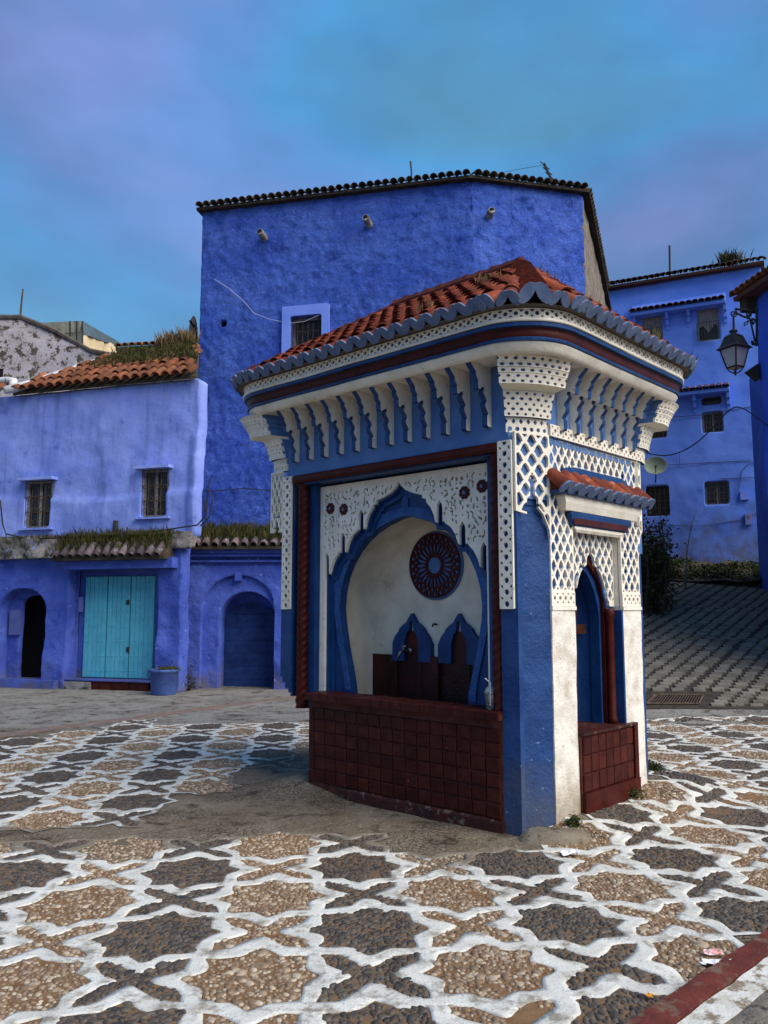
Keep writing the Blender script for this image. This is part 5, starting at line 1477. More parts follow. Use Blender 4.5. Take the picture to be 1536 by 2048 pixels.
# tiled slope with weeds
e_, n_ = lh.up()
se0 = lh.at(34, 785)[0]; ze = ZL + 0.02
mb = MB(); mb.v = [lh.pt(se0, ze, 0.12), lh.pt(lh.L - 0.02, ze, 0.12), lh.pt(lh.L - 0.95, ze + 1.12, -1.45), lh.pt(se0 + 1.4, ze + 1.12, -1.45), lh.pt(se0, ze - 0.05, 0.12), lh.pt(lh.L - 0.02, ze - 0.05, 0.12), lh.pt(lh.L - 0.95, ze + 0.95, -1.45), lh.pt(se0 + 1.4, ze + 0.95, -1.45)]
mb.f = [(0, 1, 2, 3), (4, 7, 6, 5), (0, 4, 5, 1), (1, 5, 6, 2), (3, 2, 6, 7), (0, 3, 7, 4)]
lroof = mb.build('roof', TERRA_GREY, left)
nc = int((lh.L - se0) / 0.235)
for c in range(nc):
    for r in range(5):
        s = se0 + 0.14 + c * 0.235
        if s < se0 + 0.05 + r * 0.28 or s > lh.L - 0.08 - r * 0.19: continue
        put_tile('roof_tile', T_OLD, lh.pt(s, ze + 0.03 + r * 0.225, 0.24 - r * 0.315), -n_ + Vector((0, 0, 0.66)), e_, lroof, 1.0, 0.03)
mb = MB(); tube(mb, [lh.pt(se0 - 0.04, ze + 0.02, 0.32), lh.pt(se0 + 0.3, ze + 0.26, -0.15), lh.pt(se0 + 0.9, ze + 0.74, -0.85), lh.pt(se0 + 1.4, ze + 1.16, -1.45)], [0.09, 0.11, 0.11, 0.09], 8)
mb.build('white_verge', mat('limewashed_verge', (0.70, 0.69, 0.68), (0.5, 0.48, 0.47), 5, bump=0.4, bsc=30, wear=(0.15, 0.13, 0.1), wsc=9, wth=0.6), lroof, True)
mb = MB()
for _ in range(2300):
    s = random.uniform(se0 + 0.9, lh.L - 0.03); r = random.uniform(0.30, 1.0) ** 0.7
    if s < se0 + 0.6 + 1.1 * r + 1.9 * random.random() * (1.15 - r) or s > lh.L - 0.03 - 0.97 * r: continue
    blades(mb, lh.pt(s, ze + 1.12 * r + 0.06, 0.20 - 1.6 * r), random.uniform(0.06, 0.26) * (0.5 + 0.6 * fbm(s, r, 3, 0.9, 2) + 0.4), 4, 0.05, 0.012)
    if random.random() < 0.5: leaves(mb, lh.pt(s, ze + 1.12 * r + 0.14, 0.20 - 1.6 * r), 3, (0.06, 0.06, 0.05), 0.035)
tag(mb.build('roof_weeds', GRASS, lroof), kind='stuff')
mb = MB()
for _ in range(160):
    s = random.uniform(se0 + 2.6, lh.L - 1.1); blades(mb, lh.pt(s, ze + 1.2, -1.5), 0.45, 2, 0.06, 0.010)
tag(mb.build('dry_weeds', DRYG, lroof), kind='stuff')
sd0 = lh.at(-90, 770)[0]                                 # neighbouring strip of roof at the far left
for c in range(int((se0 - 0.15 - sd0) / 0.22)): put_tile('roof_tile', T_OLD, lh.pt(sd0 + 0.1 + c * 0.22, ze + 0.10, 0.28), -n_ + Vector((0, 0, 0.4)), e_, lroof, 1.0, 0.03)
tube(MB(), [lh.pt(sd0, ze + 0.34, 0.0), lh.pt(se0 - 0.25, ze + 0.34, 0.0), lh.pt(se0 - 0.06, ze + 0.30, 0.05), lh.pt(se0 - 0.05, ze + 0.05, 0.1)], 0.09, 8).build('white_ridge', MATS['limewashed_verge'], lroof, True)

# lower storey
low = empty('shop_front', lh.pt(lh.L * 0.45, 0, 0), parent=left)
DEEP = 0.34
ARD = rect_px(lh, 40, 1190, 100, 1356, -0.22)
BAY = rect_px(lh, 137, 1137, 318, 1362)
zb_ = -0.05
def f_low(S, T):
    V = f_rect(S, T, 0, lh.at(366, 1200)[0], zb_, Z1 + 0.02)
    sc_, hw = (ARD[0] + ARD[1]) / 2, (ARD[1] - ARD[0]) / 2 + 0.20
    V = np.minimum(V, -f_arch(S, T, sc_ - 0.12, hw, ARD[2] - 0.02, ARD[3] - 0.28, 0.42))
    return cut(V, S, T, (BAY[0], BAY[1], -1, BAY[3]))
plate(MB(), f_low, -0.01, lh.L, zb_ - 0.02, Z1 + 0.04, 0.06, 0.30, lh.place(0.06, 0.06, 1.1, None, 4.0), True).build('lower_wall', DOOR_BLUE, low, True)
def f_arch1(S, T):
    sc_, hw = (ARD[0] + ARD[1]) / 2, (ARD[1] - ARD[0]) / 2
    return np.minimum(f_rect(S, T, 0, BAY[0], zb_, 2.9), -f_arch(S, T, sc_, hw, ARD[2], ARD[3] - 0.20, 0.20))
plate(MB(), f_arch1, -0.01, BAY[0] + 0.01, zb_ - 0.02, 2.92, 0.05, 0.10, lh.place(-0.22, 0.03, 1.1, None, 2.0), True).build('arch_reveal', DOOR_BLUE, low, True)
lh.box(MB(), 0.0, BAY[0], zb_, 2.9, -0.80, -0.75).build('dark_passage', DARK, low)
lh.box(MB(), ARD[0] - 0.9, ARD[1] + 0.5, zb_, ARD[2], -0.22, 0.22).build('door_step', DOOR_BLUE, low)
lh.box(MB(), BAY[0] - 0.02, BAY[1] + 0.02, zb_, BAY[3] + 0.05, -0.50, -DEEP - 0.01).build('bay_back', DOOR_BLUE, low)
s0, s1, z0, z1 = rect_px(lh, 10, 1220, 29, 1270); lh.box(MB(), s0, s1, z0, z1, -0.2, -0.12).build('meter_box', mat('dull_blue_box', (0.10, 0.13, 0.33), (0.07, 0.1, 0.27), 5), low)
s0, s1, z0, z1 = rect_px(lh, 145, 1194, 167, 1224, -DEEP); lh.box(MB(), s0, s1, z0, z1, -DEEP, -DEEP + 0.04).build('meter_box', mat('pale_box', (0.17, 0.21, 0.50), (0.14, 0.18, 0.45), 5), low)
# turquoise door in three leaves, boarded and studded
TURQ = mat('turquoise_door_paint', (0.075, 0.36, 0.47), (0.10, 0.42, 0.53), 5, 0.35, 0.65, 0.55, 0.35, 50, 0.006, 0.2, 9, 0.01, wear=(0.05, 0.26, 0.36), wsc=6, wth=0.6, wsoft=0.1, streak=0.25)
dr = empty('turquoise_door', lh.pt(*(lambda r: ((r[0] + r[1]) / 2, r[2], -DEEP))(rect_px(lh, 172, 1153, 310, 1357, -DEEP))), parent=left)
DS0, DS1, DZ0, DZ1 = rect_px(lh, 170, 1152, 309, 1357, -DEEP)
lw = (DS1 - DS0) / 3
stud_mb = MB()
for k in range(3):
    a0 = DS0 + lw * k
    for q in range(5):
        b0 = a0 + 0.012 + (lw - 0.024) * q / 5; b1 = a0 + 0.012 + (lw - 0.024) * (q + 1) / 5
        pr = 0.045 if q in (0, 4) else 0.038
        lh.box(MB(), b0 + 0.004, b1 - 0.004, DZ0 + 0.02, DZ1 - 0.015, -DEEP, -DEEP + pr).build('plank', TURQ, dr)
        for r in range(7):
            zz = DZ0 + 0.16 + (DZ1 - DZ0 - 0.3) * r / 6
            c = lh.pt((b0 + b1) / 2, zz, -DEEP + pr - 0.002)
            nn = Vector((*lh.n, 0)); ee = Vector((*lh.e, 0))
            for t in range(6): pass
            ring = [tuple(Vector(c) + ee * 0.022 * math.cos(t * 1.0472) + Vector((0, 0, 1)) * 0.022 * math.sin(t * 1.0472)) for t in range(6)] + [tuple(Vector(c) + nn * 0.02)]
            stud_mb.add(ring, [(t, (t + 1) % 6, 6) for t in range(6)])
tag(stud_mb.build('studs', TURQ, dr), kind='stuff')
lh.box(MB(), DS0 - 0.01, DS1 + 0.01, DZ0, DZ1, -DEEP - 0.012, -DEEP + 0.012).build('door_backing', mat('door_joint_teal', (0.03, 0.15, 0.21)), dr)
for v in (1204, 1298):
    s, z = lh.at(259, v, -DEEP); lh.box(MB(), s - 0.03, s + 0.03, z - 0.055, z + 0.045, -DEEP + 0.04, -DEEP + 0.07).build('padlock', IRON, dr)
s0, s1, z0, z1 = rect_px(lh, 183, 1360, 297, 1384, 0.02)
lh.box(MB(), s0, s1, -0.03, DZ0 - 0.03, -DEEP, 0.02).build('red_step', RED_DIRTY, low)
for k in range(3): lh.box(MB(), s0 + 0.01 + (s1 - s0) * k / 3, s0 + (s1 - s0) * (k + 1) / 3 - 0.01, 0.0, DZ0 - 0.04, 0.021, 0.032).build('step_tile', RED_TILE, low)
lh.box(MB(), BAY[0] + 0.01, BAY[1] - 0.01, DZ0 - 0.028, DZ0 - 0.002, -DEEP + 0.0, 0.06).build('threshold', DOOR_BLUE, low)
lh.box(MB(), BAY[0], s0 - 0.01, -0.03, DZ0 - 0.05, -DEEP, 0.08).build('threshold_stone', STONE, low)
# little roofs with weeds over the doors, stone ledge
def weed_roof(W, u0, u1, v_top, v_eave, proj, mat_w, parent, tiles, d0=0.06, hgt=0.2, nweeds=700):
    sA, zt_ = W.at(u0, v_top, d0); sB, _ = W.at(u1, v_top, d0); _, ze_ = W.at((u0 + u1) / 2, v_eave, proj)
    _, zt_ = W.at((u0 + u1) / 2, v_top, d0)
    mb = MB(); mb.v = [W.pt(sA, ze_, proj), W.pt(sB, ze_, proj), W.pt(sB, zt_, d0), W.pt(sA, zt_, d0), W.pt(sA, ze_ - 0.06, proj), W.pt(sB, ze_ - 0.06, proj), W.pt(sB, ze_ - 0.06, d0), W.pt(sA, ze_ - 0.06, d0)]
    mb.f = [(0, 1, 2, 3), (4, 7, 6, 5), (0, 4, 5, 1), (1, 5, 6, 2), (0, 3, 7, 4), (2, 6, 7, 3)]
    ro = mb.build('door_roof', TERRA_GREY, parent)
    e, n = W.up(); sl = (zt_ - ze_) / (proj - d0)
    s = sA + 0.09
    while s < sB - 0.05:
        put_tile('eave_tile', tiles, W.pt(s, ze_ + 0.01, proj + 0.05), -n + Vector((0, 0, sl)), e, ro, 1.0, 0.04); s += 0.20
    mb = MB()
    for _ in range(nweeds):
        s = random.uniform(sA + 0.05, sB - 0.03); r = random.uniform(0.15, 1)
        p = W.pt(s, ze_ + (zt_ - ze_) * r + 0.03, proj + (d0 - proj) * r)
        blades(mb, p, hgt * random.uniform(0.4, 1.2), 4, 0.03, 0.008)
        if random.random() < 0.5: leaves(mb, (p[0], p[1], p[2] + 0.07), 3, (0.04, 0.04, 0.04), 0.022)
    tag(mb.build('weeds', GRASS, ro), kind='stuff')
    return ro, ze_
weed_roof(lh, 128, 348, 1078, 1113, 0.45, GRASS, left, T_SMALL, 0.10, 0.24)
s0, s1, z0, z1 = rect_px(lh, 128, 1116, 346, 1137, 0.30)
lh.box(MB(), s0 + 0.02, s1 - 0.03, z0, z1, 0.06, 0.30).build('door_lintel', DOOR_BLUE, low)
plate(MB(), lambda S, T: f_rect(S, T, 0, lh.at(132, 1100)[0], Z1 - 0.42, Z1 + 0.06), -0.01, lh.at(136, 1100)[0], Z1 - 0.45, Z1 + 0.1, 0.045, 0.2, lh.place(0.20, 0.16, 1.7, None, 7.0), True).build('stone_ledge', STONE, low, True)
plate(MB(), lambda S, T: f_rect(S, T, lh.at(128, 1100)[0], lh.L - 0.02, Z1 - 0.28, Z1 + 0.06), lh.at(124, 1100)[0], lh.L, Z1 - 0.3, Z1 + 0.1, 0.05, 0.2, lh.place(0.12, 0.10, 1.7, None, 9.0), True).build('stone_ledge', STONE, low, True)
mb = MB()
for _ in range(350):
    s = random.uniform(0.2, lh.L - 0.3); blades(mb, lh.pt(s, Z1 + 0.03 + random.uniform(-0.25, 0.02) * (s < 2.0), 0.25), random.uniform(0.04, 0.11), 2, 0.04, 0.006)
tag(mb.build('ledge_weeds', GRASS, low), kind='stuff')
for pts, rr in (([(0, 1000), (6, 1050), (12, 1068), (60, 1078), (150, 1075), (240, 1068), (330, 1060), (395, 1050), (412, 1030), (415, 985)], 0.016), ([(400, 1052), (418, 1035), (425, 1000), (415, 975), (424, 950)], 0.014), ([(404, 1056), (412, 1040), (408, 1000)], 0.014)):
    tube(MB(), [lh.pt(*lh.at(u, v, 0.2), 0.2) for u, v in pts], rr, 5).build('wall_cable', IRON, left)

# ------------------------------------------------------------------ arched portal next to it
ap = Wall(364, 17.15, 650, 17.0)
portal = empty('door_porch', ap.pt(1.0, 0, 0), 'violet blue porch with round arch and studded dark blue door under weedy tiles', 'porch')
OA = rect_px(ap, 402, 1150, 549, 1366); IA = rect_px(ap, 430, 1172, 552, 1366)
ZP = ap.at(470, 1098)[1]
oc, ohw = (OA[0] + OA[1]) / 2, (OA[1] - OA[0]) / 2
def f_ap(S, T): return np.minimum(f_rect(S, T, 0, ap.L, -0.1, ZP), -f_arch(S, T, oc, ohw, -0.2, OA[3] - ohw * 0.95, ohw * 0.95))
plate(MB(), f_ap, -0.01, ap.L + 0.01, -0.12, ZP + 0.01, 0.05, 0.22, ap.place(0, 0.07, 1.2, None, 6.0), True).build('porch_wall', DOOR_BLUE, portal, True)
ic, ihw = (IA[0] + IA[1]) / 2, (IA[1] - IA[0]) / 2 - 0.04
def f_ap2(S, T): return np.minimum(f_rect(S, T, OA[0] - 0.1, OA[1] + 0.15, -0.1, OA[3] + 0.1), -f_arch(S, T, ic, ihw, -0.2, IA[3] - ihw - 0.08, ihw * 0.95))
plate(MB(), f_ap2, OA[0] - 0.12, OA[1] + 0.17, -0.12, OA[3] + 0.12, 0.05, 0.50, ap.place(-0.13, 0.04, 1.2, None, 3.0), True).build('inner_arch', DOOR_BLUE, portal, True)
ap.box(MB(), 0.0, ap.L, 0.0, ZP - 0.05, -0.95, -0.90).build('porch_back', DOOR_BLUE, portal)
s, z = ap.at(477, 1150); ap.box(MB(), s - 0.06, s + 0.06, z - 0.12, z + 0.06, -0.12, 0.07).build('keystone', DOOR_BLUE, portal)
for v0, v1, dd in ((1097, 1106, 0.17), (1107, 1113, 0.11), (1120, 1124, 0.07)):
    s0, s1, z0, z1 = rect_px(ap, 366, v0, 648, v1, dd); ap.box(MB(), 0.0, ap.L - 0.02, z0, z1, 0.0, dd).build('porch_moulding', DOOR_BLUE, portal)
PD = mat('navy_door_paint', (0.008, 0.020, 0.085), (0.014, 0.038, 0.14), 5, 0.35, 0.65, 0.5, 0.4, 40, 0.008, wear=(0.05, 0.12, 0.30), wsc=15, wth=0.68, wsoft=0.04)
pd = empty('studded_door', ap.pt(ic, 0, -0.5), parent=portal)
s0, s1, z0, z1 = rect_px(ap, 447, 1206, 552, 1367, -0.64); z0 = 0.0; 
plate(MB(), lambda S, T: f_arch(S, T, (s0 + s1) / 2, (s1 - s0) / 2, z0, z1 - 0.42, 0.42), s0 - 0.02, s1 + 0.02, z0 - 0.03, z1 + 0.03, 0.05, 0.05, ap.place(-0.64)).build('door_leaf', PD, pd)
sm = MB(); nn = Vector((*ap.n, 0)); ee = Vector((*ap.e, 0))
for r in range(12):
    for c in range(15):
        s = s0 + 0.07 + (s1 - s0 - 0.14) * c / 14; z = z0 + 0.16 + 0.135 * r
        if r % 2 and c % 3: continue
        if z > z1 - 0.42 + 0.42 * math.sqrt(max(0, 1 - ((s - (s0 + s1) / 2) / ((s1 - s0) / 2)) ** 2)) - 0.05: continue
        cc = Vector(ap.pt(s, z, -0.64)); sm.add([tuple(cc + ee * 0.02 * math.cos(t * 1.0472) + Vector((0, 0, 0.02 * math.sin(t * 1.0472)))) for t in range(6)] + [tuple(cc + nn * 0.02)], [(t, (t + 1) % 6, 6) for t in range(6)])
tag(sm.build('studs', PD, pd), kind='stuff')
ap.box(MB(), s0 - 0.12, s0 - 0.005, 0, z1 - 0.3, -0.70, -0.60).build('door_jamb', PD, pd)
ap.box(MB(), s0 - 0.5, s1 + 0.3, 0, z1 + 0.4, -0.76, -0.72).build('door_back', DOOR_BLUE, pd)
weed_roof(ap, 366, 650, 1062, 1092, 0.30, GRASS, portal, T_SMALL, -0.45, 0.22, 900)
prism(MB(), [ap.pt(0, 0, -0.25)[:2], ap.pt(0.25, 0, -0.25)[:2], ap.pt(0.25, 0, -1.0)[:2], ap.pt(0, 0, -1.0)[:2]], 0, ZP).build('porch_side', DOOR_BLUE, portal)

# ------------------------------------------------------------------ mouldy house, canvas shelter and clutter above the pale house
og = Wall(-80, 21.5, 330, 22.5)
old = empty('mouldy_house', og.pt(1.5, 0, -2), 'mould-stained grey old house with sloping parapet behind the pale house roof', 'house')
def f_og(S, T):
    xs, zs = zip(*[og.at(u, v) for u, v in ((-80, 636), (42, 637), (110, 664), (180, 704), (300, 728), (330, 735))])
    return np.minimum(f_rect(S, T, 0, og.L, 3, 99), (np.interp(S, xs, zs) - T))
plate(MB(), f_og, -0.05, og.L + 0.05, 3.0, 9.7, 0.08, 0.8, og.place(0, 0.05, 1.2, None, 2.0), True).build('wall', OLDWALL, old, True)
xs_ = [og.at(u, v) for u, v in ((-80, 634), (42, 635), (110, 662), (180, 702), (300, 726))]
mb = MB(); tube(mb, [og.pt(s, z, 0.02) for s, z in xs_], 0.07, 6); mb.build('coping', mat('mould_black_coping', (0.06, 0.05, 0.04), (0.12, 0.1, 0.085), 6, bump=0.6, bsc=20), old)
s0, s1, z0, z1 = rect_px(og, -10, 738, 6, 762); og.box(MB(), s0, s1, z0, z1, -0.02, 0.05).build('small_window', DARK, old)
tag(tube(MB(), [at_depth(40, 640, 22.2), at_depth(43, 605, 22.2), at_depth(46, 578, 22.2)], [0.03, 0.025, 0.02], 6).build('roof_mast', RUST), 'rusty iron mast on the mouldy house', 'mast')
CANV = mat('cream_canvas', (0.74, 0.60, 0.38), (0.58, 0.46, 0.28), 2, rough=0.9, bump=0.5, bsc=6, bdist=0.06, bump2=0.4, b2sc=2.5, b2dist=0.1)
TARP = mat('grey_green_tarp', (0.10, 0.15, 0.17), (0.075, 0.11, 0.13), 2, rough=0.6, bump=0.5, bsc=5, bdist=0.05)
sh = empty('canvas_shelter', at_depth(165, 715, 24), 'cream and grey canvas shelter on the roof behind the mouldy parapet', 'shelter')
def sheet(mb, c4, nu, nv, amp, seed):
    P = [Vector(p) for p in c4]
    n = (P[1] - P[0]).cross(P[3] - P[0]).normalized()
    for j in range(nv + 1):
        for i in range(nu + 1):
            a = P[0].lerp(P[1], i / nu); b = P[3].lerp(P[2], i / nu)
            k = amp * (fbm(i * 0.45, j * 0.12, seed, 1, 3) * (0.25 + j / nv))
            mb.v.append(tuple(a.lerp(b, j / nv) + n * k))
    mb.f += [(j * (nu + 1) + i, j * (nu + 1) + i + 1, (j + 1) * (nu + 1) + i + 1, (j + 1) * (nu + 1) + i) for j in range(nv) for i in range(nu)]
    return mb
A_, B_, C_ = (68, 25.0), (165, 23.4), (238, 25.2)
sheet(MB(), [at_depth(68, 646, 25), at_depth(165, 642, 23.4), at_depth(165, 664, 23.4), at_depth(72, 668, 25)], 14, 3, 0.10, 1).build('canvas_top_flap', CANV, sh, True)
sheet(MB(), [at_depth(100, 664, 24.6), at_depth(165, 662, 23.45), at_depth(165, 724, 23.45), at_depth(100, 724, 24.6)], 14, 6, 0.12, 2).build('canvas_side', CANV, sh, True)
sheet(MB(), [at_depth(165, 642, 23.4), at_depth(238, 684, 25.2), at_depth(236, 694, 25.2), at_depth(168, 668, 23.4)], 14, 3, 0.06, 3).build('tarp_strip', TARP, sh, True)
sheet(MB(), [at_depth(166, 666, 23.42), at_depth(237, 692, 25.22), at_depth(234, 728, 25.22), at_depth(166, 724, 23.42)], 16, 6, 0.14, 4).build('canvas_side', CANV, sh, True)
mb = MB(); mb.v = [at_depth(68, 646, 25), at_depth(165, 642, 23.4), at_depth(238, 684, 25.2), (at_depth(68, 646, 25)[0] + 1.6, 27.0, at_depth(68, 646, 25)[2] - 0.3)]; mb.f = [(0, 1, 2, 3)]
mb.build('canvas_roof', CANV, sh)
for u, y in ((140, 23.75), (153, 23.55), (165, 23.36)): tube(MB(), [at_depth(u, 642, y), at_depth(u, 722, y)], 0.022, 6).build('pole', IRON, sh)
# far dish peeping out behind the tall house
fd = empty('roof_dish', at_depth(388, 668, 20.5), 'rusty satellite dish peeping out beside the tall house corner', 'satellite dish')
mb = MB(); lathe(mb, [(0.02, 0.0), (0.15, 0.02), (0.30, 0.09), (0.29, 0.10)], (0, 0, 0), 20, lambda p: tuple(Vector(at_depth(392, 655, 20.5)) + Vector((p[0] * 0.5 - p[2], -p[0] * 0.86, p[1]))))
mb.build('reflector', mat('rusty_dish', (0.20, 0.09, 0.05), (0.3, 0.16, 0.1), 5, bump=0.1), fd, True)
tube(MB(), [at_depth(389, 655, 20.4), at_depth(380, 642, 20.0)], 0.03, 6).build('feed_arm', IRON, fd)
tube(MB(), [at_depth(393, 655, 20.5), at_depth(393, 720, 20.5)], 0.03, 6).build('dish_post', RUST, fd)
hb = Wall(230, 24.0, 420, 23.5)
s0, s1, z0, z1 = rect_px(hb, 240, 698, 420, 760)
bh = empty('low_rear_house', hb.pt(1, 0, -1), 'low plastered rear house with brown tiles seen above the weedy roof', 'house')
hb.box(MB(), s0, s1, 3.0, z1 + 0.0, -3, 0).build('wall', mat('pinkish_plaster', (0.42, 0.33, 0.30), (0.32, 0.26, 0.24), 3, bump=0.4, bsc=15), bh)
mb = MB(); hb.box(mb, s0 - 0.1, s1, z1 + 0.002, z1 + 0.10, -3, 0.12); rb = mb.build('roof', TERRA_GREY, bh)
tile_row(hb, rb, s0, s1, z1 + 0.11, 0.15, 0.22, T_OLD, 0.35, 'roof_tile')

# ------------------------------------------------------------------ azure house up the slope on the right
rh = Wall(1215, 26.1, 1560, 24.0)
rt = empty('azure_house', rh.pt(rh.L / 2, 2.5, -3), 'azure limewashed house with barred windows at the top of the paved slope', 'house')
z_l = rh.at(1215, 583)[1]; z_r = rh.at(1508, 534)[1]; ZR = (z_l + z_r) / 2
WR = [rect_px(rh, *w) for w in ((1285, 632, 1325, 690), (1394, 617, 1438, 682), (1403, 793, 1443, 810), (1404, 823, 1447, 865), (1295, 831, 1333, 876), (1409, 963, 1459, 1009), (1292, 972, 1339, 1032))]
def f_rh(S, T):
    V = f_rect(S, T, 0, rh.L, 1.8, ZR)
    for w in WR: V = cut(V, S, T, w)
    return V
plate(MB(), f_rh, -0.02, rh.L + 0.02, 1.78, ZR + 0.02, 0.075, 0.35, rh.place(0, 0.05, 0.5, None, 12.0), True).build('front_wall', RIGHT_BLUE, rt, True)
prism(MB(), [rh.pt(0, 0, -0.34)[:2], rh.pt(rh.L, 0, -0.34)[:2], rh.pt(rh.L, 0, -6)[:2], rh.pt(0, 0, -6)[:2]], 1.5, ZR - 0.05).build('core', RIGHT_BLUE, rt)
GF = mat('grey_window_wood', (0.30, 0.28, 0.25), (0.2, 0.19, 0.17), 9, bump=0.2)
for k, w in enumerate(WR):
    window(rh, rt, w, 0.20 if k > 1 else 0.12, GF if k in (0, 1, 3, 5) else None, (('plain', 5, 4) if k != 2 else ('plain', 5, 1)) if k > 1 else None, k not in (0, 1, 2), k in (0, 1), 0.05, -0.04 if k > 2 else 0.0, RUST if k != 6 else IRON)
for k in (0, 1):
    w = WR[k]; g = (w[0] + 0.0, w[1] - 0.0, w[2] + 0.02, w[2] + 0.55 * (w[3] - w[2])); grille(rh, rt, g, 0.12, 9, 2, 'zigzag', 0.008)
def pent(u0, u1, v0, v1, brs):
    s0, s1, z0, z1 = rect_px(rh, u0, v0, u1, v1, 0.25)
    p_ = empty('window_pent_roof', rh.pt((s0 + s1) / 2, z0, 0.2), parent=rt)
    mb = MB(); mb.v = [rh.pt(s, z, d) for s in (s0, s1) for z, d in ((z0, 0.0), (z0, 0.42), (z0 + 0.08, 0.44), (z1 + 0.12, 0.0))]; mb.f = [(0, 1, 5, 4), (1, 2, 6, 5), (2, 3, 7, 6), (0, 3, 2, 1), (4, 5, 6, 7)]
    mb.build('pent_board', RIGHT_BLUE, p_)
    tile_row(rh, p_, s0 + 0.08, s1, z0 + 0.10, 0.50, 0.185, T_RED, 0.40)
    for u in brs:
        s, _ = rh.at(u, v1, 0.2)
        mb = MB(); mb.v = [rh.pt(s + t, z, d) for t in (-0.045, 0.045) for z, d in ((z0 - 0.002, 0.002), (z0 - 0.002, 0.30), (z0 - 0.16, 0.26), (z0 - 0.20, 0.14), (z0 - 0.34, 0.13), (z0 - 0.40, 0.05), (z0 - 0.50, 0.04), (z0 - 0.50, 0.002))]
        mb.f = [tuple(range(8)), tuple(range(15, 7, -1))] + [(q, (q + 1) % 8, 8 + (q + 1) % 8, 8 + q) for q in range(8)]
        mb.build('pent_bracket', RIGHT_BLUE, p_)
pent(1262, 1452, 600, 622, (1268, 1333, 1376, 1450))
pent(1330, 1459, 775, 790, (1388, 1456))
tile_row(rh, rt, 0.0, rh.L + 0.1, ZR + 0.10, 0.28, 0.175, T_RED, 0.35)
tile_row(rh, rt, 0.05, rh.L + 0.1, ZR + 0.22, -0.05, 0.175, T_RED, 0.35)
mb = MB(); mb.v = [rh.pt(s, z, d) for s in (-0.1, rh.L + 0.1) for z, d in ((ZR + 0.003, 0.24), (ZR + 0.07, 0.26), (ZR + 1.3, -3.2), (ZR + 0.003, -3.2))]; mb.f = [(0, 1, 5, 4), (1, 2, 6, 5), (0, 4, 7, 3), (0, 3, 2, 1), (4, 5, 6, 7), (2, 3, 7, 6)]
mb.build('roof', MATS['terracotta_brown'], rt)
for (u0, v0, u1, v1), m_, dd in (((1481, 982, 1498, 1000), SURROUND, 0.10), ((1491, 1027, 1503, 1050), MATS['pale_box'], 0.10), ((1322, 1041, 1351, 1066), RIGHT_BLUE, 0.025), ((1496, 1032, 1500, 1038), MATS['rusty_dish'], 0.108)):
    R = rect_px(rh, u0, v0, u1, v1); rh.box(MB(), *R, 0.0, dd).build('wall_box', m_, rt)
for pts in ([(1335, 930), (1420, 925), (1500, 921)], [(1440, 957), (1520, 955)], [(1475, 985), (1485, 940), (1500, 925), (1525, 923)], [(1325, 1050), (1400, 1052), (1480, 1040), (1520, 1025)], [(1300, 838), (1400, 830), (1510, 812)], [(1360, 905), (1358, 935)]):
    tube(MB(), [rh.pt(*rh.at(u, v, 0.05), 0.05) for u, v in pts], 0.011, 5).build('wall_cable', mat('blue_grey_cable', (0.06, 0.07, 0.16), bump=0), rt)
tag(tube(MB(), [at_depth(1340, 560, 28), at_depth(1339, 491, 28)], 0.035, 6).build('roof_mast', IRON), 'thin iron mast on the azure house roof', 'mast')
mb = MB()
for _ in range(60): blades(mb, rh.pt(rh.at(1455 + random.gauss(0, 14), 520)[0], ZR + 0.45, -0.6), 0.45, 3, 0.06, 0.012)
tag(mb.build('roof_weed_tuft', GRASS), 'green weed tuft growing on the azure house roof', 'weed')
# satellite dish on the azure house
ds = empty('satellite_dish', rh.pt(*rh.at(1310, 950), 0.4), 'grey-green satellite dish with rust stain fixed to the azure house wall', 'satellite dish')
dc = Vector(rh.pt(*rh.at(1311, 931, 0.6), 0.6)); dn = (Vector((0, 0, EYE + 6)) - dc).normalized(); dx = dn.cross(Vector((0, 0, 1))).normalized(); dy = dx.cross(dn)
mb = MB(); lathe(mb, [(0.02, -0.07), (0.16, -0.055), (0.27, -0.02), (0.335, 0.03), (0.34, 0.03), (0.27, -0.03), (0.16, -0.065), (0.02, -0.08)], (0, 0, 0), 28, lambda p: tuple(dc + dx * p[0] + dy * p[1] * 0.82 + dn * p[2]))
mb.build('reflector', mat('grey_green_dish', (0.26, 0.31, 0.24), (0.22, 0.27, 0.21), 3, wear=(0.23, 0.09, 0.03), wsc=2.4, wth=0.54, wsoft=0.06, bump=0.1), ds, True)
tube(MB(), [dc + dn * -0.06 - dy * 0.2, dc + dn * 0.32 - dy * 0.12], 0.014, 6).build('feed_arm', IRON, ds)
tube(MB(), [dc + dn * 0.30 - dy * 0.12, dc + dn * 0.38 - dy * 0.10], 0.035, 8).build('feed_horn', IRON, ds)
tube(MB(), [dc - dn * 0.07, dc - dn * 0.25 - dy * 0.30, Vector(rh.pt(*rh.at(1311, 965), 0.02))], 0.02, 6).build('dish_bracket', IRON, ds)

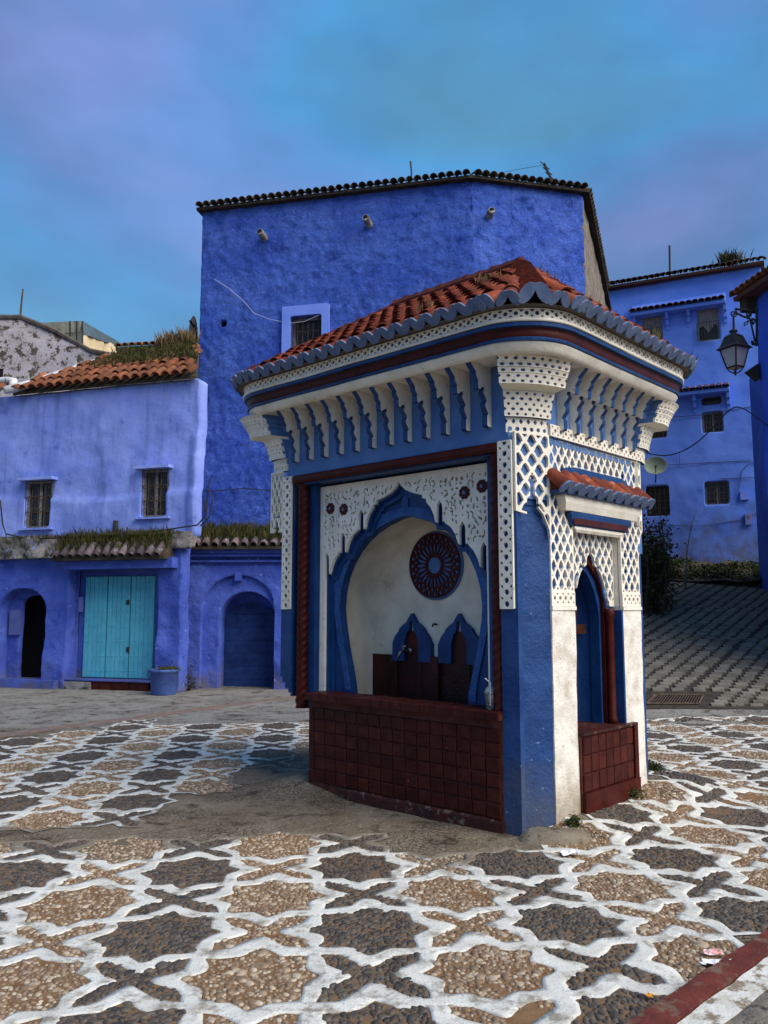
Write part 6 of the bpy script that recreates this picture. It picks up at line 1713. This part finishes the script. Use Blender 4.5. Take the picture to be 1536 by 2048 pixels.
# ------------------------------------------------------------------ building at the right edge with the lantern
reW = Wall(1545, 16.2, 1790, 13.0); reS = Wall(1545, 16.2, 1562, 23)
re_ = empty('corner_house', reW.pt(1.5, 0, -2), 'blue corner house carrying the street lantern at the foot of the slope', 'house')
ZE2 = reW.at(1518, 590)[1]
plate(MB(), lambda S, T: f_rect(S, T, 0, reW.L, -0.1, ZE2), -0.02, reW.L, -0.12, ZE2 + 0.02, 0.09, 0.3, reW.place(0, 0.05, 0.9, None, 15), True).build('front_wall', mat('strong_blue_limewash', (0.028, 0.095, 0.58), (0.05, 0.135, 0.66), 1.2, bump=0.5, bsc=30, bump2=0.5, b2sc=4, wear=(0.04, 0.085, 0.42), wsc=2.5, wth=0.58, wsoft=0.15), re_, True)
prism(MB(), [reW.pt(0, 0, -0.29)[:2], reW.pt(reW.L, 0, -0.29)[:2], (reW.B[0] + 2, 22), (reS.B[0], 22)], -0.1, ZE2 - 0.05).build('core', MATS['strong_blue_limewash'], re_)
mb = MB(); s00 = -0.28
mb.v = [reW.pt(s, z, d) for s in (s00, reW.L) for z, d in ((ZE2 + 0.003, 0.30), (ZE2 + 0.08, 0.32), (ZE2 + 1.0, -2.6), (ZE2 + 0.003, -2.6))]; mb.f = [(0, 1, 5, 4), (1, 2, 6, 5), (0, 4, 7, 3), (0, 3, 2, 1), (4, 5, 6, 7), (2, 3, 7, 6)]
rr_ = mb.build('roof', MATS['terracotta_brown'], re_)
tile_row(reW, rr_, s00 + 0.05, reW.L, ZE2 + 0.11, 0.36, 0.19, T_OLD, 0.36, 'roof_tile')
prism(MB(), [reW.pt(-0.24, 0, 0.2)[:2], reW.pt(0.0, 0, 0.2)[:2], reW.pt(0.0, 0, -1.5)[:2], reW.pt(-0.24, 0, -1.5)[:2]], ZE2 - 0.25, ZE2).build('eave_corbel', TERRA_GREY, re_)
fl_ = empty('floodlight', reW.pt(*reW.at(1508, 745, 0.1), 0.15), 'small black floodlight on the corner house below the lantern', 'floodlight')
c = Vector(reW.pt(*reW.at(1508, 745, 0.1), 0.12))
mb = MB(); mb.v = [tuple(c + Vector(p)) for p in ((-0.14, -0.10, 0.02), (0.08, -0.10, 0.17), (0.08, -0.10, -0.17), (-0.06, -0.10, -0.05), (-0.14, 0.10, 0.02), (0.08, 0.10, 0.17), (0.08, 0.10, -0.17), (-0.06, 0.10, -0.05))]
mb.f = [(0, 1, 2, 3), (7, 6, 5, 4), (0, 4, 5, 1), (1, 5, 6, 2), (2, 6, 7, 3), (3, 7, 4, 0)]; mb.build('lamp_body', IRON, fl_)
tube(MB(), [c, c + Vector((0.12, 0.05, -0.02))], 0.02, 6).build('lamp_arm', IRON, fl_)
# lantern on scrolled bracket
LY = 15.3
def lp_(u, v): return Vector(at_depth(u, v, LY))
lan = empty('street_lantern', lp_(1470, 752), 'black four-sided street lantern hanging from a scrolled iron bracket', 'street lantern')
br = MB()
tube(br, [lp_(u, v) for u, v in ((1512, 623), (1490, 620), (1470, 618))], 0.022, 6)
tube(br, [lp_(u, v) for u, v in ((1468, 624), (1485, 632), (1500, 638), (1504, 655), (1510, 682))], 0.020, 6)
def scroll(cu_, cv_, r, turns, sg, ph=0.0):
    tube(br, [lp_(cu_ + sg * r * (1 - t / 26) * math.cos(ph + t * turns * 6.283 / 22), cv_ + r * (1 - t / 26) * math.sin(ph + t * turns * 6.283 / 22)) for t in range(23)], 0.016, 5)
scroll(1467, 627, 7.5, 1.6, 1, -1.0); scroll(1497, 629, 6.5, 1.7, -1, 0.5); scroll(1506, 642, 6.5, 1.7, 1, 1.2); scroll(1509, 685, 6.0, 1.7, -1, -0.6)
tube(br, [lp_(u, v) for u, v in ((1497, 641), (1489, 646), (1488, 652), (1494, 648), (1498, 641))], 0.012, 5)
tube(br, [lp_(1513, 615), lp_(1514, 692)], 0.024, 6)
br.build('wall_bracket', IRON, lan, True)
tube(MB(), [lp_(1467, 632), lp_(1467, 645), lp_(1467.5, 660)], 0.020, 6).build('hanger', IRON, lan)
cx_, cy_ = lp_(1468.5, 700).x, LY
def zpx(v): return at_depth(1468, v, LY)[2]
def sqring(h, z, yaw=R_(28)):
    return [(cx_ + h * 1.414 * math.cos(yaw + math.pi / 4 + k * math.pi / 2), cy_ + h * 1.414 * math.sin(yaw + math.pi / 4 + k * math.pi / 2), z) for k in range(4)]
def sq(mb, prof, caps=True):
    n0 = len(mb.v)
    for h, z in prof: mb.v += sqring(h, z)
    for i in range(len(prof) - 1):
        for q in range(4): mb.f.append((n0 + i * 4 + q, n0 + i * 4 + (q + 1) % 4, n0 + i * 4 + 4 + (q + 1) % 4, n0 + i * 4 + 4 + q))
    if caps: mb.f += [(n0, n0 + 1, n0 + 2, n0 + 3), tuple(n0 + (len(prof) - 1) * 4 + q for q in range(4))]
    return mb
k_ = LY / 1650.0
sq(MB(), [(24.5 * k_, zpx(698.5)), (25 * k_, zpx(697)), (19.5 * k_, zpx(692)), (13.5 * k_, zpx(675)), (13.8 * k_, zpx(673.5)), (7 * k_, zpx(668))]).build('lantern_roof', IRON, lan)
mb = MB(); lathe(mb, [(5 * k_, zpx(668.5)), (5.5 * k_, zpx(666)), (8.4 * k_, zpx(663.5)), (8.4 * k_, zpx(662)), (4 * k_, zpx(659)), (1.5 * k_, zpx(657))], (cx_, cy_, 0), 14); mb.build('lantern_cap', IRON, lan, True)
fm = MB()
for q in range(4):
    a = sqring(19.3 * k_, zpx(698))[q]; b = sqring(11.5 * k_, zpx(735))[q]; b2 = sqring(11.5 * k_, zpx(735))[(q + 1) % 4]; a2 = sqring(19.3 * k_, zpx(698))[(q + 1) % 4]
    tube(fm, [a, b], 0.016, 5); tube(fm, [b, b2], 0.016, 5); tube(fm, [a, a2], 0.014, 5)
    d = sqring(11.5 * k_, zpx(735))[q]; tube(fm, [d, sqring(8.5 * k_, zpx(741))[q], sqring(4.5 * k_, zpx(745))[q], (cx_, cy_, zpx(747))], 0.013, 5)
lathe(fm, [(0.8 * k_, zpx(751)), (2.6 * k_, zpx(749)), (2.6 * k_, zpx(747)), (1 * k_, zpx(745))], (cx_, cy_, 0), 8)
fm.build('lantern_frame', IRON, lan)
FROST = bpy.data.materials.new('frosted_lantern_glass'); FROST.use_nodes = True
b_ = FROST.node_tree.nodes['Principled BSDF']; b_.inputs['Base Color'].default_value = (0.72, 0.66, 0.64, 1); b_.inputs['Roughness'].default_value = 0.25; b_.inputs['Transmission Weight'].default_value = 0.55; b_.inputs['IOR'].default_value = 1.2
for q in range(4):
    a, a2 = [Vector(p) for p in (sqring(18.9 * k_, zpx(698.6))[q], sqring(18.9 * k_, zpx(698.6))[(q + 1) % 4])]; b, b2 = [Vector(p) for p in (sqring(11.2 * k_, zpx(734.5))[q], sqring(11.2 * k_, zpx(734.5))[(q + 1) % 4])]
    i_ = (Vector((cx_, cy_, a.z)) - (a + a2) / 2).normalized() * 0.006
    MB().add([a, a2, b2, b, a + i_, a2 + i_, b2 + i_, b + i_], BOXF).build('lantern_pane', FROST, lan)
mb = MB(); lathe(mb, [(3 * k_, zpx(735)), (3 * k_, zpx(726)), (6 * k_, zpx(720)), (6.2 * k_, zpx(710)), (3 * k_, zpx(702))], (cx_, cy_, 0), 12); mb.build('lamp_bulb', mat('pale_bulb', (0.7, 0.68, 0.65), bump=0, rough=0.3), lan, True)
sq(MB(), [(11 * k_, zpx(735.5)), (11 * k_, zpx(736.5)), (6 * k_, zpx(739))]).build('lantern_floor', mat('yellowed_tray', (0.42, 0.33, 0.18), bump=0), lan)
# cable slung from the corner house behind the fountain
def soft(P, k=2):
    P = [Vector(p) for p in P]
    for _ in range(k):
        Q = [P[0]]
        for a, b in zip(P[:-1], P[1:]): Q += [a.lerp(b, 0.25), a.lerp(b, 0.75)]
        P = Q + [P[-1]]
    return P
tag(tube(MB(), soft([at_depth(u, v, y) for u, v, y in ((1215, 880, 18.0), (1270, 898, 18.0), (1310, 911, 17.8), (1345, 911, 17.6), (1385, 893, 17.3), (1420, 862, 17.0), (1447, 830, 16.8), (1470, 812, 16.6), (1490, 818, 16.3), (1512, 834, 16.1), (1545, 858, 15.8))]), 0.013, 6).build('slung_cable', IRON), 'thick black cable slung between the houses above the slope', 'cable')

# ------------------------------------------------------------------ bank of weeds, ivy wall and sapling on the slope
def terr(u, v):
    """where the view through a photo pixel meets the terrain"""
    r = ray(u, v); lo, hi = 2.0, 40.0
    t = 3.0
    while t < 40:
        if EYE + r[2] * t < ground_h(r[0] * t, r[1] * t): break
        t += 0.05
    return (r[0] * t, r[1] * t, ground_h(r[0] * t, r[1] * t))
mb = MB()
for _ in range(4600):
    q = random.random(); s = random.uniform(-0.3, rh.L + 1.0); d = random.uniform(0.05, 2.6)
    x, y, _z = rh.pt(s, 0, d)
    z = ground_h(x, y); z = max(z, 2.45) + 0.62 * (1 - d / 2.6) * (1 - 0.35 * s / rh.L)
    if fbm(x * 0.9, y * 0.9, 5.5, 1, 3) < -0.25: continue
    leaves(mb, (x, y, z - 0.06 + 0.30 * max(0, fbm(x * 1.3, y * 1.3, 2, 1, 3))), 4, (0.10, 0.10, 0.06), 0.05)
tag(mb.build('bank_weeds', LEAF), 'dark leafy weeds covering the bank below the azure house', 'weeds', kind='stuff')
mb = MB(); n = 24                                            # earth of the bank
for k in range(n + 1):
    s = -1 + (rh.L + 3) * k / n
    for d, h in ((0.0, 3.25), (0.9, 2.95), (1.9, 2.62), (2.7, 2.38)):
        j = 0.10 * fbm(s * 1.2, d, 4, 1, 3); x, y, _ = rh.pt(s, 0, d); mb.v.append((x, y, h - 0.12 * s / rh.L * (2.7 - d) + j))
mb.f = [(k * 4 + q, k * 4 + q + 1, k * 4 + 5 + q, k * 4 + 4 + q) for k in range(n) for q in range(3)]
tag(mb.build('bank', mat('dark_bank_earth', (0.05, 0.042, 0.03), (0.09, 0.08, 0.055), 4, bump=0.8, bsc=15), None, True), kind='structure')
iv = empty('ivy_shrub', terr(1300, 1215), 'dense dark climbing shrub between the fountain and the paved slope', 'shrub')
mb = MB(); st = MB()
for k in range(26):
    u = random.uniform(1262, 1326); y = random.uniform(18.5, 21.5)
    top = random.uniform(1035, 1120)
    p = at_depth(u, 1225, y); q = at_depth(u + random.uniform(-6, 6), top, y)
    tube(st, [p, ((p[0] + q[0]) / 2 + 0.05, p[1], (p[2] + q[2]) / 2), q], [0.03, 0.02, 0.01], 5)
    for f in np.linspace(0, 1, 22): leaves(mb, (p[0] + (q[0] - p[0]) * f, p[1] + random.gauss(0, .1), p[2] + (q[2] - p[2]) * f), 14, (0.13, 0.16, 0.10), 0.055)
st.build('stems', RUST, iv); mb.build('foliage', mat('ivy_leaves', (0.018, 0.024, 0.010), (0.05, 0.055, 0.022), 7, rough=0.6, bump=0), iv)
sp = empty('sapling', at_depth(1371, 1180, 20.6), 'thin bare sapling growing from the paved slope', 'sapling')
P_ = [at_depth(u, v, 20.6) for u, v in ((1371, 1182), (1372, 1140), (1373, 1110), (1378, 1075), (1386, 1040), (1392, 1022))]
tube(MB(), P_, [0.022, 0.02, 0.018, 0.014, 0.01, 0.006], 6).build('trunk', mat('pale_bark', (0.28, 0.24, 0.19), (0.18, 0.15, 0.12), 12, bump=0.4), sp, True)
for a, b in (((1380, 1068), (1381, 1035)), ((1384, 1046), (1396, 1040)), ((1375, 1095), (1368, 1080))): tube(MB(), [at_depth(*a, 20.6), at_depth(*b, 20.55)], [0.009, 0.004], 5).build('twig', MATS['pale_bark'], sp)

# ------------------------------------------------------------------ small things on the square
# tub with soil by the turquoise door
tx, ty = on_ground(327, 1389)
tub = empty('planter_tub', (tx, ty, 0), 'blue painted tub of soil standing by the turquoise door', 'planter')
mb = MB(); lathe(mb, [(0.225, 0), (0.235, 0.02), (0.265, 0.42), (0.285, 0.43), (0.288, 0.475), (0.268, 0.478), (0.262, 0.40), (0.02, 0.39)], (tx, ty, 0.0), 24)
mb.build('tub', mat('blue_tub_paint', (0.045, 0.085, 0.27), (0.07, 0.12, 0.33), 6, bump=0.4, bsc=40, wear=(0.02, 0.035, 0.12), wsc=7, wth=0.6, rough=0.5), tub, True)
mb = MB(); lathe(mb, [(0.26, 0.40), (0.2, 0.46), (0.1, 0.49), (0.01, 0.49)], (tx + 0.02, ty, 0.0), 14); mb.build('soil', mat('dark_soil', (0.035, 0.028, 0.02), (0.06, 0.05, 0.03), 20, bump=0.9, bsc=30, bdist=0.03), tub)
tube(MB(), [(tx - 0.29, ty, 0.46), (tx - 0.31, ty - 0.02, 0.36), (tx - 0.27, ty - 0.02, 0.31)], 0.016, 6).build('handle', MATS['blue_tub_paint'], tub)
mb = MB()
for _ in range(60): blades(mb, (tx + random.gauss(0.03, 0.1), ty + random.gauss(0, 0.1), 0.45), 0.10, 2, 0.02, 0.006); leaves(mb, (tx + 0.1 + random.gauss(0, 0.08), ty - 0.05, 0.48), 3, (0.05, 0.05, 0.02), 0.03)
mb.build('weeds', LEAF, tub)
mb = MB(); hx, hy = on_ground(370, 1382)
for _ in range(260): leaves(mb, (hx + random.gauss(0, 0.10), hy + random.gauss(0, 0.05), abs(random.gauss(0.15, 0.16))), 2, (0.04, 0.04, 0.04), 0.03)
tag(mb.build('weed_clump', mat('dark_weed', (0.02, 0.022, 0.012), (0.05, 0.04, 0.02), 9, bump=0), None), 'dark dead weed clump against the wall right of the blue tub', 'weed')
# drain grate
gp = [Vector(terr(u, v)) for u, v in ((1293, 1411), (1397, 1412), (1406, 1395), (1310, 1393))]
dg = empty('drain_grate', tuple((gp[0] + gp[2]) / 2), 'rusty slotted iron drain grate in the paving beside the fountain', 'drain')
up3 = Vector((0, 0, 0.022))
fm = MB()
for q in range(4): tube(fm, [gp[q] + up3, gp[(q + 1) % 4] + up3], 0.02, 4)
fm.build('grate_frame', RUST, dg)
for k in range(1, 18): tube(MB(), [gp[0].lerp(gp[1], k / 18) + up3, gp[3].lerp(gp[2], k / 18) + up3], 0.008, 4).build('bar', RUST, dg)
MB().add([tuple(p + Vector((0, 0, 0.012))) for p in gp], [(0, 1, 2, 3)]).build('pit', DARK, dg)
# broken cement step at the fountain corner
cx, cy = on_ground(1110, 1680)
mb = MB(); n = 18
for r_, z in ((1.0, 0.0), (0.92, 0.03), (0.74, 0.055), (0.68, 0.06), (0.02, 0.062)):
    for k in range(n):
        t = 2 * math.pi * k / n; rr = r_ * (1 + 0.13 * fbm(math.cos(t) * 1.3, math.sin(t) * 1.3, 2, 1, 3)); sq_ = 1 / max(abs(math.cos(t)), abs(math.sin(t))) ** 0.5
        mb.v.append((cx + 0.26 * rr * sq_ * math.cos(t), cy + 0.17 * rr * sq_ * math.sin(t), z + 0.012 * fbm(t, r_ * 3, 1, 1, 3)))
mb.f = [(i * n + k, i * n + (k + 1) % n, (i + 1) * n + (k + 1) % n, (i + 1) * n + k) for i in range(4) for k in range(n)] + [tuple(4 * n + k for k in range(n))]
tag(mb.build('cement_step', mat('worn_cement', (0.14, 0.11, 0.075), (0.23, 0.19, 0.135), 6, bump=0.7, bsc=40, bdist=0.01, wear=(0.10, 0.075, 0.05), wsc=9, wth=0.56, rough=0.95), None, True), 'worn lump of cement step at the foot of the fountain corner', 'step')
# litter
def litter(name, u, v, w, h, n, m, label, cat='litter', seed=0):
    x, y = on_ground(u, v); rs_ = random.Random(seed); mb = MB(); g = 7
    for j in range(g):
        for i in range(g):
            px = (i / (g - 1) - 0.5) * w + rs_.gauss(0, w * 0.05); py = (j / (g - 1) - 0.5) * h + rs_.gauss(0, h * 0.05)
            mb.v.append((x + px + py * 0.3, y + py, ground_h(x, y) + 0.020 + abs(rs_.gauss(0, n))))
    mb.f = [(j * g + i, j * g + i + 1, (j + 1) * g + i + 1, (j + 1) * g + i) for j in range(g - 1) for i in range(g - 1)]
    return tag(mb.build(name, m, None), label, cat)
TISSUE = mat('white_tissue', (0.80, 0.79, 0.78), bump=0.3, bsc=60)
litter('crumpled_tissue', 1141, 1715, 0.11, 0.09, 0.012, TISSUE, 'crumpled white tissue on the pebbles before the fountain corner', seed=1)
litter('paper_scrap', 1433, 1937, 0.13, 0.05, 0.006, TISSUE, 'torn white paper scrap lying across the red kerb line', seed=2)
litter('red_wrapper', 1428, 1918, 0.09, 0.05, 0.008, mat('pink_red_wrapper', (0.62, 0.16, 0.14), (0.8, 0.7, 0.68), 25, bump=0.2), 'crumpled red and white wrapper beside the red kerb line', seed=3)
litter('cigarette_packet', 1136, 1660, 0.035, 0.05, 0.004, TISSUE, 'small white packet lying beside the cement step', seed=4)
litter('orange_peel', 1300, 2002, 0.03, 0.03, 0.004, mat('orange_peel', (0.55, 0.24, 0.03), bump=0.2), 'orange peel scrap lying on dark pebbles', seed=5)
# moss and weeds at the fountain foot
def tuft(u, v, n, label, sp=0.03, h=0.04):
    x, y = on_ground(u, v, 0.05); mb = MB()
    for _ in range(n):
        px, py = x + random.gauss(0, sp), y + random.gauss(0, sp)
        leaves(mb, (px, py, ground_h(px, py) + abs(random.gauss(0.02, h))), 3, (0.012, 0.012, 0.012), 0.012)
    tag(mb.build('weed_tuft', LEAF), label, 'weed', 'weeds at the fountain foot')
tuft(1148, 1652, 200, 'small dark weed tuft beside the white packet at the fountain corner', 0.018, 0.016)
tuft(1264, 1600, 200, 'dark weed tuft at the foot of the red bench', 0.045, 0.03)
tuft(1306, 1556, 320, 'dark weed tuft at the far white pier of the fountain', 0.045, 0.035)
# roof weeds on the fountain
for (u, v, cnt, hh, lab) in ((990, 585, 40, 0.10, 'dry weed tuft growing on the fountain roof tiles'), (1310, 690, 14, 0.16, 'thin weed stalks on the fountain eave side'), (1382, 735, 10, 0.14, 'weed stalks at the far fountain eave corner'), (1150, 583, 130, 0.07, 'dry weeds along the far hip of the fountain roof'), (875, 650, 16, 0.10, 'dry weed stalks low on the fountain roof front')):
    mb = MB()
    for _ in range(cnt):
        if u == 1150:
            t = random.uniform(0.1, 0.85); p = Vector(FW(RA0, RB, RZ)).lerp(Vector(FW(-0.27, BM + 0.27, ZE + 0.07)), t) + Vector((0, 0, 0.09))
        elif u == 990: p = Vector(FW(0.62 + random.gauss(0, 0.05), 0.45 + random.gauss(0, 0.04), 0)); p.z = ZE + (0.45 + DE) * nf + 0.05
        elif u == 875: p = Vector(FW(0.85 + random.gauss(0, 0.05), -0.1 + random.gauss(0, 0.04), 0)); p.z = ZE + (-0.1 + DE) * nf + 0.05
        elif u == 1310: p = Vector(FW(-0.36, 1.45 + random.gauss(0, 0.05), ZE + 0.10))
        else: p = Vector(FW(-0.36, BM + 0.25 + random.gauss(0, 0.05), ZE + 0.08))
        blades(mb, tuple(p), hh, 2, 0.012, 0.004, 0.8)
    tag(mb.build('roof_weed', DRYG if u != 1310 else GRASS), lab, 'weed', 'weeds on the fountain roof')
# plastic cup with straw on the coping
cp_ = empty('plastic_cup', FW(0.37, 0.03, 0.866), 'clear plastic cup with domed lid and straw on the basin coping', 'cup')
CLEAR = bpy.data.materials.new('clear_plastic'); CLEAR.use_nodes = True
b_ = CLEAR.node_tree.nodes['Principled BSDF']; b_.inputs['Base Color'].default_value = (0.9, 0.88, 0.85, 1); b_.inputs['Roughness'].default_value = 0.12; b_.inputs['Transmission Weight'].default_value = 0.93; b_.inputs['IOR'].default_value = 1.12
c0 = FW(0.37, 0.03, 0.868)
mb = MB(); lathe(mb, [(0.030, 0), (0.044, 0.115), (0.042, 0.115), (0.028, 0.004)], c0, 18); mb.build('cup_body', CLEAR, cp_, True)
mb = MB(); lathe(mb, [(0.047, 0.115), (0.047, 0.122), (0.043, 0.126), (0.038, 0.150), (0.022, 0.162), (0.010, 0.163)], c0, 18); mb.build('domed_lid', CLEAR, cp_, True)
tube(MB(), [(c0[0], c0[1], c0[2] + 0.02), (c0[0] + 0.004, c0[1], c0[2] + 0.19), (c0[0] - 0.038, c0[1], c0[2] + 0.225)], 0.0045, 6).build('straw', TISSUE, cp_)
